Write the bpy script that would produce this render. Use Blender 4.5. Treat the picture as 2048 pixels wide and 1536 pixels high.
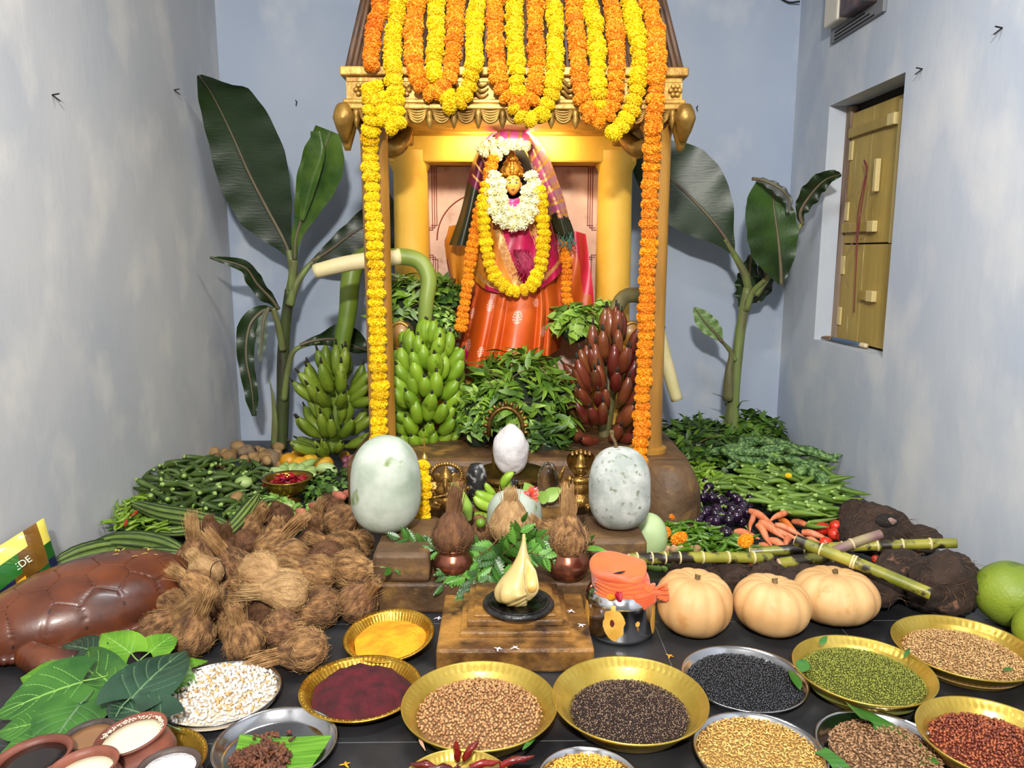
import bpy, bmesh, math, random
import numpy as np
from mathutils import Vector, Matrix, Quaternion, noise
R=math.radians; PI=math.pi
for o in list(bpy.data.objects): bpy.data.objects.remove(o)
SC=bpy.context.scene; COL=SC.collection
# ---------------------------------------------------------------- camera
F=1540.0; CAMZ=1.2; PITCH=R(9.7); YAW=0.0143
cd=bpy.data.cameras.new('camera'); cam=bpy.data.objects.new('camera',cd); COL.objects.link(cam)
cd.sensor_width=36; cd.lens=36*F/2048; cd.clip_start=.02
cam.location=(0,0,CAMZ); cam.rotation_euler=(R(90)-PITCH,0,-YAW); SC.camera=cam
# ---------------------------------------------------------------- light
SC.view_settings.view_transform='Standard'; SC.view_settings.look='None'; SC.view_settings.gamma=1
SC.view_settings.use_curve_mapping=False; SC.view_settings.exposure=-0.22
w=bpy.data.worlds.new('world'); SC.world=w; w.use_nodes=True
w.node_tree.nodes['Background'].inputs[0].default_value=(1,.985,.96,1)
w.node_tree.nodes['Background'].inputs[1].default_value=.36
def lamp(name,kind,loc,energy,col,aim=None,**k):
    d=bpy.data.lights.new(name,kind); d.energy=energy; d.color=col
    for a,b in k.items(): setattr(d,a,b)
    o=bpy.data.objects.new(name,d); COL.objects.link(o); o.location=loc
    if aim: o.rotation_euler=(Vector(aim)-Vector(loc)).to_track_quat('-Z','Y').to_euler()
    return o
lamp('flood_lamp','AREA',(-.1,-1.1,2.72),262,(1,.955,.89),aim=(.05,3.0,.5),shape='RECTANGLE',size=.30,size_y=.15)
lamp('tube_lamp','AREA',(.1,2.2,2.88),52,(.96,.98,1),aim=(.1,2.35,0),shape='RECTANGLE',size=1.2,size_y=.12)
lamp('shrine_lamp','AREA',(.05,3.62,1.772),5,(1,.86,.62),aim=(.05,4.0,1.2),shape='DISK',size=.10)  # extra front lamp, added so light reaches the goddess's face
lamp('shrine_lamp','AREA',(.05,3.98,1.775),7,(1,.82,.45),aim=(.05,4.25,1.62),shape='RECTANGLE',size=.5,size_y=.04)
# ---------------------------------------------------------------- pixel -> place
def ray(px,py):
    x=(px-1024)/F; y=(768-py)/F; c,s=math.cos(PITCH),math.sin(PITCH)
    v=(x,c+s*y,-s+c*y); cy,sy=math.cos(YAW),math.sin(YAW)
    return Vector((v[0]*cy+v[1]*sy,-v[0]*sy+v[1]*cy,v[2]))
def pt(px,py,Y): r=ray(px,py); return Vector((0,0,CAMZ))+r*(Y/r.y)
def pz(px,py,z=0): r=ray(px,py); return Vector((0,0,CAMZ))+r*((z-CAMZ)/r.z)
def pX(px,py,X): r=ray(px,py); return Vector((0,0,CAMZ))+r*(X/r.x)
def m_px(n,Y): return n*Y/F*1.0      # size in metres of n pixels at depth Y
# ---------------------------------------------------------------- mesh tools
def gridf(nu,nv,wu=False,wv=False):
    i,j=np.meshgrid(np.arange(nu if wu else nu-1),np.arange(nv if wv else nv-1),indexing='ij')
    i=i.ravel();j=j.ravel();i2=(i+1)%nu;j2=(j+1)%nv
    return np.stack([i*nv+j,i2*nv+j,i2*nv+j2,i*nv+j2],1)
def T(loc=(0,0,0),rot=(0,0,0),s=(1,1,1)):
    if not hasattr(s,'__len__'): s=(s,s,s)
    e=rot if isinstance(rot,Quaternion) else Matrix.Rotation(rot[2],3,'Z')@Matrix.Rotation(rot[1],3,'Y')@Matrix.Rotation(rot[0],3,'X')
    M=(e.to_matrix() if isinstance(e,Quaternion) else e).to_4x4()@Matrix.Diagonal((*s,1)); M.translation=Vector(loc); return M
class MB:
    def __init__(s): s.v=[];s.f=[];s.n=0
    def add(s,sh,M=None,mi=0):
        v,fs=sh; v=np.asarray(v,float).reshape(-1,3)
        if M is not None: A=np.array(M); v=v@A[:3,:3].T+A[:3,3]
        for f in fs:
            f=np.asarray(f)
            if len(f): s.f.append((f+s.n, mi if hasattr(mi,'__len__') else np.full(len(f),mi)))
        s.v.append(v); s.n+=len(v); return s
    def many(s,sh,Ms,mi=0):
        v,fs=sh; v=np.asarray(v,float); A=np.array([np.array(m) for m in Ms]); N=len(A); n=len(v)
        vv=np.einsum('kij,nj->kni',A[:,:3,:3],v)+A[:,None,:3,3]
        for f in fs:
            g=(np.asarray(f)[None]+(np.arange(N)*n)[:,None,None]).reshape(-1,np.asarray(f).shape[1])
            s.f.append((g+s.n,np.full(len(g),mi)))
        s.v.append(vv.reshape(-1,3)); s.n+=n*N; return s
    def mesh(s,name,mats,smooth=True):
        me=bpy.data.meshes.new(name); v=np.concatenate(s.v)
        me.vertices.add(len(v)); me.vertices.foreach_set('co',v.ravel().astype('f'))
        loops=np.concatenate([f.ravel() for f,_ in s.f]); sizes=np.concatenate([np.full(len(f),f.shape[1]) for f,_ in s.f])
        mi=np.concatenate([m for _,m in s.f])
        me.loops.add(len(loops)); me.loops.foreach_set('vertex_index',loops.astype('i'))
        me.polygons.add(len(sizes)); me.polygons.foreach_set('loop_start',(np.cumsum(sizes)-sizes).astype('i'))
        me.polygons.foreach_set('material_index',mi.astype('i'))
        me.polygons.foreach_set('use_smooth',np.full(len(sizes),bool(smooth)))
        for m in (mats if isinstance(mats,(list,tuple)) else [mats]): me.materials.append(m)
        me.update(calc_edges=True); me.validate(); return me
    def build(s,name,mats,parent=None,smooth=True,loc=None,sharp=None):
        o=bpy.data.objects.new(name,s.mesh(name,mats,smooth)); COL.objects.link(o)
        if sharp: o.data.set_sharp_from_angle(angle=R(sharp))
        if parent: o.parent=parent
        if loc is not None: o.location=loc
        return o
def tag(o,label=None,cat=None,group=None,kind=None):
    if label: o['label']=label
    if cat: o['category']=cat
    if group: o['group']=group
    if kind: o['kind']=kind
    return o
def empty(name,loc,label,cat,group=None,rot=(0,0,0)):
    o=bpy.data.objects.new(name,None); COL.objects.link(o); o.location=loc; o.rotation_euler=rot; o.empty_display_size=.05
    return tag(o,label,cat,group)
def dup(o,loc=None,rot=None,s=None,label=None,group=None,parent=None):
    c=o.copy(); COL.objects.link(c)
    if parent: c.parent=parent
    if loc is not None: c.location=loc
    if rot is not None:
        if isinstance(rot,Quaternion): c.rotation_mode='QUATERNION'; c.rotation_quaternion=rot
        else: c.rotation_mode='XYZ'; c.rotation_euler=rot
    if s is not None: c.scale=(s,s,s) if not hasattr(s,'__len__') else s
    if label: c['label']=label
    if group: c['group']=group
    for ch in o.children: 
        d=ch.copy(); COL.objects.link(d); d.parent=c
        for g in ch.children: e=g.copy(); COL.objects.link(e); e.parent=d
    return c
def lathe(prof,n=32,mod=None):
    prof=np.array(prof,float); a=np.arange(n)/n*2*PI
    r=np.maximum(prof[:,0],1e-4)[:,None]*np.ones(n); z=prof[:,1][:,None]*np.ones(n)
    if mod is not None: r,z=mod(r,z,a[None,:]*np.ones_like(r))
    v=np.stack([r*np.cos(a),r*np.sin(a),z],-1).reshape(-1,3)
    return v,[gridf(len(prof),n,wv=True)[:,::-1]]
def smooth_path(pts,n):
    p=np.array([list(q) for q in pts],float)
    if len(p)<3: t=np.linspace(0,1,n)[:,None]; return p[0]*(1-t)+p[-1]*t
    d=np.r_[0,np.cumsum(np.linalg.norm(np.diff(p[:,:3],axis=0),axis=1)+1e-9)]; d/=d[-1]
    m=np.zeros_like(p); m[1:-1]=(p[2:]-p[:-2])/(d[2:]-d[:-2])[:,None]; m[0]=(p[1]-p[0])/(d[1]-d[0]); m[-1]=(p[-1]-p[-2])/(d[-1]-d[-2])
    t=np.linspace(0,1,n); k=np.clip(np.searchsorted(d,t,side='right')-1,0,len(p)-2); h=(d[k+1]-d[k]); u=((t-d[k])/h)[:,None]; h=h[:,None]
    return (2*u**3-3*u**2+1)*p[k]+(u**3-2*u**2+u)*h*m[k]+(-2*u**3+3*u**2)*p[k+1]+(u**3-u**2)*h*m[k+1]
def interp(vals,n): 
    vals=np.array(vals,float); return np.interp(np.linspace(0,1,n),np.linspace(0,1,len(vals)),vals)
def frames(p,up=None):
    t=np.gradient(p,axis=0); t/=np.linalg.norm(t,axis=1)[:,None]+1e-12
    nrm=np.array(up,float) if up is not None else (np.array([0,0,1.]) if abs(t[0][2])<.9 else np.array([0,1.,0]))
    N=[];B=[]
    for k in range(len(p)):
        b=np.cross(t[k],nrm); b/=np.linalg.norm(b)+1e-12; nn=np.cross(b,t[k]); N.append(nn);B.append(b)
        if up is None: nrm=nn
    return t,np.array(N),np.array(B)
def tube(pts,rad,n=8,m=None,raw=False,flat=1.0,mod=None,up=None):
    p=np.array([list(q) for q in pts],float) if raw else smooth_path(pts,m or max(4,len(pts)*4)); k=len(p)
    r=interp(rad,k) if hasattr(rad,'__len__') else np.full(k,rad)
    p=np.r_[p[:1],p,p[-1:]]; r=np.r_[1e-4,r,1e-4]
    q=p.copy(); q[0]=p[1]-(p[2]-p[1])*.01; q[-1]=p[-2]+(p[-2]-p[-3])*.01
    t,N,B=frames(q,up); a=np.arange(n)/n*2*PI
    rr=r[:,None]*np.ones(n)
    if mod is not None: rr=mod(rr,a[None,:],np.linspace(0,1,len(r))[:,None])
    v=p[:,None,:]+rr[...,None]*(np.cos(a)[None,:,None]*B[:,None,:]+flat*np.sin(a)[None,:,None]*N[:,None,:])
    return v.reshape(-1,3),[gridf(len(p),n,wv=True)]
def box(sx,sy,sz,bev=0,seg=2):
    bm=bmesh.new(); bmesh.ops.create_cube(bm,size=1,matrix=Matrix.Diagonal((sx,sy,sz,1)))
    if bev: bmesh.ops.bevel(bm,geom=bm.edges[:],offset=bev,segments=seg,profile=.5,affect='EDGES')
    v=np.array([x.co[:] for x in bm.verts]); 
    d={}
    for f in bm.faces: d.setdefault(len(f.verts),[]).append([q.index for q in f.verts])
    bm.free(); return v,[np.array(x) for x in d.values()]
def boxb(x0,x1,y0,y1,z0,z1,bev=0): 
    v,f=box(x1-x0,y1-y0,z1-z0,bev); return v+np.array([(x0+x1)/2,(y0+y1)/2,(z0+z1)/2]),f
def ball(rx=1,ry=None,rz=None,n=20,m=12):
    ry=rx if ry is None else ry; rz=rx if rz is None else rz
    th=np.linspace(1e-3,PI-1e-3,m); a=np.arange(n)/n*2*PI
    v=np.stack([np.outer(np.sin(th),np.cos(a))*rx,np.outer(np.sin(th),np.sin(a))*ry,np.outer(np.cos(th),np.ones(n))*rz],-1)
    return v.reshape(-1,3),[gridf(m,n,wv=True)]
def disp(sh,amp,scale,seed=0,octs=3):
    v,f=sh; v=np.array(v,float); c=v.mean(0)
    for i in range(len(v)):
        q=Vector(v[i])*scale+Vector((seed*7.1,seed*3.3,seed*1.7)); d=Vector(v[i]-c); 
        if d.length>1e-6: v[i]+=np.array(d.normalized())*(noise.fractal(q,1.0,2.0,octs)*amp)
    return v,f
def blade(path,wl,wr,up,nu=30,nv=8,fold=.0,wave=.0,wf=6,curl=0.0,seed=0):
    p=smooth_path(path,nu); t,N,B=frames(p,up); wl=interp(wl,nu); wr=interp(wr,nu)
    s=np.linspace(-1,1,2*nv+1); v=[]
    for k in range(nu):
        for q in s:
            w=(wl if q<0 else wr)[k]*q
            h=fold*abs(w)+curl*w*w+wave*math.sin(k/nu*wf*2*PI+(2 if q<0 else 0)+seed)*abs(q)**2*(min(1,wl[k]*20))
            v.append(p[k]-B[k]*w*-1+N[k]*h)
    return np.array(v),[gridf(nu,2*nv+1)]
def leaf(L=1,W=.4,n=6,curl=.15,fold=.12,tip=1.2,droop=.2):
    v=[]
    for i in range(n):
        t=i/(n-1); w=W*.5*math.sin(PI*min(1,t**.8))**.9*(1-.15*t) if 0<t<1 else .001
        for s in (-1,0,1): v.append((L*t*(1-.1*droop*t),s*w,abs(s)*w*fold*2-droop*L*t*t+curl*0))
    return np.array(v),[gridf(n,3)]
def qz(d,roll=0): 
    q=Vector(d).to_track_quat('Z','Y'); return q@Quaternion((0,0,1),roll)
def qx(d,roll=0):
    q=Vector(d).to_track_quat('X','Z'); return q@Quaternion((1,0,0),roll)
rnd=random.Random(5)
def inpoly(x,y,poly):
    c=False; j=len(poly)-1
    for i in range(len(poly)):
        a,b=poly[i],poly[j]
        if (a[1]>y)!=(b[1]>y) and x<(b[0]-a[0])*(y-a[1])/(b[1]-a[1])+a[0]: c=not c
        j=i
    return c
def scat(poly,n,mind,rg):
    """n spots of an outline on the floor plan, kept mind apart"""
    xs=[p[0] for p in poly]; ys=[p[1] for p in poly]; out=[]; tries=0
    while len(out)<n and tries<n*60:
        tries+=1; x=rg.uniform(min(xs),max(xs)); y=rg.uniform(min(ys),max(ys))
        if not inpoly(x,y,poly): continue
        if all((x-a)**2+(y-b)**2>mind*mind for a,b in out[-400:]): out.append((x,y))
    return out
def ground(poly,z): return [tuple(pz(a,b,z))[:2] for a,b in poly]
# ---------------------------------------------------------------- materials
def mat(name,c1,c2=None,rough=.5,metal=0,scale=8,stretch=(1,1,1),ramp=(.38,.62),bump=0,bscale=None,rv=0,hv=0,tex='noise',
        sss=0,coat=0,trans=0,ior=None,spec=None,c3=None,c3s=30,c3r=(.6,.66),bstretch=None,detail=6,emit=0,sheen=0,dist=0,rotx=None,coords='Object'):
    m=bpy.data.materials.new(name); m.use_nodes=True; nt=m.node_tree; N=nt.nodes; L=nt.links; b=N['Principled BSDF']
    tc=N.new('ShaderNodeTexCoord'); oi=N.new('ShaderNodeObjectInfo')
    def mp(st):
        k=N.new('ShaderNodeMapping'); L.new(tc.outputs[coords],k.inputs[0]); k.inputs['Scale'].default_value=st
        if rotx: k.inputs['Rotation'].default_value=rotx
        ad=N.new('ShaderNodeVectorMath'); ad.operation='ADD'; L.new(k.outputs[0],ad.inputs[0]); 
        sc=N.new('ShaderNodeVectorMath'); sc.operation='SCALE'; sc.inputs[3].default_value=17.0
        cb=N.new('ShaderNodeCombineXYZ')
        for q in range(3): L.new(oi.outputs['Random'],cb.inputs[q])
        L.new(cb.outputs[0],sc.inputs[0]); L.new(sc.outputs[0],ad.inputs[1]); return ad.outputs[0]
    def tx(kind,sc,st):
        if kind=='voronoi': k=N.new('ShaderNodeTexVoronoi'); k.inputs['Scale'].default_value=sc; o=k.outputs['Distance']
        elif kind=='edge': k=N.new('ShaderNodeTexVoronoi'); k.feature='DISTANCE_TO_EDGE'; k.inputs['Scale'].default_value=sc; o=k.outputs['Distance']
        elif kind=='wave': k=N.new('ShaderNodeTexWave'); k.inputs['Scale'].default_value=sc; k.inputs['Distortion'].default_value=dist; k.inputs['Detail'].default_value=3; o=k.outputs['Fac']
        else: k=N.new('ShaderNodeTexNoise'); k.inputs['Scale'].default_value=sc; k.inputs['Detail'].default_value=detail; k.inputs['Distortion'].default_value=dist; o=k.outputs['Fac']
        L.new(mp(st),k.inputs['Vector']); return o
    def rgb(c): return (*[x for x in c],1)
    out=None
    if c2:
        r=N.new('ShaderNodeValToRGB'); r.color_ramp.elements[0].position=ramp[0]; r.color_ramp.elements[1].position=ramp[1]
        r.color_ramp.elements[0].color=rgb(c1); r.color_ramp.elements[1].color=rgb(c2); L.new(tx(tex,scale,stretch),r.inputs[0]); out=r.outputs[0]
    if c3:
        r=N.new('ShaderNodeValToRGB'); r.color_ramp.elements[0].position=c3r[0]; r.color_ramp.elements[1].position=c3r[1]; L.new(tx('noise',c3s,stretch),r.inputs[0])
        mx=N.new('ShaderNodeMix'); mx.data_type='RGBA'; L.new(r.outputs[0],mx.inputs[0])
        if out: L.new(out,mx.inputs[6])
        else: mx.inputs[6].default_value=rgb(c1)
        mx.inputs[7].default_value=rgb(c3); out=mx.outputs[2]
    if rv or hv:
        h=N.new('ShaderNodeHueSaturation')
        if out: L.new(out,h.inputs['Color'])
        else: h.inputs['Color'].default_value=rgb(c1)
        for a,k,i in ((rv,1,'Value'),(hv,.5,'Hue')):
            if a:
                mr=N.new('ShaderNodeMapRange'); L.new(oi.outputs['Random'],mr.inputs[0]); mr.inputs[3].default_value=k-a; mr.inputs[4].default_value=k+a; L.new(mr.outputs[0],h.inputs[i])
        out=h.outputs[0]
    if out: L.new(out,b.inputs['Base Color'])
    else: b.inputs['Base Color'].default_value=rgb(c1)
    b.inputs['Roughness'].default_value=rough; b.inputs['Metallic'].default_value=metal
    if sss: b.inputs['Subsurface Weight'].default_value=sss; b.inputs['Subsurface Radius'].default_value=(.01,.008,.005)
    if coat: b.inputs['Coat Weight'].default_value=coat; b.inputs['Coat Roughness'].default_value=.15
    if trans: b.inputs['Transmission Weight'].default_value=trans
    if ior: b.inputs['IOR'].default_value=ior
    if sheen: b.inputs['Sheen Weight'].default_value=sheen
    if spec is not None: b.inputs['Specular IOR Level'].default_value=spec
    if emit: b.inputs['Emission Color'].default_value=rgb(c1); b.inputs['Emission Strength'].default_value=emit
    if bump:
        bp=N.new('ShaderNodeBump'); bp.inputs['Strength'].default_value=bump; bp.inputs['Distance'].default_value=.01
        L.new(tx('noise' if tex in('noise',) else tex,bscale or scale*3,bstretch or stretch),bp.inputs['Height']); L.new(bp.outputs[0],b.inputs['Normal'])
    return m
def srgb(r,g,b): return tuple(((x/255)/12.92 if x/255<=.04045 else ((x/255+.055)/1.055)**2.4) for x in (r,g,b))
S=srgb
# ================================================================ the room
XL,XR,YB,ZC=-1.68,1.79,4.87,3.0
wall_m=mat('plaster_blue',S(172,184,202),S(194,201,210),rough=.8,scale=1.6,stretch=(1,1,.7),ramp=(.3,.7),c3=S(210,213,216),c3s=3.4,c3r=(.48,.75),bump=.16,bscale=22,bstretch=(1,1,.5),coords='Object')
wallb_m=mat('plaster_blue_back',S(158,173,196),S(178,189,206),rough=.8,scale=1.5,stretch=(1,1,.7),ramp=(.3,.7),c3=S(200,205,212),c3s=3.5,c3r=(.55,.8),bump=.14,bscale=22,bstretch=(.5,1,1))
wg_m=mat('plaster_grey',S(176,181,188),S(196,197,198),rough=.8,scale=1.7,stretch=(1,1,.7),ramp=(.3,.7),c3=S(210,209,206),c3s=4,c3r=(.5,.75),bump=.16,bscale=22,bstretch=(1,1,.5))
ceil_m=mat('ceiling_white',S(200,203,205),rough=.8)
floor_m=mat('black_tile',(.012,.012,.014),(.035,.036,.04),rough=.38,scale=3,ramp=(.4,.8),c3=(.06,.06,.06),c3s=5,c3r=(.5,.9),bump=.08,bscale=40)
grout_m=mat('grout',(.10,.10,.105),rough=.8)
m=MB().add(boxb(XL-.2,XR+.2,-1.6,YB+.2,-.1,0))
for y in (.5,1.1,1.74,2.36,2.98,3.6,4.22): m.add(boxb(XL,XR,y-.0012,y+.0012,0,.0006),mi=1)
for x in (-1.3,-.7,-.1,.5,1.1): m.add(boxb(x-.0012,x+.0012,-1.6,YB,0,.0006),mi=1)
tag(m.build('floor',[floor_m,grout_m],smooth=False),kind='structure')
tag(MB().add(boxb(XL-.2,XR+.2,-1.6,YB+.2,ZC,ZC+.1)).build('ceiling',ceil_m,smooth=False),kind='structure')
tag(MB().add(boxb(XL-.2,XL,-1.6,YB,0,ZC)).build('wall_left',wg_m,smooth=False),kind='structure')
tag(MB().add(boxb(XL-.2,XR+.2,YB,YB+.2,0,ZC)).build('wall_back',wallb_m,smooth=False),kind='structure')
WY0,WY1,WZ0,WZ1=3.56,4.36,.71,1.985
m=MB()
for a in ((-1.6,WY0,0,ZC),(WY1,YB,0,ZC),(WY0,WY1,0,WZ0),(WY0,WY1,WZ1,ZC)): m.add(boxb(XR,XR+.2,*a))
tag(m.build('wall_right',wall_m,smooth=False),kind='structure')
# back door-like shutter in the recess
och=mat('ochre_paint',S(150,128,62),S(186,160,84),rough=.6,scale=5,stretch=(1,1,.12),ramp=(.35,.7),c3=S(205,188,130),c3s=30,c3r=(.66,.74),bump=.3,bscale=30)
cream=mat('cream_wood',S(205,186,128),rough=.6,bump=.2,bscale=30)
dark=mat('dark_gap',(.01,.008,.006),rough=.9)
SX=XR+.105
win=empty('window_1',(SX,(WY0+WY1)/2,WZ0),None,None); win['kind']='structure'
def wch(name,sh,mt,z=None,parent=win,**k):
    o=MB().add(sh,T((-SX,-(WY0+WY1)/2,-WZ0))).build(name,mt,parent,smooth=False,**k); return o
YS1=4.30
def shutter(z0,z1):
    m=MB(); n=3; w=(YS1-WY0)/n
    for i in range(n): m.add(boxb(SX,SX+.025,WY0+i*w+.001,WY0+(i+1)*w-.001,z0,z1,.002))
    return m
zs=1.245
for z0,z1 in ((WZ0+.015,zs-.004),(zs+.004,WZ1-.05)):
    m=shutter(z0,z1); m2=MB(); 
    for v in m.v: v-=np.array([SX,(WY0+WY1)/2,WZ0])
    o=m.build('shutter_panel',och,win,smooth=False)
wch('shutter_backing',boxb(SX+.03,SX+.04,WY0,WY1,WZ0,WZ1),dark)
wch('shutter_strip',boxb(SX-.006,SX+.001,3.775,3.79,zs,WZ1-.07),cream)
for z,y0,y1 in ((1.83,3.80,4.29),(1.33,3.93,4.295),(.98,3.88,4.03)):
    b=wch('batten',boxb(SX-.022,SX,y0,y1,z-.025,z+.025,.004),och)
    wch('batten_end',boxb(SX-.028,SX-.001,y0-.01,y0+.06,z-.028,z+.028,.004),cream)
for z in (1.74,1.42,1.13,.85): wch('hinge',boxb(SX-.008,SX+.002,4.26,4.30,z-.05,z+.05,.003),cream)
wch('window_frame',boxb(SX-.01,SX+.03,4.302,4.36,WZ0,WZ1-.01,.002),mat('old_wood_red',S(88,58,48),S(150,130,110),rough=.7,scale=12,stretch=(1,1,.2)))
wch('handle_bar',boxb(SX-.03,SX-.005,3.925,3.955,1.50,1.66,.004),cream)
cord=mat('red_cord',S(120,52,50),rough=.8)
ribb=mat('pink_ribbon',S(160,110,105),rough=.8)
cm=MB().add(tube([pX(1728,320,SX-.03),pX(1733,345,SX-.035),pX(1722,420,SX-.03),pX(1715,480,SX-.03),pX(1712,540,SX-.03),pX(1708,625,SX-.03)],.0035,6,24))
cm.add(tube([pX(1728,320,SX-.03),pX(1735,335,SX-.04),pX(1727,370,SX-.04),pX(1716,430,SX-.03),pX(1713,520,SX-.03)],.003,6,24))
o=cm.build('cord',cord); tag(o,'dark red cord and faded pink ribbon hanging down the yellow window shutter','cord')
def ribbon(ps,w=.012): 
    p=smooth_path(ps,40); v=[]
    for k,q in enumerate(p):
        a=k*.35; d=np.array([math.cos(a)*.3,math.cos(a),math.sin(a)*.5])*w/2; v+= [q-d,q+d]
    return np.array(v),[gridf(40,2)]
rm=MB().add(ribbon([pX(1733,345,SX-.045),pX(1712,400,SX-.05),pX(1722,440,SX-.045),pX(1708,480,SX-.05),pX(1690,520,SX-.045),pX(1692,560,SX-.04),pX(1705,590,SX-.04)]))
rm.add(ribbon([pX(1731,350,SX-.045),pX(1745,370,SX-.05),pX(1728,420,SX-.045),pX(1733,470,SX-.05),pX(1700,490,SX-.045),pX(1688,540,SX-.04)],.009))
rm.build('ribbon',ribb,o)
# brush on the sill
b=pX(1655,686,XR+.04); z=WZ0
br=MB().add(tube([(XR+.05,4.22,z+.018),(XR+.06,4.05,z+.02),(XR+.07,3.93,z+.02)],[.018,.02,.014],8,10,flat=.6)).build('paint_brush',mat('blue_handle',S(70,95,130),rough=.5)); tag(br,'old paint brush with a worn blue handle lying on the window sill','brush')
MB().add(tube([(XR+.045,4.33,z+.014),(XR+.05,4.28,z+.018),(XR+.05,4.22,z+.018)],[.02,.026,.02],8,8,flat=.4)).build('bristles',mat('brown_bristle',S(95,70,45),S(150,120,90),rough=.9,scale=60),br)
tag(MB().add(tube([(XR+.07,3.93,z+.02),(XR+.075,3.88,z+.02)],[.013,.012],8)).build('handle_end',mat('bare_wood',S(214,196,160),rough=.7),br))
# meter box high on the right wall
mb=empty('meter_box',(XR,4.15,2.27),'grey electric meter board with a cream fuse box high on the right wall','meter')
a=pX(1655,60,XR); c=pX(1745,15,XR)
def mbx(n,y0,y1,z0,z1,d,mt,bev=.004):
    return MB().add(boxb(XR-d,XR,y0,y1,z0,z1,bev),T((-XR,-4.15,-2.27))).build(n,mt,mb,smooth=False)
grey=mat('board_grey',S(120,122,126),rough=.6)
mbx('board',3.78,4.36,2.30,2.75,.02,grey); mbx('fuse_box',4.16,4.33,2.37,2.62,.075,mat('cream_plastic',S(215,208,190),rough=.4),.012)
mbx('meter',3.84,4.1,2.36,2.7,.09,mat('dark_meter',S(50,45,48),S(110,75,70),rough=.4,scale=14),.01)
for i in range(3): mbx('warning_line',3.86+.05*i,4.3,2.305+.018*i,2.312+.018*i,.023,dark,0)
tag(MB().add(ball(.011,.011,.011,10,6),T((-.078,.11,.30))).build('indicator',mat('red_led',(.6,.02,.02),rough=.3),mb))
# nails and a wire
nm=mat('rusty_iron',S(40,36,36),rough=.6,metal=.6)
def nail(nm_,px,py,X=None,Y=None,lab=''):
    p=pX(px,py,X) if X else pt(px,py,Y); d=Vector((1,0,0)) if (X or 0)<0 else Vector((-1,0,0)) if X else Vector((0,-1,0))
    n=MB().add(tube([p,p+d*.03+Vector((0,-.005,.004))],.0028,6)).add(tube([p+d*.002,p+d*.028+Vector((0,0,-.022))],.0028,6)).build('nail',nm); tag(n,lab,'nail')
nail('nail',348,180,X=XL,lab='pair of bent nails high on the left wall')
nail('nail',104,190,X=XL,lab='small nail high at the left edge of the left wall')
nail('nail',594,204,Y=YB,lab='nail in the back wall above the left banana plant')
nail('nail',1393,215,Y=YB,lab='nail in the back wall right of the shrine')
nail('nail',1845,138,X=XR,lab='bent nails in the right wall above the yellow shutter')
nail('nail',2005,56,X=XR,lab='bent nails near the top right of the right wall')
tag(MB().add(tube([pt(1540,-20,YB-.02),pt(1575,4,YB-.02),pt(1600,3,YB-.05)],.005,6,16)).build('electric_cable',dark),'thin black cable in the top right corner of the room','cable')
# ================================================================ the shrine pavilion
gold=mat('old_gold',S(112,80,30),S(180,142,66),rough=.42,metal=.55,scale=9,ramp=(.3,.75),bump=.3,bscale=40)
goldL=mat('gold_leaf',S(146,106,40),S(196,152,72),rough=.4,metal=.4,scale=12,bump=.25,bscale=50)
brownr=mat('roof_brown',S(62,42,28),S(92,64,40),rough=.55,scale=6,stretch=(6,1,1),bump=.2)
postm=mat('post_ochre',S(150,104,34),S(180,130,50),rough=.4,scale=5,stretch=(2,2,.4),coat=.2)
yel=mat('yellow_paint',S(222,170,56),S(236,188,74),rough=.55,scale=4,bump=.2,bscale=20)
pink=mat('pink_panel',S(200,158,140),S(226,192,172),rough=.7,scale=7,ramp=(.3,.7),c3=S(180,130,110),c3s=16,c3r=(.58,.78),bump=.25,bscale=40)
mar=mat('maroon_line',S(136,58,44),rough=.7)
PB=Vector((.07,3.5,.28))
pav=empty('shrine_pavilion',PB,'gold and yellow canopied shrine with carved cornice and brown roof','shrine')
def pp(name,mb_,mt,smooth=True,parent=pav,sharp=None,off=PB):
    o=mb_.build(name,mt,parent,smooth=smooth,sharp=sharp)
    o.data.transform(Matrix.Translation(-off)); return o
PXL,PXR=-.553,.690
for x in (PXL,PXR):
    m=MB().add(lathe([(0,.28),(.085,.28),(.085,.30),(.066,.31),(.061,.36),(.059,1.0),(.060,1.7),(.066,1.72),(.08,1.74),(.08,1.8),(0,1.8)],28),T((x,3.51,0))); pp('post',m,postm,sharp=40)
RXL,RXR=pt(823,450,4.2).x,pt(1228,450,4.2).x
for x in (RXL,RXR):
    m=MB().add(lathe([(0,.28),(.13,.28),(.13,.33),(.10,.36),(.095,.6),(.093,1.2),(.09,1.62),(.11,1.66),(.11,1.72),(0,1.72)],28),T((x,4.2,0))); pp('rear_column',m,yel,sharp=40)
m=MB().add(boxb(RXL-.06,RXR+.06,4.33,4.37,.28,1.9)); pp('back_panel',m,yel,False)
a=pt(852,312,4.32); c=pt(1190,700,4.32)
m=MB().add(boxb(a.x,c.x,4.318,4.331,.5,a.z))
for s in (0,1):
    for k in range(3):
        d=.012*k+.03; h=.0022; x0=a.x+d if not s else c.x-d; sg=1 if not s else -1
        zt=a.z-d; zb=pt(870,460,4.32).z+.012*k; e=(x0+sg*.55)
        def ln(xa,xb,za,zb_): m.add(boxb(min(xa,xb)-h,max(xa,xb)+h,4.3155,4.319,min(za,zb_)-h,max(za,zb_)+h),mi=1)
        ln(x0,x0+sg*(.23-k*.01),zt,zt); ln(x0,x0,zt,zb); ln(x0,x0-sg*(.03+.0*k),zb,zb)
        z2=pt(870,510,4.32).z-.012*k; ln(x0,x0,z2,.6); ln(x0,x0-sg*.03,z2,z2)
cx,cz=pt(965,480,4.32).x,pt(965,480,4.32).z
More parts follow.
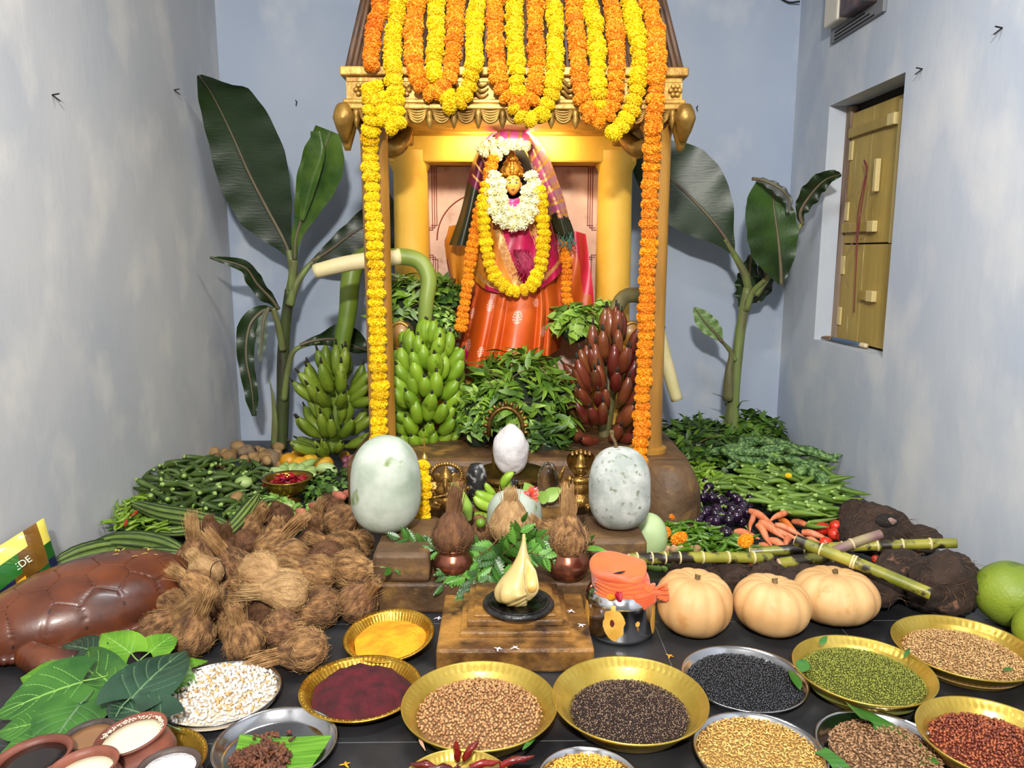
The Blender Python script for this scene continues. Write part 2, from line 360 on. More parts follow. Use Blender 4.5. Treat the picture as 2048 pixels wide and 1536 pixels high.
arc=[(cx+.25*math.cos(t),4.317,cz+.25*math.sin(t)) for t in np.linspace(0,PI,30)]
m.add(tube(arc,.004,5,30,raw=True),mi=1); m.add(ball(.11,.004,.10,20,10),T((cx-.1,4.318,cz-.02)),mi=1)
pp('painted_panel',m,[pink,mar],False)
m=MB().add(boxb(RXL-.1,RXR+.1,4.12,4.30,1.66,1.85,.01)); pp('rear_beam',m,yel,False)
for x in (RXL-.02,RXR+.02):
    m=MB().add(boxb(x-.05,x+.05,3.5,4.2,1.74,1.84,.01)); pp('side_beam',m,gold,False)
for x,s in ((PXL,1),(PXR,-1)):
    m=MB().add(boxb(x-.03,x+.03,3.48,3.54,1.70,1.82)); m.add(tube([(x,3.56,1.70),(x+s*.06,3.60,1.66),(x+s*.10,3.66,1.70),(x+s*.13,3.72,1.76)],[.03,.045,.04,.02],8,12)); pp('bracket',m,gold)
m=MB().add(boxb(-.60,.73,3.42,4.4,1.86,1.90)); pp('ceiling_board',m,yel,False)
# rear shrine bulb; the front one is added to light the face
bm=MB().add(ball(.028,.028,.034,14,8),T((.05,3.98,1.80),(0,0,0),.4)); bm.add(ball(.02,.02,.024,14,8),T((.05,3.62,1.80),(0,0,0),.6)); bo=pp('bulb',bm,mat('warm_bulb',(1,.75,.35),emit=6))
pp('bulb_holder',MB().add(lathe([(0,1.845),(.018,1.845),(.018,1.87),(0,1.87)],12),T((.05,3.98,-.04))),dark)
CX0,CX1,CY=-.655,.775,3.385
m=MB()
for z0,z1,o in ((1.925,1.962,.012),(1.9,1.925,-.008),(1.815,1.835,.004),(1.79,1.815,.014)): m.add(boxb(CX0-o,CX1+o,CY-o,4.42,z0,z1,.006))
m.add(boxb(CX0+.01,CX1-.01,CY+.01,4.42,1.805,1.93)); pp('cornice',m,goldL,False)
def rosette(c,r):
    m=MB()
    for k in range(6):
        a=k*PI/3; m.add(ball(r*.36,r*.22,r*.30,10,7),T((c[0]+math.cos(a)*r*.6,c[1],c[2]+math.sin(a)*r*.6)))
    m.add(ball(r*.25,r*.3,r*.25,10,7),T((c[0],c[1]-.004,c[2]))); return m
xs=[pt(q,160,3.38).x for q in (720,808,908,1280,1352)]+[.03,.33]
for x in xs: pp('rosette',rosette((x,CY-.002,1.87),.032),goldL)
for i,x in enumerate(np.arange(CX0+.1,CX1-.05,.092)):
    if min(abs(x-q) for q in xs)<.035: continue
    m=MB()
    for k in range(3):
        z=1.848+.022*k; m.add(tube([(x-.045,CY-.002,z),(x-.015,CY-.012,z+.014),(x+.015,CY-.004,z-.008),(x+.045,CY-.002,z+.006)],[.003,.009,.007,.003],7,14))
    pp('carved_scroll',m,gold)
n=13; dx=(CX1-CX0-.1)/n
for i in range(n+1):
    x=CX0+.05+i*dx
    m=MB().add(lathe([(0,-.055),(.006,-.045),(.016,-.02),(.013,0),(.018,.012),(.01,.03),(0,.03)],10),T((x,CY-.004,1.765))); pp('pendant',m,gold)
    if i<n:
        m=MB(); 
        m.add(boxb(x+.006,x+dx-.006,CY+.004,CY+.012,1.755,1.795))
        for k in range(5):
            d=.012+.011*k; m.add(tube([(x+.006+.002*k,CY-.002,1.792),(x+dx*.25,CY-.006,1.793-d*.75),(x+dx*.5,CY-.008,1.793-d),(x+dx*.75,CY-.006,1.793-d*.75),(x+dx-.006-.002*k,CY-.002,1.792)],.0062,6,16))
        pp('swag',m,gold)
for x in (CX0,CX1):
    m=MB().add(tube([(x,CY-.01,1.80),(x-.0,CY-.025,1.76),(x,CY-.01,1.70),(x,CY+.01,1.665)],[.03,.045,.032,.012],12,16)).add(tube([(x,CY+.03,1.79),(x,CY+.04,1.70),(x,CY+.05,1.63)],[.05,.04,.012],10,10)); pp('corner_drop',m,gold)
# side cornice swags
# roof
RY0,RZ0,RY1,RZ1=3.40,1.962,3.84,2.72
def roofpt(u,t): # u across 0..1, t up 0..1
    xa=CX0+.02+t*.10; xb=CX1-.02-t*.10
    return Vector((xa+(xb-xa)*u,RY0+(RY1-RY0)*t,RZ0+(RZ1-RZ0)*t))
m=MB(); f=[roofpt(0,0),roofpt(1,0),roofpt(1,1),roofpt(0,1)]; b=[Vector((p.x,7.9-p.y,p.z)) for p in f]
v=np.array([list(q) for q in f+b]); m.add((v,[np.array([[0,1,2,3],[5,4,7,6],[4,0,3,7],[1,5,6,2],[3,2,6,7]])])); pp('roof',m,brownr,False)
m=MB()
for i in range(28):
    u=(i+.5)/28; m.add(tube([roofpt(u,0)+Vector((0,-.004,0)),roofpt(u,1)+Vector((0,-.004,0))],.012,8,3),mi=0)
for u in (0,1): m.add(tube([roofpt(u,0),roofpt(u,1)],.014,8,3))
pp('roof_batten',m,brownr)
tag(pav.children[-1],kind='stuff')
# ---------------------------------------------------------------- stone platform
stone=mat('wet_brown_stone',S(54,38,24),S(112,80,46),rough=.55,scale=7,ramp=(.32,.7),c3=S(160,120,56),c3s=9,c3r=(.56,.76),bump=.6,bscale=30)
stoneB=mat('dusty_brown_stone',S(74,54,36),S(116,88,58),rough=.6,scale=6,ramp=(.3,.7),c3=S(140,106,54),c3s=10,c3r=(.58,.75),bump=.5,bscale=36)
stoneG=mat('golden_wet_stone',S(84,54,26),S(172,124,58),rough=.42,scale=9,ramp=(.35,.66),c3=S(52,34,20),c3s=12,c3r=(.52,.70),bump=.7,bscale=34,coat=.2)
tag(MB().add(boxb(-.70,.86,3.36,4.75,0,.28,.03)).build('stone_platform',stone,smooth=False),'wide brown stone platform under the pavilion posts and bananas','platform')
ped=MB().add(disp(lathe([(0,0),(.14,0),(.142,.04),(.138,.12),(.134,.18),(.125,.215),(.108,.25),(.09,.285),(.05,.288),(0,.288)],40),.008,7,2)); tag(ped.build('stone_pedestal',stoneB,loc=(.74,3.27,0)),'rounded brown stone pedestal at the foot of the right post','pedestal')
tag(MB().add(boxb(-.40,.52,2.98,3.358,0,.20,.012)).build('stone_step',stone,smooth=False),'dark wet middle step holding the stones and bronze figures','step')
tag(MB().add(boxb(-.425,.50,2.43,2.978,0,.11,.012)).build('stone_step',stone,smooth=False),'low brown stone step under the two copper pots','step')
tag(MB().add(boxb(-.43,-.24,2.432,2.79,.111,.212,.014)).build('stone_block',stoneB,smooth=False),'squared brown stone block under the left ash gourd','stone')
tag(MB().add(boxb(.32,.52,2.60,2.9,.111,.19,.014)).build('stone_block',stoneB,smooth=False),'stone block hidden behind the steel pot, under the right ash gourd','stone')
m=MB().add(boxb(-.19,.268,2.055,2.428,0,.072,.008))
m.add(boxb(-.125,.205,2.13,2.428,.07,.088,.005)); m.add(boxb(-.105,.185,2.165,2.428,.088,.108,.004)); m.add(boxb(-.085,.165,2.185,2.42,.108,.116,.003))
tag(m.build('altar_base',stoneG,smooth=False),'golden wet stone altar slab with stepped square frame at the front','altar')
m=MB(); blk=mat('black_wet_stone',(.008,.008,.009),(.03,.03,.03),rough=.22,scale=20,bump=.4,bscale=60)
m.add(lathe([(0,0),(.108,0),(.112,.008),(.106,.016),(.095,.013)]+[(.09-.014*k+.007*j,.013+.006*(1-j)) for k in range(6) for j in (0,1)][::1]+[(0,.014)],40))
tag(m.build('stone_disc',blk,loc=(.052,2.245,.117)),'round black wet stone disc with coiled rings under the conch','stone')
# ================================================================ marigolds and garlands
mY=mat('marigold_yellow',S(240,196,4),S(252,218,14),rough=.6,scale=60,rv=.06,hv=.008)
mO=mat('marigold_orange',S(238,140,10),S(250,165,30),rough=.6,scale=60,rv=.07,hv=.008)
mO2=mat('marigold_deep_orange',S(232,126,14),S(246,150,24),rough=.6,scale=60,rv=.06,hv=.008)
mW=mat('flower_cream',S(244,238,180),S(250,248,222),rough=.6,scale=30,rv=.04)
mWc=mat('flower_centre',S(236,214,90),rough=.7)
def marigold_sh(r,flat,npet,seed,pl=.22,pw=.19):
    rg=random.Random(seed); m=[]
    sh0=ball(r*.82,r*.82,r*.82*flat,14,9)
    pv=np.array([(0,0,0),(pl*.5,-pw*.5,.02),(pl*.5,pw*.5,.02),(pl*1.0,-pw*.42,.10),(pl*1.0,pw*.42,.10),(pl*1.12,0,.02),(pl*.5,0,-.04)])*r
    pf=[np.array([[0,1,6],[0,6,2],[1,3,5],[1,5,6],[6,5,4],[6,4,2]])]
    Ms=[]
    for i in range(npet):
        z=1-2*(i+.5)/npet; a=i*2.39996+rg.uniform(-.2,.2); q=math.sqrt(1-z*z)
        d=Vector((q*math.cos(a),q*math.sin(a),z)); p=Vector((d.x*r*.74,d.y*r*.74,d.z*r*.74*flat))
        n=Vector((d.x,d.y,d.z/flat)).normalized()
        tilt=(n+Vector((rg.uniform(-1,1),rg.uniform(-1,1),rg.uniform(-1,1)))*.75).normalized()
        Ms.append(T(p,qx(tilt,rg.uniform(0,6.3)),rg.uniform(.8,1.2)))
    return sh0,(pv,pf),Ms
def marigold_mesh(name,mt,r=.04,flat=.62,npet=480,seed=1):
    a,p,Ms=marigold_sh(r,flat,npet,seed); m=MB().add(a); m.many(p,Ms); return m.mesh(name,mt,smooth=False)
MG={k:[marigold_mesh('marigold',mt,seed=s,flat=f) for s,f in ((1,.62),(2,.7))] for k,mt in (('Y',mY),('O',mO),('D',mO2))}
def on_front(px,py):
    r=ray(px,py); o=Vector((0,0,CAMZ))
    n=Vector((0,-(RZ1-RZ0),RY1-RY0)).normalized(); p0=Vector((0,RY0,RZ0))
    p=o+r*((p0-o).dot(n)/r.dot(n)); 
    if p.z>RZ0+.02: return p+n*.03
    q=pt(px,py,CY-.045 if p.z>1.66 else CY+.03)
    return q if q.z>.36 else pt(px,py,CY+.03-.10*min(1,(.36-q.z)/.08))
def garland(name,paths,kind,label,step=.036,size=1.0,conv=on_front,group=None,cat='garland',part='marigold'):
    rg=random.Random(hash(label)%999 if False else len(label)*7+int(paths[0][0][0])); first=None; o=None
    for path in paths:
        P=[conv(*q) for q in path]; L=sum((P[i+1]-P[i]).length for i in range(len(P)-1)); n=max(3,int(L/(step*size)))
        p=smooth_path(P,n)
        if o is None: o=empty(name,Vector(p[0]),label,cat,group); base=Vector(p[0]); total=0
        for k in range(n):
            t=Vector(p[min(k+1,n-1)]-p[max(k-1,0)]); ch=bpy.data.objects.new(part,rg.choice(MG[kind])); COL.objects.link(ch); ch.parent=o
            s=size*rg.uniform(.88,1.12); ch.location=Vector(p[k])-base+Vector((rg.uniform(-1,1),rg.uniform(-1,1)*.5,0))*.004
            ch.rotation_mode='QUATERNION'; ch.rotation_quaternion=qz(t+Vector((rg.uniform(-.2,.2),rg.uniform(-.2,.2),rg.uniform(-.1,.1)))*t.length,rg.uniform(0,6)); ch.scale=(s,s,s*rg.uniform(.9,1.1))
        o['n']=1
    if 'n' in o: del o['n']
    return o
rg_='garlands over the pavilion roof'
TOP=-90
def g(path): return [(path[0][0]+ (path[0][0]-path[1][0])*.6,TOP)]+path if path[0][1]==0 else path
garland('marigold_garland',[[(762,TOP),(764,0),(765,36)],[(752,52),(748,80),(742,128)]],'D','short broken orange marigold string at the left edge of the roof',group=rg_)
garland('marigold_garland',[g([(800,0),(792,60),(786,110),(788,150),(790,190),(794,222),(792,252),(776,246),(770,228),(757,206),(744,186)]),[(750,178),(768,200),(776,222)]],'Y','yellow marigold strand over the left roof corner, looping into a tangle at the post top',group=rg_)
garland('marigold_garland',[[(740,178),(742,240),(741,300),(744,380),(748,460),(751,540),(753,620),(756,700),(759,780),(758,840),(757,897)]],'Y','long yellow marigold string down the left front post',step=.040,size=.98,group='garlands down the front posts')
garland('marigold_garland',[g([(840,0),(828,70),(828,120),(838,160),(858,186),(882,180),(900,150),(908,90),(912,40),(915,0)])],'O','orange marigold loop on the left third of the roof',group=rg_)
garland('marigold_garland',[g([(873,0),(874,60),(870,110),(869,152)])],'Y','short yellow marigold strand inside the left orange loop',group=rg_)
garland('marigold_garland',[g([(957,0),(950,60),(947,130),(938,170),(921,200),(904,210),(892,192)])],'Y','yellow marigold strand hooked under the cornice right of the left orange loop',group=rg_)
garland('marigold_garland',[g([(990,0),(990,90),(996,150),(1010,188),(1033,206),(1056,204),(1069,178),(1072,120),(1070,50),(1074,0)])],'O','orange marigold loop on the middle of the roof',group=rg_)
garland('marigold_garland',[g([(1027,0),(1030,80),(1032,130),(1035,182)])],'Y','short yellow marigold strand inside the middle orange loop',group=rg_)
garland('marigold_garland',[g([(1103,0),(1110,60),(1108,120),(1106,170),(1095,208)]),[(1083,228),(1082,230)],[(1060,238),(1042,234),(1032,216)]],'Y','yellow marigold strand ending in loose blooms under the cornice above the goddess',group=rg_)
garland('marigold_garland',[g([(1143,0),(1150,60),(1155,120),(1161,170),(1172,214),(1195,238),(1216,226),(1229,190),(1232,140),(1229,80),(1218,0)])],'O','orange marigold loop on the right third of the roof',group=rg_)
garland('marigold_garland',[g([(1172,0),(1188,60),(1192,110),(1195,160),(1198,208)])],'Y','short yellow marigold strand inside the right orange loop',group=rg_)
garland('marigold_garland',[g([(1252,0),(1266,60),(1277,115),(1273,180),(1258,228),(1228,266)])],'Y','yellow marigold strand ending in a tip inside the right roof corner',group=rg_)
garland('marigold_garland',[g([(1290,0),(1308,70),(1312,130),(1312,200),(1309,238)])],'O','orange marigold strand over the right roof edge, meeting the right post string',group=rg_)
garland('marigold_garland',[[(1307,256),(1303,340),(1299,420),(1297,500),(1293,580),(1291,660),(1288,740),(1284,820),(1282,890),(1278,975)]],'O','long orange marigold string down the right front post',step=.040,size=.98,group='garlands down the front posts')
# ================================================================ banana plants
leafm=mat('banana_leaf_dark',S(20,36,18),S(38,58,28),rough=.38,scale=3,stretch=(1,1,1),bump=.15,bscale=60,bstretch=(.3,.3,2),ramp=(.3,.7))
leafm2=mat('banana_leaf_green',S(44,76,24),S(84,112,40),rough=.4,scale=6,bump=.15,bscale=60)
leafy=mat('banana_leaf_young',S(96,128,72),S(130,156,98),rough=.45,scale=30,stretch=(1,1,3),bump=.2)
rib=mat('leaf_rib',S(104,100,74),S(100,84,70),rough=.5,scale=9)
stemm=mat('pseudostem',S(118,136,72),S(96,84,64),rough=.45,scale=5,stretch=(3,3,.5),ramp=(.35,.75),c3=S(60,48,44),c3s=11,c3r=(.6,.75),bump=.2)
stemd=mat('pseudostem_dark',S(74,88,46),S(52,50,34),rough=.45,scale=5,stretch=(3,3,.5),ramp=(.35,.75),c3=S(40,32,30),c3s=11,c3r=(.6,.75),bump=.2)
def plant(name,base,label):
    return empty(name,base,label,'banana plant')
def pc(o,name,shs,mt,base,**k):
    m=MB()
    for s in (shs if isinstance(shs,list) else [shs]): m.add(s)
    ch=m.build(name,mt,o,**k); ch.data.transform(Matrix.Translation(-Vector(base))); return ch
def bleaf(o,base,path,wl,wr,up=(0,-1,0),mt=None,pet=None,ribr=(.011,.007,.002),fold=.05,wave=.02,wf=5,curl=0,nu=36):
    P=[pt(*q) for q in path]; Y=sum(q[2] for q in path)/len(path)
    l=pc(o,'leaf',blade(P,[m_px(a,Y) for a in wl],[m_px(a,Y) for a in wr],up,nu,7,fold,wave,wf,curl),mt or leafm,base)
    sm=smooth_path(P,nu); up=np.array(up); 
    r=MB().add(tube([q+up*.004 for q in sm],list(ribr),6,raw=True)).build('midrib',rib,l); r.data.transform(Matrix.Translation(-Vector(base)))
    if pet: pc(o,'leaf_stalk',tube([pt(*q[:3]) for q in pet],[m_px(q[3],q[2]) for q in pet],10,24),stemm,base)
    return l
Bs=pt(560,898,4.55); bp=plant('banana_plant',Bs,'banana plant with a tall dark leaf in the left back corner')
pc(bp,'stem',tube([pt(561,900,4.55),pt(566,800,4.55),pt(567,700,4.55),pt(572,640,4.54),pt(580,580,4.52)],[m_px(q,4.55) for q in (14,13,13,11,10)],14,30),stemd,Bs)
pc(bp,'sheath',tube([pt(548,896,4.5),pt(550,840,4.5),pt(545,790,4.5),pt(538,755,4.5)],[.02,.02,.01,.002],8,12,flat=.5),stemm,Bs)
bleaf(bp,Bs,[(583,520,4.5),(572,488,4.49),(536,420,4.46),(500,350,4.42),(460,260,4.36),(425,190,4.26),(398,150,4.13)],[3,32,58,62,60,50,40,26,4],[3,20,50,70,84,84,80,66,5],pet=[(578,590,4.52,9),(586,545,4.5,9),(578,500,4.49,6)],wave=.007,wf=7,fold=.12)
bleaf(bp,Bs,[(590,520,4.48),(592,478,4.46),(610,420,4.44),(636,345,4.42),(662,262,4.40)],[4,8,14,26,33,33,26],[4,10,20,34,46,52,46,20],mt=leafm2,pet=[(583,580,4.5,8),(588,520,4.48,8)],fold=.55,wave=.01)
pc(bp,'leaf_fold',blade([pt(604,440,4.40),pt(626,360,4.37),pt(646,300,4.35),pt(640,262,4.36)],[m_px(q,4.4) for q in (4,14,22,24,16)],[m_px(q,4.4) for q in (4,10,12,6,2)],(0,-1,0),20,5,.6),leafm2,Bs)
bleaf(bp,Bs,[(625,522,4.50),(660,500,4.56),(700,470,4.62),(750,440,4.66),(795,415,4.68)],[3,12,18,22,30,34,36],[3,36,60,76,70,60,44],pet=[(579,610,4.5,9),(592,570,4.49,8),(615,535,4.5,6),(640,512,4.52,4)],wave=.01)
bleaf(bp,Bs,[(558,618,4.45),(545,600,4.42),(515,568,4.36),(490,535,4.3),(420,514,4.22)],[4,14,17,14,10,7,3],[4,8,14,17,14,9,2],wave=.02,wf=4,fold=.4)
bleaf(bp,Bs,[(545,618,4.44),(525,622,4.40),(500,650,4.36),(492,710,4.34),(503,775,4.34),(509,832,4.34)],[3,14,18,16,14,12,11,4],[3,18,22,18,16,16,14,5],up=(.3,-1,0),pet=[(566,700,4.5,7),(556,650,4.46,7),(546,616,4.44,6)],fold=.3,wave=.02)
bleaf(bp,Bs,[(538,615,4.38),(528,640,4.34),(524,690,4.33),(518,725,4.32)],[2,8,10,8,2],[2,10,12,8,2],mt=mat('leaf_underside',S(92,104,88),rough=.6),fold=.3)
bleaf(bp,Bs,[(600,690,4.46),(625,682,4.48),(665,678,4.52),(700,688,4.55),(742,704,4.58)],[3,6,12,26,40,34,20,6],[2,8,12,14,16,14,12,4],pet=[(568,800,4.52,7),(576,740,4.5,6),(590,700,4.47,5),(640,683,4.5,3)],wave=.03,wf=3)
# right plant
Br=pt(1463,880,4.55); rp=plant('banana_plant',Br,'banana plant with broad leaves by the right wall, standing in the greens')
pc(rp,'stem',tube([pt(1462,895,4.55),pt(1466,800,4.54),pt(1474,720,4.53),pt(1484,640,4.52),pt(1496,575,4.5)],[m_px(q,4.5) for q in (16,13,11,10,9)],14,30),stemm,Br)
pc(rp,'sheath',tube([pt(1456,800,4.5),pt(1458,740,4.49),pt(1462,705,4.48),pt(1444,684,4.46),pt(1432,675,4.45)],[.03,.03,.02,.012,.006],8,16),stemm,Br)
bleaf(rp,Br,[(1468,510,4.46),(1450,475,4.45),(1410,425,4.46),(1360,375,4.5),(1310,335,4.56),(1262,300,4.6)],[2,24,50,66,70,60,40,10],[2,18,46,66,78,80,70,50,10],pet=[(1498,580,4.5,8),(1488,545,4.48,8),(1466,505,4.46,6),(1450,478,4.45,4)],fold=.1,wave=.006,wf=5)
bleaf(rp,Br,[(1562,570,4.30),(1561,535,4.29),(1555,470,4.28),(1548,420,4.28),(1545,365,4.32)],[3,36,58,62,60,54,34],[3,22,34,40,38,30,12],mt=mat('banana_leaf_mid',S(22,44,16),S(54,84,30),rough=.36,scale=4,bump=.15,bscale=60),pet=[(1492,620,4.5,8),(1505,585,4.46,6),(1530,560,4.4,5)],fold=.12,wave=.008)
bleaf(rp,Br,[(1505,358,4.30),(1530,362,4.24),(1560,378,4.2),(1578,400,4.2),(1577,425,4.2)],[2,6,8,8,3],[2,8,14,12,4],mt=mat('leaf_underside_grey',S(82,86,84),rough=.5),up=(0,-1,.3))
bleaf(rp,Br,[(1605,450,4.28),(1600,425,4.26),(1622,388,4.22),(1650,360,4.16),(1682,348,4.08)],[2,10,22,24,18,6],[2,12,18,16,12,4],fold=.3,wave=.02,pet=[(1512,590,4.46,6),(1560,520,4.36,5),(1603,448,4.28,4)])
bleaf(rp,Br,[(1500,510,4.56),(1498,550,4.6),(1490,590,4.6),(1480,620,4.58)],[4,16,22,14,3],[4,20,26,20,3],fold=.1)
bleaf(rp,Br,[(1520,520,4.58),(1530,560,4.6),(1520,590,4.6),(1500,605,4.58)],[4,12,18,12,3],[4,12,16,10,3],fold=.1)
bleaf(rp,Br,[(1444,684,4.45),(1432,668,4.44),(1410,645,4.43),(1388,615,4.42)],[2,10,16,18,14,3],[2,14,20,20,15,3],mt=leafy,pet=[(1470,720,4.5,5),(1458,700,4.48,4),(1442,680,4.45,3)],fold=.15,wave=.01)
for a,b,c in (((1452,810),(1446,795),(1424,786)),((1476,815),(1484,803),(1500,802))): pc(rp,'rootlet',tube([pt(*a,4.5),pt(*b,4.48),pt(*c,4.46)],[.006,.003,.001],5,10),stemd,Br)
# ================================================================ banana bunches
gban=mat('green_banana',S(104,138,30),S(138,168,44),rough=.38,scale=6,ramp=(.3,.7),c3=S(70,84,24),c3s=22,c3r=(.62,.72),rv=.08,bump=.04)
pban=mat('plantain_green',S(92,118,28),S(132,150,46),rough=.42,scale=6,ramp=(.3,.7),c3=S(58,70,24),c3s=18,c3r=(.6,.72),rv=.1,bump=.05)
rban=mat('red_banana',S(92,38,26),S(124,62,38),rough=.28,scale=7,ramp=(.3,.75),c3=S(98,84,40),c3s=6,c3r=(.55,.78),rv=.22,hv=.015,coat=.3)
btip=mat('banana_tip',S(40,34,20),rough=.8)
def finger(L,r,bend=.35,n=9,tip=.5,sq=.12):
    """a banana from its stem at the origin, out along X and curving up"""
    P=[]; k=10
    for i in range(k+1):
        t=i/k; a=bend*(t-.15); P.append((L*(t)*math.cos(a*.6),0,L*bend*t*t*.55))
    rr=[.28,.34,.62,.9,1,1,1,.97,.86,.6,.26]
    def mod(R_,a,t): return R_*(1+sq*np.cos(a*5)*.6)
    body=tube(P,[q*r for q in rr],10,18,mod=mod); 
    e=Vector(P[-1]); d=(Vector(P[-1])-Vector(P[-2])).normalized()
    return body,tube([e-d*.004,e+d*r*tip],[r*.26,r*.16],6,3)
def finger_mesh(name,L,r,bend,mt,tip=.5):
    a,b=finger(L,r,bend,tip=tip); return MB().add(a).add(b,mi=1).mesh(name,[mt,btip])
def bunch(o,base,axis,rows,meshes,rg,side=-1,part='banana'):
    for (t,rad,n,a0,a1,elev,sc) in rows:
        c=axis(t)
        for i in range(n):
            f=(i+.5)/n; a=R(a0+(a1-a0)*f+rg.uniform(-9,9)); out=Vector((math.sin(a),-math.cos(a),0))
            el=R(elev+rg.uniform(-15,15)); d=(out*math.cos(el)+Vector((0,0,1))*math.sin(el)+Vector((math.cos(a),math.sin(a),0))*(rg.uniform(-.3,.3)+.12*math.sin(a))).normalized()
            ch=bpy.data.objects.new(part,rg.choice(meshes)); COL.objects.link(ch); ch.parent=o
            ch.location=c+out*rad-Vector(base)+Vector((0,0,rg.uniform(-.012,.012)))
            x=d; y=Vector((0,0,1)).cross(x).normalized(); z=x.cross(y); M=Matrix((x,y,z)).transposed()
            ch.rotation_mode='QUATERNION'; ch.rotation_quaternion=M.to_quaternion(); s=sc*rg.uniform(.9,1.08); ch.scale=(s,s,s)
stalk=mat('banana_stalk',S(124,142,60),S(98,116,50),rough=.45,scale=5,stretch=(1,1,.4),c3=S(96,70,50),c3s=8,c3r=(.62,.75),bump=.15)
stalkp=mat('stalk_pale',S(226,208,164),S(206,196,140),rough=.55,scale=5,c3=S(140,110,70),c3s=14,c3r=(.66,.75),bump=.15)
stalkr=mat('stalk_olive',S(112,108,58),S(88,78,48),rough=.5,scale=6,c3=S(50,40,30),c3s=10,c3r=(.6,.7),bump=.2)
rb=random.Random(11)
# dense green bunch behind the left post
base=pt(855,930,3.80); Bb=empty('banana_bunch',base,'dense bunch of small green bananas with an arched pale stalk behind the left post','banana bunch')
gm=[finger_mesh('banana',.142,.0315,b,gban) for b in (.5,.65,.8,.95)]
top=pt(856,690,3.84); bot=pt(855,925,3.80)
ax=lambda t: top.lerp(bot,t)
rows=[(.02,.02,7,-75,75,66,1.0)]+[(.10+.105*k,.055+.03*math.sin(PI*min(1,(k+1.5)/9)),8+k%2,-108,108,[52,44,38,34,30,26,22,16,6][k],[1.02,1.05,1.08,1.08,1.06,1.03,1,.95,.85][k]) for k in range(9)]
bunch(Bb,base,ax,rows,gm,rb)
pc(Bb,'stalk',tube([pt(855,930,3.82),pt(856,700,3.86),pt(850,650,3.86),pt(853,600,3.86),pt(857,555,3.88),pt(838,522,3.9),pt(795,513,3.9),pt(740,520,3.86)],[m_px(q,3.85) for q in (10,13,14,14,14,16,17,16)],14,50),stalk,base)
l=pc(Bb,'stalk_end',tube([pt(800,513,3.898),pt(740,520,3.86),pt(690,528,3.82),pt(640,540,3.8),pt(630,543,3.8)],[m_px(q,3.85) for q in (16.5,16,16,15.5,14)],14,24),stalkp,base); l['label']='peeled cream stalk end'
# loose plantain bunch standing on the floor at left
base=pt(660,908,4.25); Bp=empty('banana_bunch',base,'bunch of large green plantains standing in front of the back wall, left of the shrine','banana bunch')
gm=[finger_mesh('banana',.20,.030,b,pban,1.0) for b in (.35,.5,.7)]
top=pt(678,775,4.3); bot=pt(664,905,4.25); ax=lambda t: top.lerp(bot,t)
rows=[(-.10,.04,5,-85,75,62,1.0),(.10,.06,7,-110,105,40,1.05),(.24,.07,8,-115,115,18,1.05),(.55,.06,5,-95,95,58,.95),(.74,.07,8,-112,112,28,.98),(.92,.07,7,-115,110,6,.9),(1.0,.04,5,-60,60,40,.6)]
bunch(Bp,base,ax,rows,gm,rb)
pc(Bp,'stalk',tube([pt(664,905,4.27),pt(676,780,4.33),pt(682,700,4.34),pt(696,620,4.36),pt(700,570,4.38),pt(710,530,4.4),pt(745,505,4.42)],[m_px(q,4.3) for q in (13,15,16,17,18,20,20)],14,40),mat('stalk_green',S(92,118,30),S(120,140,48),rough=.42,scale=4,bump=.1),base)
# red bunch
base=pt(1200,925,3.78); Bq=empty('banana_bunch',base,'bunch of glossy reddish brown bananas beside the right post','banana bunch')
gm=[finger_mesh('banana',.175,.0285,b,rban,1.1) for b in (.25,.4,.6)]
top=pt(1225,700,3.84); bot=pt(1205,915,3.78); ax=lambda t: top.lerp(bot,t)
rows=[(-.05,.03,5,-85,70,72,1.0),(.08,.08,7,-100,85,58,1.0),(.24,.08,9,-105,85,50,1.05),(.38,.10,9,-110,90,46,1.05),(.52,.10,9,-110,90,40,1.0),(.66,.10,9,-112,90,30,1.0),(.80,.09,8,-110,90,16,1.0),(.93,.07,8,-105,85,-6,1.0)]
bunch(Bq,base,ax,rows,gm,rb)
pc(Bq,'stalk',tube([pt(1205,915,3.8),pt(1222,720,3.86),pt(1226,660,3.88),pt(1232,620,3.9),pt(1252,592,3.95),pt(1290,598,4.0),pt(1318,660,4.03)],[m_px(q,3.85) for q in (12,14,17,17,15,16,15)],14,44),stalkr,base)
l=pc(Bq,'stalk_end',tube([pt(1308,630,4.02),pt(1318,665,4.03),pt(1332,720,4.05),pt(1345,770,4.05),pt(1354,800,4.05)],[m_px(q,4) for q in (12,13,13,13,12)],14,24),stalkp,base); l['label']='peeled cream stalk end'
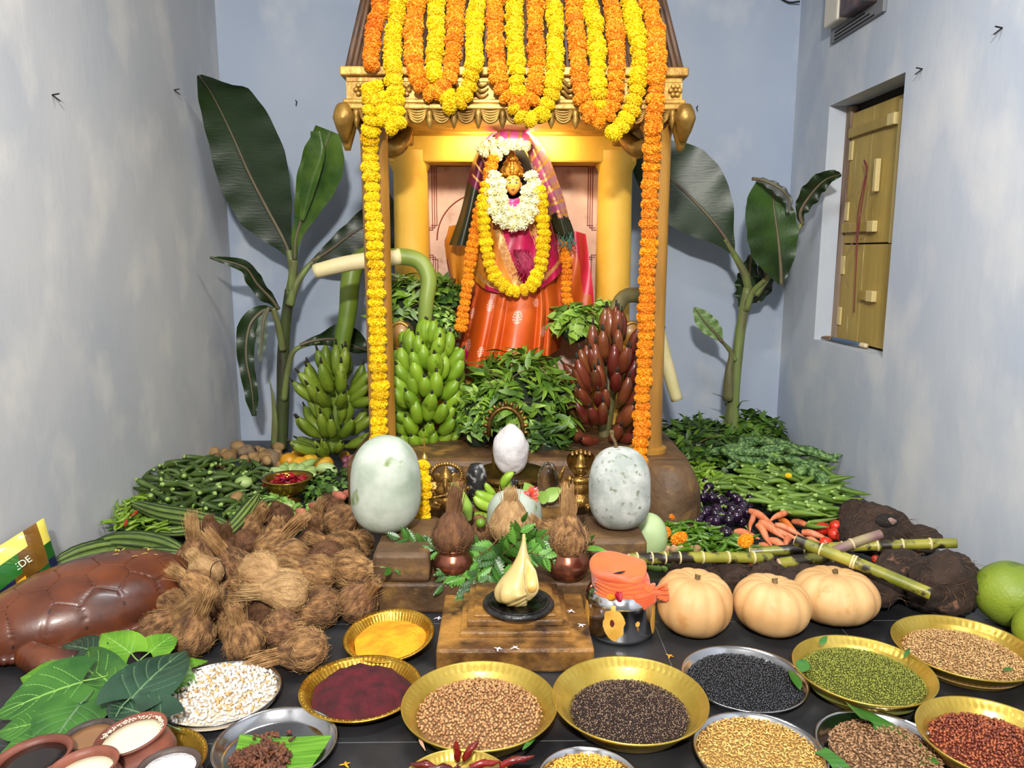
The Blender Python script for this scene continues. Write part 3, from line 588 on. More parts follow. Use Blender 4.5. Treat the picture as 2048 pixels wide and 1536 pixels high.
# ================================================================ heaps of leaves
def leafheap(name,label,c,rad,n,L,W,cols,seed,cat='leaves',up=.5,fl=1.0,twig=0,lower=-.2,droop=.3,asp=.35):
    """leafy twigs piled on a mound; rad=(rx,ry,rz)"""
    rg=random.Random(seed); m=MB(); per=[[] for _ in cols]; c=Vector(c)
    while sum(map(len,per))<n:
        a=rg.uniform(0,2*PI); z=rg.uniform(lower,1); q=math.sqrt(max(0,1-z*z)); k=rg.uniform(.72,1.03)
        d=Vector((q*math.cos(a),q*math.sin(a),z)); p=c+Vector((d.x*rad[0],d.y*rad[1],d.z*rad[2]))*k
        if d.y>.55: continue
        dirn=(Vector((d.x,d.y,d.z*.6))*.5+Vector((rg.uniform(-1,1),rg.uniform(-1,1)*.6,rg.uniform(-.8,.6)))).normalized()
        nrm=(d+Vector((rg.uniform(-.6,.6),rg.uniform(-.6,.6),rg.uniform(0,.9)))).normalized()
        y=nrm.cross(dirn).normalized(); zz=dirn.cross(y); s=rg.uniform(.65,1.15)
        per[rg.randrange(len(cols))].append(Matrix.Translation(p)@Matrix((dirn,y,zz)).transposed().to_4x4()@Matrix.Diagonal((s,s,s,1)))
    sh=leaf(L,W,6,droop=droop)
    for i,Ms in enumerate(per): m.many(sh,Ms,mi=i)
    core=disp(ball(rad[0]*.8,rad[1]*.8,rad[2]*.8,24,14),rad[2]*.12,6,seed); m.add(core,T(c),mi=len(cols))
    for i in range(twig):
        a=rg.uniform(-1,1); p=c+Vector((a*rad[0]*.8,-rad[1]*rg.uniform(.4,.9),rad[2]*rg.uniform(.1,.9)))
        d=Vector((rg.uniform(-1,1),-.3,rg.uniform(-.5,.7)))*.09; m.add(tube([p-d,p+Vector((0,-.02,.02)),p+d],[.003,.0025,.001],5,8),mi=len(cols)+1)
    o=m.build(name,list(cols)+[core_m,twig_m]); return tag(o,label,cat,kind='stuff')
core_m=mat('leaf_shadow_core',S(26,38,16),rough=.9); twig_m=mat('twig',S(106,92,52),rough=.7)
lg=mat('leaf_green',S(92,130,30),S(134,166,60),rough=.4,scale=10,rv=.0); lg2=mat('leaf_green_dark',S(62,96,24),S(98,130,42),rough=.42,scale=10)
ll=mat('leaf_light',S(120,160,60),S(150,182,90),rough=.45,scale=10); lp=mat('leaf_pale',S(150,172,120),S(120,148,90),rough=.5,scale=10)
dk1=mat('greens_dark',S(40,66,26),S(66,96,38),rough=.42,scale=9); dk2=mat('greens_mid',S(66,102,34),S(98,134,50),rough=.45,scale=9)
def hp(px,py,Y): return pt(px,py,Y)
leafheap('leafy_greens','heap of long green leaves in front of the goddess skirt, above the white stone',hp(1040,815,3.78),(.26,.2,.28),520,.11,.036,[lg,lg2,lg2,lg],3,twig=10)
leafheap('leafy_greens','darker leaf sprigs hanging beside the white oval stone, right of it',hp(1085,895,3.62),(.14,.12,.15),170,.085,.03,[lg2,dk1],31,twig=3)
leafheap('curry_leaves','feathery fresh herb bundle between the green bunch and the white stone',hp(955,850,3.62),(.085,.1,.16),420,.045,.02,[dk2,lg],4)
leafheap('leaf_spray','pale green narrow leaves behind the arched banana stalk',hp(815,625,4.02),(.15,.08,.19),230,.10,.03,[lp,lg,lg],5,twig=4)
leafheap('leafy_greens','dark round leaves at the back left of the goddess skirt',hp(885,600,4.08),(.11,.05,.1),120,.07,.045,[lg2,dk1],6)
leafheap('herb_bundle','light green herb bundle just above the dense green bananas',hp(880,660,3.96),(.09,.07,.12),300,.04,.03,[ll,dk2,ll],7)
leafheap('lettuce_leaves','bright green crinkled leaves right of the goddess skirt',hp(1150,655,3.95),(.10,.09,.10),150,.075,.07,[ll,lg,ll],8,twig=3,droop=.6)
leafheap('lettuce_leaves','small bright leaves between the red bananas and the yellow column',hp(1212,630,4.05),(.06,.05,.08),90,.045,.04,[ll,lg],9)
leafheap('leafy_greens','dark green leaves in front of the right banana plant, left part of the heap',pz(1385,890,.09),(.24,.26,.15),420,.08,.035,[dk1,dk1,lg2],10,twig=8)
leafheap('leafy_greens','green leaves around the foot of the right banana plant',hp(1500,880,4.58),(.20,.14,.16),460,.07,.04,[dk1,dk2,lg2],12)
leafheap('bean_leaves','low heap of dark leaves between the pedestal and the bitter gourds',pz(1390,915,.05),(.26,.14,.09),260,.07,.035,[dk1,lg2],13)
# ================================================================ the goddess figure
ZP=.28
def loft(rows,nu=60,nv=40,dy=None,paint=None,off=None):
    """surface through rows of (px,py,Y) points; u along a row, v across the rows"""
    rr=[smooth_path([pt(*q) for q in r],nu) for r in rows]; g=np.zeros((nv,nu,3))
    for j in range(nu): g[:,j]=smooth_path([r[j] for r in rr],nv)
    if dy is not None:
        for i in range(nv):
            for j in range(nu): g[i,j,1]+=dy(j/(nu-1),i/(nv-1))
    f=gridf(nv,nu); mi=0
    if paint is not None: mi=np.array([paint((q%nu+.5)/(nu-1),(q//nu+.5)/(nv-1)) for q in f[:,0]])
    return (g.reshape(-1,3),[f]),mi
IB=pt(1025,715,4.0); IB=Vector((IB.x,4.05,ZP))
idol=empty('goddess_statue',IB,'draped goddess statue with a small golden face under the yellow canopy','statue')
def ip(name,sh,mt,mi=0,parent=idol,**k):
    m=MB(); 
    for s in (sh if isinstance(sh,list) else [sh]): m.add(s,mi=mi)
    o=m.build(name,mt,parent,**k); o.data.transform(Matrix.Translation(-IB)); return o
silk=mat('orange_silk',S(192,74,14),S(212,94,24),rough=.40,scale=3,stretch=(1,1,1),bump=.06,bscale=60)
silkm=mat('mustard_silk',S(186,104,20),S(214,136,38),rough=.35,scale=6,stretch=(3,3,.4),bump=.1)
mag=mat('magenta_silk',S(172,12,66),S(206,24,88),rough=.38,scale=7,stretch=(3,3,.5),bump=.1)
magd=mat('wine_silk',S(128,10,52),S(156,20,70),rough=.4,scale=7,bump=.1)
zari=mat('gold_zari',S(196,132,70),S(226,176,110),rough=.4,scale=60,metal=.3)
motif=mat('woven_motif',S(232,170,150),rough=.5)
red=mat('crimson_silk',S(196,18,52),S(222,34,70),rough=.35,scale=5,bump=.1)
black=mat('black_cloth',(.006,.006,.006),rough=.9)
grnb=mat('green_black_border',S(24,28,16),S(40,44,24),rough=.35,scale=8)
mauve=mat('mauve_silk',S(138,52,92),S(168,82,120),rough=.4,scale=8,sheen=.3)
plum=mat('plum_silk',S(72,16,40),S(104,24,62),rough=.35,scale=8)
viol=mat('violet_pink_silk',S(196,60,150),S(214,110,170),rough=.4,scale=10)
# skirt
mots=[(.14,.80,.055),(.30,.30,.05),(.52,.42,.06),(.66,.28,.04),(.10,.45,.045),(.30,.82,.045),(.74,.66,.05),(.50,.84,.045)]
def skp(u,v):
    if u<.17 and v>.86: return 2 if v>.955 else 1
    for a,b,r in mots:
        e=((u-a)/r*1.6)**2+((v-b)/(r*1.35))**2
        if e<1 and (abs((u-a)/r)<.13 or (math.sin((v-b)/r*12+abs(u-a)/r*5)>-.1)): return 3
    return 0
def skd(u,v): 
    ph=u*40+math.sin(u*17)*1.8; return (-.034*v-.008)*(abs(math.sin(ph*.5))-.5)*1.5+.004*math.sin(ph*1.3+v*2)
sh,mi=loft([[(955,545,4.10),(985,556,3.99),(1030,565,3.96),(1080,558,3.99),(1112,540,4.10)],[(938,600,4.12),(975,610,3.97),(1030,615,3.93),(1085,608,3.97),(1122,595,4.12)],[(925,660,4.12),(965,668,3.94),(1025,670,3.89),(1082,660,3.95),(1126,650,4.12)],[(912,715,4.12),(950,734,3.92),(1020,730,3.86),(1075,718,3.92),(1120,700,4.12)]],200,110,skd,skp)
ip('skirt',sh,[silk,mag,zari,motif],mi)
# torso wrap
def top_(u,v):
    b=.93-.25*abs(u-.45)
    if v>b: return 2 if v<b+.06 else (1 if u>.25 else 0)
    d=u-(.26+.22*v)
    if 0<d<.07: return 2
    if d<=0: return 0
    if abs(u-(.62+.10*v))<.006 or abs(u-(.60+.10*v))<.004 or abs(u-(.64+.1*v))<.004: return 2
    if u>.84: return 4 if u<.93 else 0
    if v<.35 and u>.62: return 0
    return 1
sh,mi=loft([[(966,400,4.08),(985,412,4.0),(1025,420,3.97),(1062,412,4.0),(1088,395,4.08)],[(952,455,4.10),(980,460,3.97),(1025,462,3.94),(1072,456,3.97),(1112,445,4.10)],[(942,515,4.12),(975,520,3.95),(1028,525,3.925),(1085,515,3.95),(1132,500,4.12)],[(936,548,4.12),(975,580,3.95),(1035,588,3.92),(1090,572,3.95),(1140,525,4.12)]],120,90,lambda u,v:-.009*math.sin(u*34+v*5)*(.3+v)-.006*math.sin(u*13-v*9),top_)
ip('body_wrap',sh,[silkm,mag,zari,silk,magd],mi)
# draped side panels
sh,mi=loft([[(898,452,4.18),(920,450,4.14),(948,462,4.10)],[(890,490,4.20),(915,500,4.12),(945,500,4.08)],[(898,545,4.20),(915,550,4.13),(938,552,4.1)],[(920,612,4.19),(925,612,4.15),(934,612,4.12)]],30,40,lambda u,v:.012*math.sin(u*12+v*3),lambda u,v:1 if u<.07 and v>.4 else (2 if u<.12 and v>.4 else 0))
ip('side_drape',sh,[silkm,magd,zari],mi)
sh,mi=loft([[(1108,470,4.08),(1140,462,4.10),(1172,468,4.16)],[(1118,520,4.06),(1150,515,4.08),(1180,530,4.16)],[(1112,580,4.08),(1150,590,4.1),(1186,585,4.16)],[(1112,640,4.10),(1155,655,4.12),(1192,662,4.16)]],50,60,lambda u,v:-.014*math.sin(u*11+v*6),lambda u,v:1 if (u-v*.6>.35 or v<.14) and v<.62 or u>.93 else 0)
ip('side_drape',sh,[silk,red],mi)
# hood: folded sari over the head
outer=[(898,490),(922,420),(938,350),(955,300),(985,265),(1020,255),(1058,264),(1092,305),(1115,360),(1130,405),(1145,470)]
inner=[(944,492),(955,430),(965,370),(972,325),(990,300),(1020,290),(1052,297),(1066,330),(1082,375),(1100,415),(1116,468)]
def hp_(u,v):
    if u<.24: return 2 if (v>.86 or v<.02) else 1
    if u<.46:
        return 2 if math.sin(u*140)>.78 and v>.2 or v>.93 else 3
    if u<.60: return 2 if math.sin(u*150)>.72 else 4
    if u<.93: return (2 if math.sin(u*118)>.70 or (math.sin(u*118+2)>.7 and math.sin(v*40)>.2) else 0)
    return 2 if v>.92 else 1
sh,mi=loft([[(a,b,4.02) for a,b in outer],[((a+c)/2,(b+d)/2,3.93) for (a,b),(c,d) in zip(outer,inner)],[(a,b,3.955) for a,b in inner],[(a*.9+102,b,4.02) for a,b in inner]],220,26,lambda u,v:.006*math.sin(v*12+u*6),hp_)
ip('hood',sh,[mauve,grnb,zari,plum,viol],mi)
sh,mi=loft([[(1102,430,3.95),(1115,425,3.93),(1140,440,3.97)],[(1112,462,3.95),(1130,460,3.93),(1148,465,3.97)],[(1122,480,3.96),(1135,482,3.94),(1148,478,3.97)]],16,16); ip('hood_end',sh,grnb)
m=MB()
for i in range(26):
    a=rb.uniform(1118,1150); b=rb.uniform(462,482); m.add(tube([pt(a,b,3.94),pt(a+rb.uniform(-8,8),b+10,3.925),pt(a+rb.uniform(-14,14),b+rb.uniform(14,26),3.93)],.0016,4,6))
o=m.build('thread_fringe',mat('teal_thread',S(60,110,100),rough=.8),idol); o.data.transform(Matrix.Translation(-IB))
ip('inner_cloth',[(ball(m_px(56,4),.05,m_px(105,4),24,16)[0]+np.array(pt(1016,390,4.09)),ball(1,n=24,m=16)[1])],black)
# head
fc=pt(1026,369,3.945); rx,rz=m_px(15.5,3.96),m_px(21,3.96)
v,f=ball(rx,.034,rz,40,28); 
for q in v:
    t=q[2]/rz
    if t<0: q[0]*=1-.34*t*t
    nx=math.exp(-((q[0])/(rx*.13))**2)*math.exp(-((t+.12)/.22)**2)
    if q[1]<0: q[1]-=nx*.009; q[1]+=.004*math.exp(-((abs(q[0])-rx*.42)/(rx*.22))**2)*math.exp(-((t-.12)/.12)**2); q[1]-=.003*math.exp(-((q[0])/(rx*.3))**2)*math.exp(-((t+.48)/.1)**2)
skin=mat('golden_skin',S(224,162,72),rough=.35,sss=.05)
head=ip('head',(v+np.array(fc),f),skin)
def fy(x,z): return fc.y-.034*math.sqrt(max(0,1-(x/rx)**2-(z/rz)**2))
def fp(name,dx,dz,a,b,c,mt,dy=-.001): x,z=dx*rx,dz*rz; return ip(name,(ball(a,b,c,14,8)[0]+np.array((fc.x+x,fy(x,z)+dy,fc.z+z)),ball(1,n=14,m=8)[1]),mt,parent=head)
wht=mat('eye_white',S(240,236,225),rough=.3); blk2=mat('kohl',(.005,.004,.004),rough=.3); lip=mat('lip_red',S(150,40,34),rough=.4)
for s in (-1,1):
    fp('eye',s*.42,.14,.0088,.004,.0042,wht,.001); fp('pupil',s*.40,.14,.0042,.0034,.0042,blk2,-.0014)
    fp('eyebrow',s*.42,.38,.0105,.003,.0019,blk2,0); 
    ip('ear',(ball(.006,.008,.011,10,8)[0]+np.array((fc.x+s*rx*1.0,fc.y+.004,fc.z)),ball(1,n=10,m=8)[1]),skin,parent=head)
fp('lips',0,-.48,.0085,.003,.0034,lip,-.003); fp('forehead_mark',0,.56,.0038,.002,.0050,mat('vermilion',S(170,20,20),rough=.5))
fp('nose_ring',.14,-.2,.0018,.002,.0018,goldL,-.006)
gc=mat('crown_gold',S(150,92,22),S(232,176,70),rough=.28,metal=.7,scale=30,bump=.5,bscale=70)
cr=pt(1024,356,3.97); u1=m_px(1,3.96)
prof=[(0,-.0*u1),(21*u1,0),(23*u1,3*u1),(22*u1,8*u1),(24*u1,12*u1),(21*u1,19*u1),(16*u1,25*u1),(18*u1,27*u1),(15*u1,31*u1),(11*u1,34*u1),(12*u1,37*u1),(8*u1,40*u1),(6*u1,43*u1),(7*u1,46*u1),(3*u1,50*u1),(2*u1,54*u1),(0,56*u1)]
cw=ip('crown',(lathe(prof,40,lambda r,z,a:(r*(1+.035*np.cos(a*12)),z))[0]+np.array((cr.x,cr.y+.012,cr.z)),lathe(prof,40)[1]),gc)
m=MB()
for k in range(9):
    a=-PI/2+(k-4)*.32; m.add(ball(.006,.005,.008,8,6),T((cr.x+math.cos(a)*24*u1,cr.y+.012+math.sin(a)*24*u1,cr.z+6*u1)))
o=m.build('crown_bead',gc,cw); o.data.transform(Matrix.Translation(-IB))
o=MB().add(ball(.013,.004,.016,12,8),T((cr.x,cr.y+.012-23*u1,cr.z+14*u1))).build('crown_crest',gc,cw); o.data.transform(Matrix.Translation(-IB))
for s in (-1,1): 
    m=MB().add(ball(.017,.012,.012,12,8),T((fc.x+s*.030,fc.y+.006,fc.z+.032),(0,s*.6,0))); o=m.build('hair',blk2,head); o.data.transform(Matrix.Translation(-IB))
sh,mi=loft([[(1005,392,3.96),(1025,398,3.93),(1045,392,3.96)],[(1002,408,3.95),(1025,415,3.915),(1050,408,3.95)],[(1000,430,3.96),(1025,440,3.92),(1052,430,3.96)]],30,20,lambda u,v:.004*math.sin(v*20+u*5)); ip('neck_cloth',sh,mat('pink_silk',S(214,30,110),S(230,90,150),rough=.35,scale=18))
m=MB()
for i in range(70):
    a=rb.gauss(1050,9); b=rb.uniform(505,520); e=rb.gauss(1050,13)
    m.add(tube([pt(1035+rb.uniform(-10,26),503+rb.uniform(-5,6),3.90),pt(a,b+14,3.885),pt(e,b+rb.uniform(25,48),3.89)],.0022,4,8))
o=m.build('tassel',magd,idol); o.data.transform(Matrix.Translation(-IB))
# garlands on the goddess
MG['W']=[]
for s in (4,5):
    a,p,Ms=marigold_sh(.04,.6,170,s,pl=.42,pw=.22); m=MB().add(a); m.many(p,Ms); m.add(ball(.016,.016,.010,10,6),T((0,0,.024)),mi=1); m.add(ball(.016,.016,.010,10,6),T((0,0,-.024)),mi=1); MG['W'].append(m.mesh('chrysanthemum',[mW,mWc],False))
def at(Y,dip=0): return lambda px,py: pt(px,py,Y)
ig='flower strings on the goddess'
garland('flower_garland',[[(986,318),(978,350),(966,395),(955,440),(945,490),(938,540),(931,590),(925,630),(922,655)]],'O','orange marigold string hanging down the left side of the goddess',size=.80,conv=at(3.89),group=ig,step=.038)
garland('flower_garland',[[(1128,472),(1132,520),(1133,560),(1134,602)]],'O','short orange marigold string at the right side of the goddess',size=.72,conv=at(3.97),group=ig,step=.038)
garland('flower_garland',[[(975,370),(968,405),(968,440),(972,490),(982,535),(1000,565),(1030,583),(1062,572),(1080,535),(1087,490),(1087,450),(1084,415),(1078,380)]],'Y','yellow marigold garland hanging in a U to the goddess waist',size=.88,conv=at(3.865),group=ig,step=.038)
garland('flower_garland',[[(990,350),(982,380),(986,412),(1000,438),(1028,449),(1052,440),(1068,415),(1072,385),(1062,352)],[(1000,365),(999,395),(1012,422),(1035,430),(1052,410),(1056,382)]],'W','cream chrysanthemum garland ringing the goddess face',size=.82,conv=at(3.86),group=ig,step=.045,part='chrysanthemum')
garland('flower_garland',[[(962,300),(975,288),(995,284),(1015,290),(1035,288),(1056,292)],[(970,304),(985,300),(992,312),(1010,300)]],'W','cream flower string across the top of the hood',size=.62,conv=at(3.90),group=ig,step=.045,part='chrysanthemum')
# carved throne arms
for px,py,lab in ((802,668,'carved gilt armrest behind the dense green bananas'),(1262,668,'carved gilt armrest behind the red banana stalk')):
    c=pt(px,py,3.93); r=m_px(26,3.93); a=empty('armrest',c,lab,'armrest')
    m=MB().add(lathe([(0,-.03),(r*.9,-.03),(r,-.02),(r,.02),(r*.9,.03),(0,.03)],28),T((0,0,0),(PI/2,0,0),(1,1,1.5))); m.build('panel',postm,a)
    m=MB().add(tube([(-r*.9,-.04,-r*1.2),(-r*.85,-.04,r*.3),(0,-.04,r*.95),(r*.85,-.04,r*.3),(r*.9,-.04,-r*1.2)],.010,8,24)); m.build('rim',gold,a)
    m=MB(); rosette((0,-.035,0),.035).build('rosette',gold,a)
    MB().add(boxb(-r*.8,r*.8,-.03,.03,ZP-c.z,0)).build('support',postm,a)
# ================================================================ ash gourds, pots, coconuts on the altar
gourdm=mat('ash_gourd_skin',S(146,160,142),S(186,194,182),rough=.8,scale=11,ramp=(.3,.65),c3=S(112,132,70),c3s=7,c3r=(.60,.66),bump=.12,bscale=60)
gourdm2=mat('ash_gourd_skin_speckled',S(152,160,154),S(192,196,192),rough=.8,scale=14,c3=S(120,126,104),c3s=45,c3r=(.58,.70),bump=.15,bscale=70)
paleg=mat('pale_green_gourd',S(164,190,130),S(188,208,156),rough=.5,scale=5)
stemg=mat('dry_stem',S(120,98,62),S(90,72,44),rough=.8,bump=.2,scale=30)
def gourd(px0,px1,py0,py1,Y,mt,label,z=None,stem=None,lean=0):
    c=pt((px0+px1)/2,(py0+py1)/2,Y); rx=m_px((px1-px0)/2,Y*1.02); rz=m_px((py1-py0)/2,Y*1.02)*1.02
    if z is not None: c.z=z+rz
    v,f=ball(1,1,1,48,36); v=np.sign(v)*np.abs(v)**np.array([.93,.93,.74]); v*=np.array([rx,rx*.95,rz]); v[:,0]*=1-.05*(v[:,2]/rz)
    v,f=disp((v,f),.004,8,int(px0))
    o=MB().add((v,f)).build('ash_gourd',mt,loc=c); o.rotation_euler=(0,lean,0); tag(o,label,'gourd')
    if stem: 
        ps=[Vector((-.01,0,rz-.012)),Vector((-.016,0,rz+.018)),Vector((-.026,0,rz+.038)),Vector((-.027,0,rz+.056))]; s=MB().add(tube(ps,[.009,.006,.006,.009],8,14)).add(ball(.010,.010,.008,8,6),T(ps[-1])).build('stem',stemg,o)
    return o
gourd(702,843,905,1103,2.64,gourdm,'large pale green ash gourd standing on the left stone block',z=.212,lean=.03)
gourd(1175,1301,948,1118,2.72,gourdm2,'white speckled ash gourd with a dried stem, beside the right post string',z=.19,stem=[(1225,962,2.72),(1219,940,2.72),(1213,925,2.72),(1212,912,2.72)],lean=-.03)
o=gourd(972,1084,1000,1098,2.84,gourdm,'small pale ash gourd behind the middle coconut',z=.112)
o=MB().add(ball(.075,.07,.10,28,20)).build('bottle_gourd',paleg,loc=pt(1297,1062,2.86)); o.location.z=.10; tag(o,'smooth light green gourd peeping out right of the speckled ash gourd','gourd')
# ---------------- coconuts
coir=mat('coir',S(88,56,30),S(164,122,76),rough=.9,scale=16,stretch=(5,5,.7),ramp=(.35,.66),c3=S(70,44,24),c3s=7,c3r=(.50,.70),bump=.9,bscale=34,rv=.17,hv=.006)
coirp=mat('coir_pale',S(140,104,64),S(188,152,104),rough=.8,scale=14,stretch=(5,5,.6),ramp=(.3,.7),bump=.5,bscale=34,rv=.1)
coird=mat('coir_dark',S(64,38,22),S(112,74,44),rough=.85,scale=14,stretch=(5,5,.7),ramp=(.3,.7),bump=.6,bscale=34,rv=.15)
fibm=mat('coir_fibre',S(140,102,60),S(190,150,98),rough=.8,scale=30,rv=.14); fibp=mat('coir_fibre_pale',S(178,142,92),S(206,172,120),rough=.8,scale=30); fibd=mat('coir_fibre_dark',S(88,56,30),S(126,88,52),rough=.8,scale=30)
def coconut_meshes(tuft,seed,r=.058,body=1.1,split=False):
    """shell along +Z with its husk tuft on top"""
    rg=random.Random(seed); prof=[]
    for i in range(12):
        t=i/11*PI*.5; prof.append((max(r*math.sin(t)**.92,.0001),-r*body*math.cos(t)))
    for i in range(1,13):
        u=i/12; prof.append((r*(1-.66*u**1.9)*(1-.10*math.sin(u*PI)),r*1.12*u))
    top=prof[-1]; tl=tuft
    neck=[(top[0]*.95,top[1]+tl*.12),(top[0]*.85,top[1]+tl*.30),(top[0]*.80,top[1]+tl*.55),(top[0]*.6,top[1]+tl*.8)]
    sh=lathe(prof+[(top[0]*.9,top[1]+tl*.04),(0,top[1]+tl*.1)],30,lambda r_,z,a:(r_*(1+.03*np.cos(a*3+seed)+.025*np.sin(a*9+z*60)),z))
    sh=disp(sh,.005,22,seed); b=MB().add(sh)
    fib=[]
    for i in range(150):      # loose fibres lying on the shell
        a=rg.uniform(0,2*PI); th=rg.uniform(.12,.62)*PI; L=rg.uniform(.3,.75); P=[]
        for k in range(5):
            t=th+(k/4-.5)*L; aa=a+(k/4-.5)*rg.uniform(-.5,.9); q=r*1.03+.003*math.sin(k*2+i)+(.007 if k in(0,4) and rg.random()<.35 else 0)
            q2=q*math.sin(t) if t<PI/2 else q*(1-.66*max(0,-math.cos(t))**1.9)*(1-.10*math.sin(max(0,-math.cos(t))*PI)); P.append((q2*math.cos(aa),q2*math.sin(aa),-q*(body if t<PI/2 else 1.12)*math.cos(t)))
        fib.append(tube(P,[.0004,.0008,.0003],3,5,raw=True))
    for s_ in fib: b.add(s_,mi=1)
    t=MB(); bend=rg.uniform(-.4,.4)
    cr=tube([(0,0,top[1]-.005)]+[(bend*tl*.3*(k/4)**2,0,z) for k,(q,z) in enumerate(neck)],[top[0]*1.0]+[q*.8 for q,_ in neck],14,14,mod=lambda R_,a,t_:R_*(1+.10*np.cos(a*7+t_*3)+.05*np.sin(a*4)))
    t.add(cr)
    for i in range(190):
        a=rg.uniform(0,2*PI); q0=top[0]*rg.uniform(.85,1.12); L=tl*rg.uniform(.6,1.12); e=rg.uniform(.35,1.05); w=rg.uniform(-.4,.4)
        if rg.random()<.10: e=rg.uniform(.9,2.0)
        P=[]
        for k in range(6):
            u=k/5; q=q0*((1-u)+e*u); aa=a+w*u; P.append((q*math.cos(aa)+bend*tl*.3*u*u,q*math.sin(aa),top[1]-.02+(L+.02)*u))
        t.add(tube(P,[.0010,.0009,.0003],3,6,raw=True),mi=1)
    return b,t
CN={}
for k,(mt,fm) in {'m':(coir,fibm),'p':(coirp,fibp),'d':(coird,fibd)}.items():
    CN[k]=[]
    for j,(tf,sd) in enumerate(((.055,1),(.085,2),(.018,3),(.036,4))):
        b,t=coconut_meshes(tf,sd+ord(k)); CN[k].append((b.mesh('coconut_shell',[mt,fm]),t.mesh('husk_tuft',[mt,fm])))
def coconut(loc,d,k,v,s,label,group='husked coconuts'):
    o=bpy.data.objects.new('coconut',CN[k][v][0]); COL.objects.link(o); o.location=loc; o.rotation_mode='QUATERNION'
    o.rotation_quaternion=qz(d,rnd.uniform(0,6)); o.scale=(s,s,s); tag(o,label,'coconut',group)
    t=bpy.data.objects.new('husk_tuft',CN[k][v][1]); COL.objects.link(t); t.parent=o; return o
def imdir(deg,tow=.0): a=R(deg); return Vector((math.cos(a),-tow,math.sin(a)))
# copper pots with coconuts
copper=mat('copper',S(122,70,52),S(160,104,82),rough=.26,metal=.85,scale=7,ramp=(.3,.7),bump=.1,bscale=50)
def pot(name,loc,prof,mt,label,cat='pot',n=40,group=None):
    o=MB().add(lathe(prof,n)).build(name,mt,loc=loc); return tag(o,label,cat,group)
def cprof(R_,H): return [(0,.0),(R_*.55,0),(R_*.82,H*.14),(R_*.99,H*.36),(R_,H*.5),(R_*.93,H*.68),(R_*.78,H*.82),(R_*.74,H*.88),(R_*.84,H*.96),(R_*.86,H),(R_*.80,H),(R_*.70,H*.88),(R_*.85,H*.6),(R_*.85,H*.4),(R_*.4,H*.1),(0,H*.08)]
cp=pz(1137,1163,.111); cp.y+=.03; R1=.072; pot('copper_pot',cp,cprof(R1,.112),copper,'round copper pot at the right, holding an upright coconut')
cp2=pz(905,1163,.111); cp2.y+=.05; pot('copper_pot',cp2,cprof(.070,.105),copper,'round copper pot at the left, half hidden by neem leaves')
cp3=pz(1022,1150,.111); cp3.y+=.10; pot('copper_pot',cp3,cprof(.060,.10),copper,'copper pot under the middle pale coconut, behind the neem sprigs')
coconut((cp.x,cp.y,.111+.112+.036),Vector((.0,.05,1)),'m',1,1.2,'tall tufted coconut sitting in the right copper pot',None)
coconut((cp2.x,cp2.y,.111+.105+.045),Vector((.04,.05,1)),'d',1,1.2,'shaggy brown coconut sitting in the left copper pot',None)
coconut((cp3.x,cp3.y,.111+.10+.050),Vector((.0,.02,1)),'p',3,1.28,'big pale coconut with a pointed top in the middle, above the conch',None)
coconut(pt(965,1060,2.9),Vector((-.3,0,1)),'m',2,.8,'small round coconut half seen right of the shaggy brown one',None)
coconut(pt(1098,1062,2.75),Vector((-.8,0,.6)),'m',0,.8,'small coconut pressed against the left side of the tall tufted one',None)
# mango-leaf ring on the right pot and neem sprigs
nleaf=mat('neem_leaf',S(32,70,16),S(58,102,26),rough=.36,scale=12,rv=.12); nleaf2=mat('neem_leaf_light',S(72,130,40),S(96,150,54),rough=.42,scale=12)
def serr(L,W,n=7,skew=.15):
    v=[(0,0,0)];T_=[];B_=[]
    k=2*n
    for i in range(1,k):
        t=i/k; w=W*.5*math.sin(PI*t**.75)**.9*(1.25 if i%2 else .8); T_.append((L*t+(-.04*L if i%2==0 else .04*L),w+skew*L*t*t*.6,-.15*L*t*t)); B_.append((L*t+(-.04*L if i%2==0 else .04*L),-w*.8+skew*L*t*t*.6,-.15*L*t*t))
    mid=[(L*i/k,skew*L*(i/k)**2*.6,.02*L-.15*L*(i/k)**2) for i in range(k+1)]
    v=mid+T_+B_; f=[]; t0=k+1; b0=t0+k-1
    for i in range(k-2): f+= [[1+i,2+i,t0+i+1,t0+i],[2+i,1+i,b0+i,b0+i+1]]
    tri=[[0,1,t0],[0,b0,1],[k-1,k,t0+k-2],[k,k-1,b0+k-2]]
    return np.array(v),[np.array(f),np.array(tri)]
def sprig(px,label,n=7,L=.062,W=.030,mt=None,name='neem_sprig',loc=None):
    """px: stem points in 3D"""
    P=smooth_path(px,24); base=Vector(P[0]); o=empty(name,base,label,'leaf sprig','neem sprigs on the altar')
    MB().add(tube([Vector(q)-base for q in P],[.0022,.0015,.0008],5,raw=True)).build('twig',twig_m,o)
    m=MB(); t,N,B=frames(P,(0,-1,.3))
    for i in range(n):
        k=int(3+(len(P)-4)*i/(n-1)) if n>1 else 12; 
        for s in ((-1,1) if i<n-1 else (0,)):
            d=Vector(t[k])*(.75 if s else 1)+Vector(B[k])*s*.8+Vector((rnd.uniform(-.2,.2),rnd.uniform(-.3,.1),rnd.uniform(-.25,.15)))
            nn=Vector(N[k])+Vector((rnd.uniform(-.4,.4),rnd.uniform(-.3,.3),rnd.uniform(-.2,.4))); d.normalize(); y=nn.cross(d).normalized(); z=d.cross(y)
            sc=rnd.uniform(.8,1.15)*(1.1-.35*i/n)
            m.add(serr(L,W,skew=.2 if s>0 else -.2),Matrix.Translation(Vector(P[k])-base)@Matrix((d,y,z)).transposed().to_4x4()@Matrix.Diagonal((sc,sc,sc,1)),mi=0 if rnd.random()<.7 else 1)
    m.build('leaflets',[mt or nleaf,nleaf2],o,smooth=False); return o
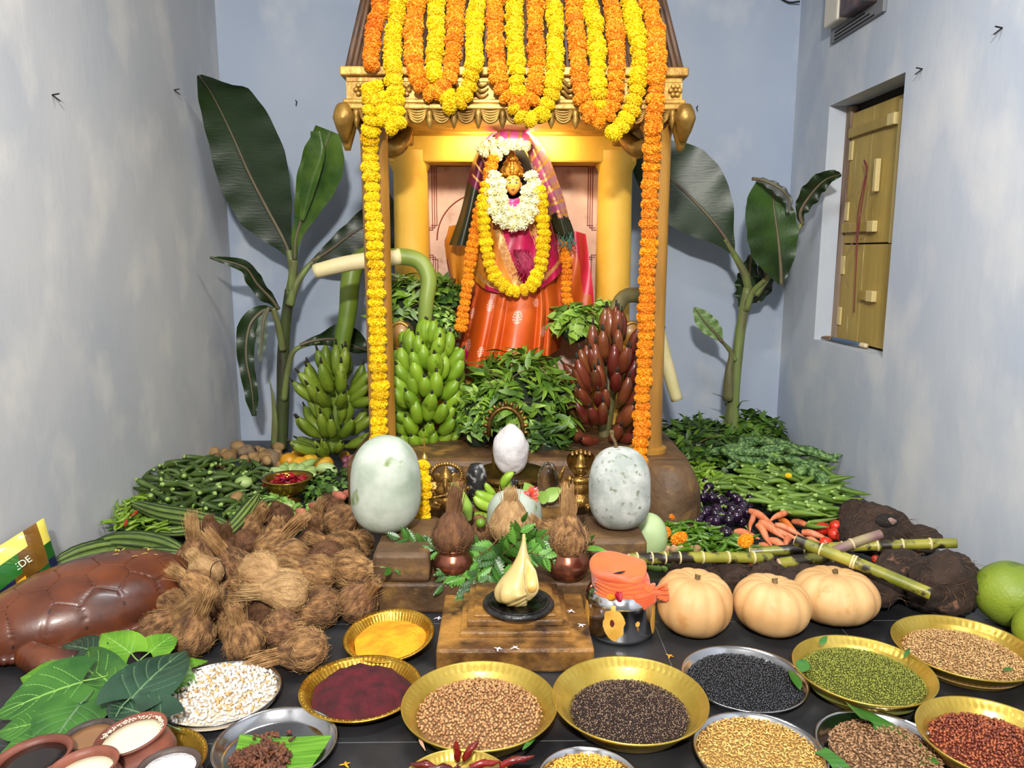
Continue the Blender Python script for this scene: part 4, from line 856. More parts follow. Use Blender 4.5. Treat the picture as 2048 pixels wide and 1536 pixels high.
sp=[([(1000,1075,2.55),(960,1110,2.5),(905,1130,2.45),(885,1170,2.42)],'neem sprig reaching left across the left copper pot',7),
([(1010,1085,2.52),(985,1130,2.46),(972,1190,2.40),(975,1255,2.28)],'neem sprig hanging straight down over the altar frame',8),
([(1005,1090,2.54),(960,1140,2.46),(935,1190,2.40),(905,1225,2.34)],'neem sprig drooping to the lower left of the altar',7),
([(1000,1100,2.5),(1035,1085,2.47),(1070,1075,2.45),(1100,1085,2.44)],'neem sprig reaching right toward the right copper pot',6),
([(990,1120,2.5),(1015,1100,2.46),(1035,1080,2.44),(1045,1045,2.43)],'upright neem sprig in front of the middle coconut',5),
([(1020,1110,2.48),(1050,1105,2.44),(1080,1110,2.42),(1105,1120,2.42)],'neem sprig behind the conch tip',5),
([(980,1090,2.56),(930,1090,2.55),(880,1095,2.54),(830,1085,2.54),(800,1075,2.54)],'thin neem sprig trailing left in front of the left ash gourd',9),
([(840,1090,2.56),(815,1105,2.54),(795,1115,2.52),(780,1135,2.42)],'small neem sprig lying over the left stone block',4),
([(1000,1130,2.48),(1015,1150,2.44),(1010,1180,2.40),(990,1215,2.34)],'neem sprig beside the conch on its left',6),
([(955,1110,2.5),(930,1115,2.48),(900,1108,2.48),(868,1100,2.48)],'neem sprig lying across the shaggy coconut base',6),
([(970,1150,2.46),(945,1160,2.44),(920,1150,2.43),(900,1145,2.43)],'neem sprig in front of the left copper pot',5),
([(980,1170,2.43),(1000,1185,2.39),(1010,1200,2.36),(1015,1215,2.33)],'small neem sprig touching the black disc',4)]
for P_,l_,n_ in sp: sprig([pt(*q) for q in P_],l_,n_+2)
def wideleaf(name,a,b,W,label,mt,cat='leaf',up=(0,-.5,1),group=None):
    a,b=Vector(a),Vector(b); d=(b-a); L=d.length; y=Vector(up).cross(d).normalized(); z=d.normalized().cross(y)
    m=MB().add(leaf(L,W,12,droop=.12,fold=.2),Matrix.Translation(Vector())@Matrix((d.normalized(),y,z)).transposed().to_4x4()); o=m.build(name,mt,loc=a); return tag(o,label,cat,group)
wideleaf('mango_leaf',pt(1165,1098,2.52),pt(1215,1098,2.46),.03,'bright leaf tip sticking out right of the right copper pot',nleaf2)
wideleaf('mango_leaf',pt(1160,1100,2.53),pt(1188,1068,2.52),.03,'dark leaf rising right of the tall tufted coconut',nleaf)
wideleaf('mango_leaf',pt(1118,1090,2.50),pt(1165,1100,2.46),.03,'dark leaf across the mouth of the right copper pot',nleaf)
# conch
shellm=mat('conch_ivory',S(222,204,150),S(196,172,110),rough=.35,scale=6,bump=.1,coat=.3,sss=.1)
shelli=mat('conch_inner',S(206,160,72),S(224,190,120),rough=.4,scale=8)
cb=pt(1040,1205,2.33); co=empty('conch_shell',cb,'ivory conch shell leaning upright on the black disc','shell')
m=MB(); CP=[(1048,1068,3),(1048,1086,5),(1047,1105,10),(1047,1122,17),(1045,1140,24),(1041,1158,32),(1037,1174,39),(1036,1184,43),(1037,1189,41),(1039,1194,31),(1041,1198,29),(1043,1202,20),(1045,1205,18),(1047,1209,10),(1049,1212,7),(1050,1215,2)]
SP_=smooth_path([(*(pt(x,y,2.222+.00036*(1200-y))-cb),m_px(r_,2.3)) for x,y,r_ in CP],80)
m.add(tube([Vector(q[:3]) for q in SP_],list(SP_[:,3]),40,raw=True,mod=lambda R_,a,t:R_*(1+.10*np.cos(a-2.6)+.07*np.cos(a*8)*np.exp(-((t-.76)/.06)**2)))); m.build('whorl',shellm,co)
m=MB().add(tube([pt(1056,1200,2.175)-cb,pt(1064,1180,2.160)-cb,pt(1061,1150,2.18)-cb,pt(1052,1116,2.225)-cb],[.006,.021,.019,.004],20,30,flat=.40,up=(0,-1,0))); m.build('lip',shellm,co)
m=MB().add(tube([pt(1058,1192,2.166)-cb,pt(1064,1176,2.150)-cb,pt(1061,1152,2.170)-cb,pt(1054,1126,2.208)-cb],[.003,.015,.013,.002],20,30,flat=.30,up=(0,-1,0))); l=m.build('opening',shelli,co); l['label']='amber brown inner opening'
# white oval stone on its brass base, and the stones round it
whitep=mat('white_paste',S(192,186,186),S(214,210,210),rough=.9,scale=12,bump=.7,bscale=30)
bronze=mat('bronze_dark',S(56,40,18),S(128,98,46),rough=.35,metal=.8,scale=14,ramp=(.3,.7),bump=.4,bscale=60)
bronzeL=mat('bronze_gold',S(96,66,26),S(178,138,70),rough=.32,metal=.8,scale=22,ramp=(.3,.7),bump=.25,bscale=80)
c=pt(1021,905,3.24); zb=.20
o=MB().add(lathe([(0,0),(.13,0),(.15,.012),(.145,.03),(.12,.036),(.15,.048),(.17,.062),(.155,.072),(.09,.06),(0,.06)],48)).build('ringed_pedestal',bronze,loc=(c.x,3.20,zb)); tag(o,'dark ribbed brass ring base under the white oval stone','base')
H=pt(1021,848,3.2).z-zb-.055; v,f=ball(m_px(37,3.22),m_px(35,3.22),H/2,40,30); v[:,0]*=1-.22*np.clip(v[:,2]/(H/2),0,1)**2; v[:,1]*=1-.22*np.clip(v[:,2]/(H/2),0,1)**2
v,f=disp((v,f),.0045,24,3,4)
o=MB().add((v,f)).build('oval_stone',whitep,loc=(c.x,3.20,zb+.055+H/2)); tag(o,'white paste-covered oval stone standing at the centre of the altar','stone')
halo=MB().add(tube([(math.cos(a)*.075,0,math.sin(a)*.10) for a in np.linspace(-.3,PI+.3,24)],.010,8,24,raw=True))
for a in np.linspace(-.1,PI+.1,13): halo.add(ball(.010,.008,.014,8,6),T((math.cos(a)*.09,0,math.sin(a)*.118),(0,-a+PI/2,0)))
o=halo.build('halo_frame',bronze,loc=(c.x-.02,3.33,pt(1000,860,3.33).z)); tag(o,'dark bronze flame arch behind the white oval stone','frame'); MB().add(tube([(-.05,0,-.08),(-.05,0,-(o.location.z-.2))],.012,8)).add(tube([(.05,0,-.08),(.05,0,-(o.location.z-.2))],.012,8)).build('frame_leg',bronze,o)
blackst=mat('black_ash_stone',(.006,.006,.007),(.02,.02,.02),rough=.3,scale=6,c3=S(150,150,148),c3s=24,c3r=(.56,.66),bump=.3,bscale=40)
for px,py0,py1,w_,Y,mt,lb in ((953,925,985,20,3.02,blackst,'glossy black rounded stone with ash marks, left of the white oval stone'),(905,928,975,17,3.12,blackst,'smaller ash-marked black stone behind the bronze elephant-headed figure')):
    a=pt(px,py0,Y); r_=m_px(w_,Y); h=a.z-.20; o=MB().add(lathe([(0,0),(r_*1.0,0),(r_*1.05,h*.2),(r_*1.05,h*.6),(r_*.95,h*.8),(r_*.65,h*.95),(0,h)],28)).build('black_stone',mt,loc=(a.x,Y,.20)); tag(o,lb,'stone')
a=pt(1097,924,3.0); h=a.z-.20; r_=m_px(23,3.0); o=MB().add(ball(r_,r_,h/2,32,22)).build('crystal_egg',mat('clear_crystal',(.95,.95,.9),rough=.03,trans=1,ior=1.45),loc=(a.x,3.0,.20+h/2)); tag(o,'clear glassy crystal egg right of the white oval stone','stone')
# small black bull figure
a=pt(1022,992,3.0); bu=MB(); 
bu.add(ball(.016,.016,.024,14,10),T((0,-.0,.070))); bu.add(ball(.012,.014,.014,12,8),T((0,-.016,.056))); bu.add(ball(.024,.035,.028,14,10),T((0,.02,.028)))
for s in (-1,1): bu.add(tube([(s*.010,0,.084),(s*.024,-.002,.092),(s*.026,-.004,.080)],[.006,.007,.003],8,8)); bu.add(tube([(s*.008,0,.09),(s*.012,0,.104)],[.005,.001],6,4)); bu.add(tube([(s*.014,-.01,.02),(s*.016,-.03,.004)],[.010,.007],8,5))
bu.add(tube([(0,.01,.035),(0,-.002,.065)],[.020,.015],10,6)); o=bu.build('bull_figure',blk,loc=(a.x,2.99,.20)); tag(o,'little black stone bull sitting in front of the white oval stone','figure')
# bell
a=pt(848,870,3.06); zt=a.z; bl=empty('hand_bell',(a.x,3.06,.20),'brass hand bell with a tall ornate handle, left of the small stones','bell')
hb=zt-.20; brass=mat('brass_bright',S(176,130,46),S(226,186,96),rough=.25,metal=.85,scale=10)
MB().add(lathe([(.040,0),(.036,.02),(.030,.05),(.022,.068),(0,.075)],28)).build('bell_cup',brass,bl)
MB().add(lathe([(.010,.07),(.012,.08),(.006,.09),(.005,.13),(.008,.135),(.006,.14),(.014,.15),(.016,.165),(.010,.18),(.004,.19),(.006,.20),(0,hb)],16)).build('handle',brass,bl)
# bronze figures
def blob(name,parts,mt,loc,label,cat='figure',vox=.0028,sub=None):
    m=MB()
    for p in parts: m.add(p)
    o=m.build(name,mt,loc=loc); r=o.modifiers.new('r','REMESH'); r.mode='VOXEL'; r.voxel_size=vox; r.use_smooth_shade=True
    s=o.modifiers.new('s','SMOOTH'); s.iterations=2; return tag(o,label,cat)
def B(x,y,z,a,b=None,c=None,rot=(0,0,0)): v,f=ball(a,b,c,18,12); M=np.array(T((x,y,z),rot)); return v@M[:3,:3].T+M[:3,3],f
def Tb(P,r): return tube(P,r,10,14)
zz=.20; na=pt(1160,1000,2.9); top=pt(1160,895,2.9).z-zz
k=top/.245
parts=[B(0,0,.04,.05,.04,.03),B(0,0,.085,.034,.024,.040),B(0,-.004,.118,.036,.022,.016),Tb([(0,0,.12),(0,0,.145)],[.013,.012]),B(0,-.005,.157,.0195,.021,.024),B(0,-.0265,.156,.0035,.004,.008),B(0,-.024,.142,.007,.005,.004),
 Tb([(0,0,.165),(0,0,.180),(0,0,.205),(0,0,.228)],[.024,.021,.017,.008]),Tb([(0,-.0,.172),(0,0,.176)],[.026,.026])]
for s in (-1,1):
    parts+=[B(s*.021,0,.150,.006,.006,.011),B(s*.040,0,.122,.014,.014,.016),Tb([(s*.040,0,.118),(s*.052,-.01,.090),(s*.036,-.034,.080)],[.012,.010,.008]),B(s*.034,-.040,.082,.009,.007,.010),
    Tb([(s*.020,-.01,.035),(s*.055,-.02,.028),(s*.02,-.045,.020)],[.020,.018,.010]),Tb([(s*.040,.005,.118),(s*.065,.0,.105),(s*.078,-.012,.128)],[.011,.009,.007]),B(s*.078,-.014,.136,.008,.006,.010)]
parts+=[Tb([(-.078,-.014,.13),(-.070,-.014,.155),(-.060,-.014,.182)],[.009,.008,.001])]
o=blob('naga_hooded_figure',[((v*k),f) for v,f in parts],bronzeL,(na.x,2.9,zz),'seated bronze figure with a tall crown under a five-headed cobra hood')
hd=MB(); 
for u in range(1):
    g_=[]; nu,nv=25,16
    for i in range(nu):
        a=(i/(nu-1)-.5)*2; 
        for j in range(nv):
            t=j/(nv-1); w=.012+.040*math.sin(PI*min(1,t*.62)); g_.append((a*w,.030-.026*abs(a)**2*t-.015*t*t,.12+t*.115-.018*a*a*t))
    hd.add((np.array(g_)*k,[gridf(nu,nv)])); hd.add((np.array(g_)*k+np.array([0,.004,0]),[gridf(nu,nv)]))
h1=hd.build('cobra_hood',bronzeL,o)
hm=MB()
for i in range(5):
    a=(i-2)*.016; z=.232-abs(i-2)*.0035; hm.add(Tb([(a*.8*k,.012*k,(z-.012)*k),(a*k,-.004*k,z*k),(a*k,-.016*k,(z-.006)*k)],[.005,.0065,.004])); hm.add(ball(.003,.003,.003,8,6),T((a*k,-.012*k,(z+.006)*k)))
hm.build('cobra_head',mat('bronze_highlight',S(190,150,96),rough=.3,metal=.7),o)
for s in (-1,1): 
    e=MB().add(ball(.004*k,.002*k,.0022*k,10,6),T((s*.008*k,-.0245*k,.160*k))).build('eye',dark,o)
ga=pt(892,1010,2.9); k2=1.0
parts=[B(0,0,.04,.052,.04,.034),B(0,-.006,.075,.042,.034,.036),B(0,-.006,.125,.028,.026,.028),Tb([(0,-.026,.128),(0,-.042,.108),(.004,-.046,.085),(.014,-.046,.072)],[.013,.010,.008,.006]),Tb([(0,-.002,.145),(0,0,.165),(0,0,.178)],[.022,.014,.003])]
for s in (-1,1):
    parts+=[B(s*.036,.002,.128,.020,.006,.022,(0,0,s*.4)),Tb([(s*.014,-.026,.112),(s*.020,-.040,.108)],[.004,.002]),Tb([(s*.038,0,.09),(s*.060,-.012,.078),(s*.045,-.040,.080)],[.013,.011,.008]),Tb([(s*.02,-.01,.03),(s*.06,-.02,.022),(s*.02,-.05,.02)],[.022,.018,.010]),Tb([(s*.038,.004,.098),(s*.07,0,.11),(s*.075,-.01,.135)],[.011,.009,.007])]
parts+=[Tb([(-.078,-.052,.056),(-.03,-.052,.068),(.03,-.052,.080),(.085,-.05,.100)],[.006,.005,.005,.006]),B(.088,-.05,.102,.010,.008,.009)]
blob('elephant_headed_figure',parts,bronzeL,(ga.x,2.92,zz),'seated bronze elephant-headed figure holding a long staff, behind the shaggy coconut')
ring=MB()
for i in range(22):
    a=-.4+i/21*(PI+.8); ring.add(ball(.009,.008,.009,8,6),T((math.cos(a)*.060,.016,.135+math.sin(a)*.045)))
ring.build('beaded_halo',bronzeL,bpy.data.objects['elephant_headed_figure'])
# small banana hand, mango, lime, carnation, leaves behind the coconuts
gm=[finger_mesh('banana',.105,.021,b,mat('young_banana_green',S(126,164,40),S(158,190,66),rough=.4,scale=6,rv=.06)) for b in (.9,1.2)]
bh=empty('banana_hand',pt(1008,985,3.0),'small hand of light green bananas behind the middle coconut','bananas')
for px,py,ang,s_ in ((1003,998,188,1.05),(1000,1012,195,1.05),(1006,980,100,.8),(1000,1030,200,1.0),(1012,985,65,.7),(995,990,160,.7)):
    ch=bpy.data.objects.new('banana',rnd.choice(gm)); COL.objects.link(ch); ch.parent=bh; ch.location=pt(px,py,2.98+rnd.uniform(-.02,.02))-bh.location
    x=Vector((math.cos(R(ang)),-.25,math.sin(R(ang)))).normalized(); y=Vector((0,1,0)); z=x.cross(y).normalized(); z=z if z.z>0 else -z; y=z.cross(x); ch.rotation_mode='QUATERNION'; ch.rotation_quaternion=Matrix((x,y,z)).transposed().to_quaternion(); ch.scale=(s_,)*3
tag(MB().add(tube([pt(905,965,2.86),pt(915,985,2.84),pt(930,1015,2.83),pt(938,1040,2.84)],[.008,.026,.030,.012],14,24)).build('raw_banana',mat('pale_banana',S(136,176,62),S(170,196,110),rough=.4,scale=5)),'single pale green banana right of the shaggy coconut','banana')
o=MB().add(ball(.019,.019,.018,16,12)).build('lime',mat('lime_green',S(112,150,40),S(90,124,36),rough=.4,scale=8)); o.location=pt(961,1046,2.8); tag(o,'small green lime beside the middle ash gourd','lime')
carn=mat('carnation_coral',S(232,96,70),S(244,136,110),rough=.6,scale=20); carw=mat('carnation_pink',S(226,170,190),rough=.6)
cf=MB(); fc_=pt(1060,995,2.82)
for i in range(90):
    a=rnd.uniform(0,2*PI); z=rnd.uniform(0,1); d=Vector((math.cos(a)*math.sqrt(1-z*z),-z*.8,math.sin(a)*math.sqrt(1-z*z))); v,f=leaf(.036,.024,5,droop=-.25,fold=.5); cf.add((v,f),T(d*.003,qx(d+Vector((.35,0,-.5))*.5,rnd.uniform(0,6))),mi=0 if i%6 else 1)
o=cf.build('carnation',[carn,carw],loc=fc_,smooth=False); tag(o,'coral red carnation tucked behind the middle coconut','flower'); o.scale=(.8,.6,1.25); o.rotation_euler=(0,.35,0)
for a_,b_,w_,l_ in (((1075,1000,2.95),(1098,985,2.93),.06,'yellow green betel leaf right of the coral carnation'),((1060,985,2.97),(1050,965,2.97),.05,'yellow green leaf above the coral carnation'),((1085,1000,2.94),(1125,975,2.96),.06,'broad green leaf in front of the crystal egg')):
    wideleaf('betel_leaf',pt(*a_),pt(*b_),w_,l_,ll,up=(0,-1,.3))
# marigold string by the left gourd and bell
garland('marigold_garland',[[(848,930),(842,948),(852,968),(850,985),(845,1000),(848,1025),(848,1050),(850,1075),(846,1092)]],'Y','short yellow marigold string between the left ash gourd and the shaggy coconut',size=.72,conv=at(2.80))
# footed brass bowl with red petals
fb=pz(572,1010,.02); fb=Vector((fb.x,fb.y+.05,0.02)); bo=MB().add(lathe([(0,0),(.055,0),(.058,.008),(.04,.02),(.034,.035),(.06,.045),(.098,.07),(.105,.10),(.108,.112),(.120,.118),(.120,.122),(.100,.120),(.096,.10),(.088,.08),(0,.062)],48)).build('footed_bowl',mat('bowl_brass',S(150,108,40),S(190,150,70),rough=.22,metal=.85,scale=6),loc=fb); tag(bo,'footed brass bowl of dark red petals among the green vegetables','bowl')
pm=MB(); petm=mat('dark_red_petal',S(130,8,24),S(164,16,40),rough=.55,scale=20)
for i in range(110):
    a=rnd.uniform(0,6.3); q=.085*math.sqrt(rnd.random()); pm.add(leaf(.04,.022,5,droop=-.1,fold=.4),T((q*math.cos(a),q*math.sin(a),.088+.02*(1-q/.085)+rnd.uniform(0,.01)),(rnd.uniform(-.6,.6),rnd.uniform(-.6,.6),rnd.uniform(0,6.3))))
tag(pm.build('rose_petals',petm,loc=fb,smooth=False),'loose dark red petals filling the footed brass bowl','petals',kind='stuff')
# steel pot wrapped in orange cloth
steel=mat('polished_steel',(.62,.62,.64),rough=.14,metal=1); turm=mat('turmeric_smear',S(206,152,52),S(226,176,80),rough=.8,scale=20); reddot=mat('red_dot',S(90,20,22),rough=.8)
sb=pz(1245,1283,0); Rp=m_px(74,2.33); sb=Vector((sb.x,sb.y+.07,0)); HP=.175
prof=[(0,0),(Rp*.9,0),(Rp*.99,.015)]+[(Rp,.02+.1*i/90) for i in range(91)]+[(Rp*.97,.135),(Rp*.84,.155),(Rp*.70,.165),(Rp*.62,.17),(Rp*.62,.19),(0,.19)]
v,fs=lathe(prof,300); f=fs[0]; cen=v[f].mean(1); an=np.arctan2(cen[:,0],-cen[:,1]); mi=np.zeros(len(f),int)
def patch(a0,z0,ra,rz,idx,edge=.15):
    e=((an-a0)/ra)**2+((cen[:,2]-z0)/rz)**2+edge*.6*np.sin(an*17+cen[:,2]*130); mi[(e<1)&(cen[:,2]<.135)]=idx
patch(-.32,.075,.30,.052,1,.22); patch(-.36,.078,.06,.012,2,0); patch(.36,.075,.07,.009,1,0); patch(1.15,.065,.28,.055,1,.2); patch(-1.3,.07,.15,.05,1,.2)
o=MB().add((v,fs),mi=mi).build('steel_pot',[steel,turm,reddot],loc=sb); tag(o,'polished steel pot with turmeric smears and orange cloth cover, beside the pumpkins','pot')
clo=mat('orange_cloth',S(212,78,30),S(232,104,48),rough=.85,scale=8,sheen=.3,bump=.25,bscale=50)
cl=empty('cloth_cover',(sb.x-.012,sb.y,.17),'orange cloth cap tied over the mouth of the steel pot','cloth')
rc=m_px(58,2.33); v,fs=lathe([(rc*.86,-.012),(rc*.92,.02),(rc*1.0,.045),(rc*1.02,.054),(rc*.97,.055),(rc*.6,.047),(rc*.3,.042),(0,.042)],64,lambda r_,z,a:(r_*(1+.02*np.sin(a*5)+.012*np.sin(a*17)*(z<.04)),z+.006*np.sin(a*3+1)*(r_>rc*.5)))
c1=MB().add((v,fs)).build('cloth_top',clo,cl); c1.rotation_euler=(R(10),R(3),0)
MB().add(tube([(-.02,-.03,.046),(0,-.025,.047),(.022,-.014,.047)],[.001,.006,.001],8,10,flat=.2,up=(0,0,1))).build('slit',dark,c1)
m=MB()
for k in range(5):
    m.add(tube([(rc*(.97+.02*math.sin(k*2))*math.cos(a)+.006*k*max(0,math.cos(a+.6)),rc*.98*math.sin(a),.026-k*.010-.006*k*max(0,math.cos(a+.7))+.003*math.sin(a*5+k)) for a in np.linspace(-2.6,1.2,18)],[.003,.010,.012,.012,.011,.004],8,30))
m.build('cloth_fold',clo,cl)
m=MB(); rk=random.Random(8); kc=Vector((rc*1.0,-rc*.62,-.012))
v,f=ball(.038,.030,.028,28,18)
for q in v: 
    a=math.atan2(q[2],q[0]); e=1+.16*math.sin(a*7+q[1]*60)+.08*math.sin(a*13); q*=e
m.add((v,f),T(kc,(0,.3,0)))
for k in range(10):
    a=rk.uniform(-.9,1.1); m.add(tube([kc+Vector((.01,0,0)),kc+Vector((.035,-.012*math.sin(k),.018*math.sin(a))),kc+Vector((.058+.01*rk.random(),-.01,.034*math.sin(a)))],[.006,.009,.006],8,12,flat=.5))
for k in range(5):
    m.add(tube([kc+Vector((-.085,-.0,.012-.012*k)),kc+Vector((-.04,-.034,-.004-.010*k)),kc+Vector((.02,-.022,.006-.006*k))],[.004,.010,.007],8,14))
m.build('knot',clo,cl)
rp_=MB()
for i in range(6): rp_.add(leaf(.035,.022,6,droop=.3),T((-.01,-rc*.98,.008),(rnd.uniform(-.5,.5),rnd.uniform(.3,1.2),rnd.uniform(-2.2,-.9))))
o=rp_.build('rose_petals',petm,loc=cl.location,smooth=False); tag(o,'dark red petals caught on the rim of the orange cloth','petals')
o=dup(bpy.data.objects['marigold_garland'].children[0]); o.parent=None; o.location=Vector(cl.location)+Vector((-.03,-rc*1.02,-.012)); o.scale=(.35,)*3; o.name='marigold_flower'; tag(o,'crushed marigold petals on the shoulder of the steel pot','flower')
MB().add(tube([(rc*1.05,-.04,-.005),(rc*1.0,-.07,-.04),(rc*.8,-.085,-.09),(rc*.6,-.09,-.15)],.0008,4,16)).build('thread',fibp,cl)
# ================================================================ pumpkins and pomelos
pump=mat('pumpkin_skin',S(196,148,92),S(218,176,122),rough=.55,scale=7,ramp=(.3,.7),c3=S(184,128,66),c3s=16,c3r=(.60,.76),bump=.08,bscale=50)
def pumpkin(px,py1,w_,h,label,seed):
    b=pz(px,py1,0); r_=m_px(w_/2,b.y*1.06+.06); b.y+=r_*.75; h_=r_*h
    prof=[]; 
    for i in range(30):
        t=i/29*PI; q=math.sin(t)**.8*r_ ; z=h_*(1-math.cos(t))*.5
        if t>2.4: z-=.018*((t-2.4)/.74)**1.5
        prof.append((q,z))
    v,f=lathe(prof,96,lambda rr,z,a:(rr*(1-.040*np.abs(np.cos(a*5.5+seed*.7))**4+.03*np.sin(a*2+seed)),z-.002*np.abs(np.cos(a*5.5+seed*.7))**5)); v,f=disp((v,f),.005,5,seed)
    o=MB().add((v,f)).build('pumpkin',pump,loc=(b.x,b.y,-.002)); tag(o,label,'pumpkin'); o.rotation_euler=(R(5),0,seed)
    m=MB().add(tube([(0,0,h_-.024),(0,0,h_-.012),(.003,0,h_-.004)],[.013,.007,.009],10,8,mod=lambda R_,a,t:R_*(1+.15*np.cos(a*5)))); m.build('stem',stemg,o)
pumpkin(1396,1288,162,1.55,'pale ribbed pumpkin nearest the steel pot, leftmost of the three',1)
pumpkin(1558,1290,160,1.45,'pale ribbed pumpkin in the middle of the three, behind the green gram bowl',2)
pumpkin(1694,1272,172,1.30,'broad pale pumpkin in the row nearest the right side wall',3)
pom=mat('pomelo_skin',S(104,126,30),S(142,160,50),rough=.45,scale=4,ramp=(.3,.7),c3=S(84,104,30),c3s=16,c3r=(.56,.72),bump=.25,bscale=130)
for px,py,r_,Y,l_ in ((2018,1222,68,2.33,'large green pomelo at the right edge, behind the paddy bowl'),(2092,1275,60,2.12,'second green pomelo cut by the right edge of the frame')):
    c=pt(px,py,Y); r0=m_px(r_,Y*1.08); o=MB().add(disp(ball(r0,r0,r0*.95,44,30),.004,8,px)).build('pomelo',pom,loc=(c.x,c.y,r0*.95)); tag(o,l_,'pomelo')
# ================================================================ plates and bowls of grain
brassp=mat('hammered_brass',S(172,142,52),S(206,180,88),rough=.33,metal=.7,scale=10,ramp=(.3,.7),bump=.06,bscale=90)
brassd=mat('fluted_brass',S(168,122,34),S(206,164,64),rough=.28,metal=.8,scale=16,bump=.2,bscale=80)
steelp=mat('steel_plate_metal',(.52,.52,.54),rough=.17,metal=1,bump=.02,scale=20)
icoB=bmesh.new(); bmesh.ops.create_icosphere(icoB,subdivisions=1,radius=1); icoV=np.array([v.co[:] for v in icoB.verts]); icoF=[np.array([[v.index for v in f.verts] for f in icoB.faces])]; icoB.free()
def plate(px0,px1,py0,py1,kind,label,tilt=(0,0),R0=None,name=None):
    """px0..px1, py0..py1: the outline of the rim in the photograph"""
    zr={'bowl':.062,'flute':.035,'steel':.03}[kind]; a=pz((px0+px1)/2,py0,zr); b=pz((px0+px1)/2,py1,zr); cy=(a.y+b.y)/2
    xa=pz(px0,(py0+py1)/2,zr); xb=pz(px1,(py0+py1)/2,zr); r_=R0 or ((xb.x-xa.x)/2*.55+(a.y-b.y)/2*.45); r_*=(.95 if kind=='bowl' else .97); cx=(xa.x+xb.x)/2+(cy-xa.y)*((px0+px1)/2-1002)/F
    if kind=='bowl':
        prof=[(0,.0),(.70,.0),(.74,.006)]+[(.74+.14*t,.006+.036*t) for t in np.linspace(.1,1,8)]+[(.905,.043),(.91,.047)]+[(.915+.07*t,.047+.013*t) for t in np.linspace(.1,1,5)]+[(1,.061),(1.003,.064),(.995,.067),(.98,.064),(.93,.053),(.895,.049),(.88,.045),(.73,.010),(.70,.006),(0,.006)]
        prof=[(q*r_,z) for q,z in prof]; mt=brassp
        def mod(r,z,a): k=((z>.012)&(z<.040))|((z>.050)&(z<.059)); return r*(1+k*.004*np.sin(a*64)),z+k*.0016*np.sin(a*64)
        n=320
    elif kind=='flute':
        prof=[(0,.0),(.72,.0),(.76,.004),(.9,.03),(.985,.033),(1.0,.036),(.985,.038),(.90,.034)]+[(.9-.14*t,.034-.026*t) for t in np.linspace(.1,1,8)]+[(.72,.005),(0,.004)]
        prof=[(q*r_,z) for q,z in prof]; mt=brassd
        def mod(r,z,a): k=((r<.9*r_)&(r>.73*r_)&(z>.004)); return r*(1+k*.006*np.sin(a*72)),z+k*.0022*np.sin(a*72)
        n=288
    else:
        prof=[(0,.0),(.80,.0),(.86,.004),(.95,.024),(.975,.028),(1.0,.029),(1.0,.033),(.975,.032),(.94,.026),(.85,.007),(.80,.004),(0,.003)]
        prof=[(q*r_,z) for q,z in prof]; mt=steelp; mod=None; n=96
    v,f=lathe(prof,n,mod)
    m=MB().add((v,f))
    if kind=='flute':
        for i in range(60): a_=i/60*2*PI; m.add((icoV*.0026*r_/.16,icoF),T((math.cos(a_)*.95*r_,math.sin(a_)*.95*r_,.0365)))
    o=m.build(name or {'bowl':'brass_bowl','flute':'brass_plate','steel':'steel_plate'}[kind],mt,loc=(cx,cy,.001)); o.rotation_euler=(R(tilt[0]),R(tilt[1]),0); tag(o,label,'bowl' if kind=='bowl' else 'plate')
    return o,r_
def heap(pl,frac,z0,h,g,shape,mats_,label,name,n=None,seed=1,jit=.35,fuzz=0,cut=None,edge=0,layers=1,off=(0,0),tex=None,flat=False):
    """a mound of grains on a plate; g grain size, shape its three half axes"""
    o,r_=pl; rg=np.random.RandomState(seed); Rh=r_*frac; m=MB()
    def H(x,y):
        q=np.sqrt((x-off[0])**2+(y-off[1])**2)/Rh; return z0+h*np.clip(1-q**2,0,1)**.7+.10*h*np.sin(x*70+seed)*np.sin(y*60+seed)*np.clip(1-q*q,0,1)
    a=np.linspace(0,2*PI,64,endpoint=False); rr=np.linspace(0.001,1.0,26)
    base=np.stack([np.outer(rr,np.cos(a))*Rh,np.outer(rr,np.sin(a))*Rh],-1).reshape(-1,2); base[:,0]+=off[0]; base[:,1]+=off[1]
    wob=1+edge*np.sin(np.tile(a,26)*5+seed)+edge*.5*np.sin(np.tile(a,26)*9); base*=wob[:,None]
    bz=H(base[:,0],base[:,1])-g*.6; bz[-64:]=z0-.012; m.add((np.c_[base,bz],[gridf(26,64,wv=True)]),mi=len(mats_)-1)
    sp=g*1.12; k=int(Rh/sp)+2; pts=[(i*sp+(j%2)*sp*.5,j*sp*.87) for i in range(-k,k+1) for j in range(-int(k*1.2),int(k*1.2)+1)]
    p=np.array(pts)+rg.uniform(-jit,jit,(len(pts),2))*sp; 
    an_=np.arctan2(p[:,1],p[:,0]); w_=1+edge*np.sin(an_*5+seed)+edge*.5*np.sin(an_*9); p=p[np.hypot(p[:,0],p[:,1])<Rh*w_]; p=p+np.array(off)
    Ms=[[] for _ in mats_[:-1]]
    for x,y in p:
        z=H(x,y)+rg.uniform(-.25,.3)*g; s=rg.uniform(.82,1.15)
        M=Matrix.Translation((x,y,z))@Quaternion(rg.normal(size=4)).normalized().to_matrix().to_4x4() if not flat else Matrix.Translation((x,y,z))@(Matrix.Rotation(rg.uniform(0,6.3),4,'Z')@Matrix.Rotation(rg.uniform(-.5,.5),4,'Y'))
        Ms[rg.randint(len(Ms))].append(M@Matrix.Diagonal((s,s,s,1)))
    gv=icoV*np.array(shape)*g*.5
    for i,q in enumerate(Ms):
        if q: m.many((gv,icoF),q,mi=i)
    h_=m.build(name,mats_,loc=o.location); h_.rotation_euler=o.rotation_euler; tag(h_,label,'grain',kind='stuff'); return h_
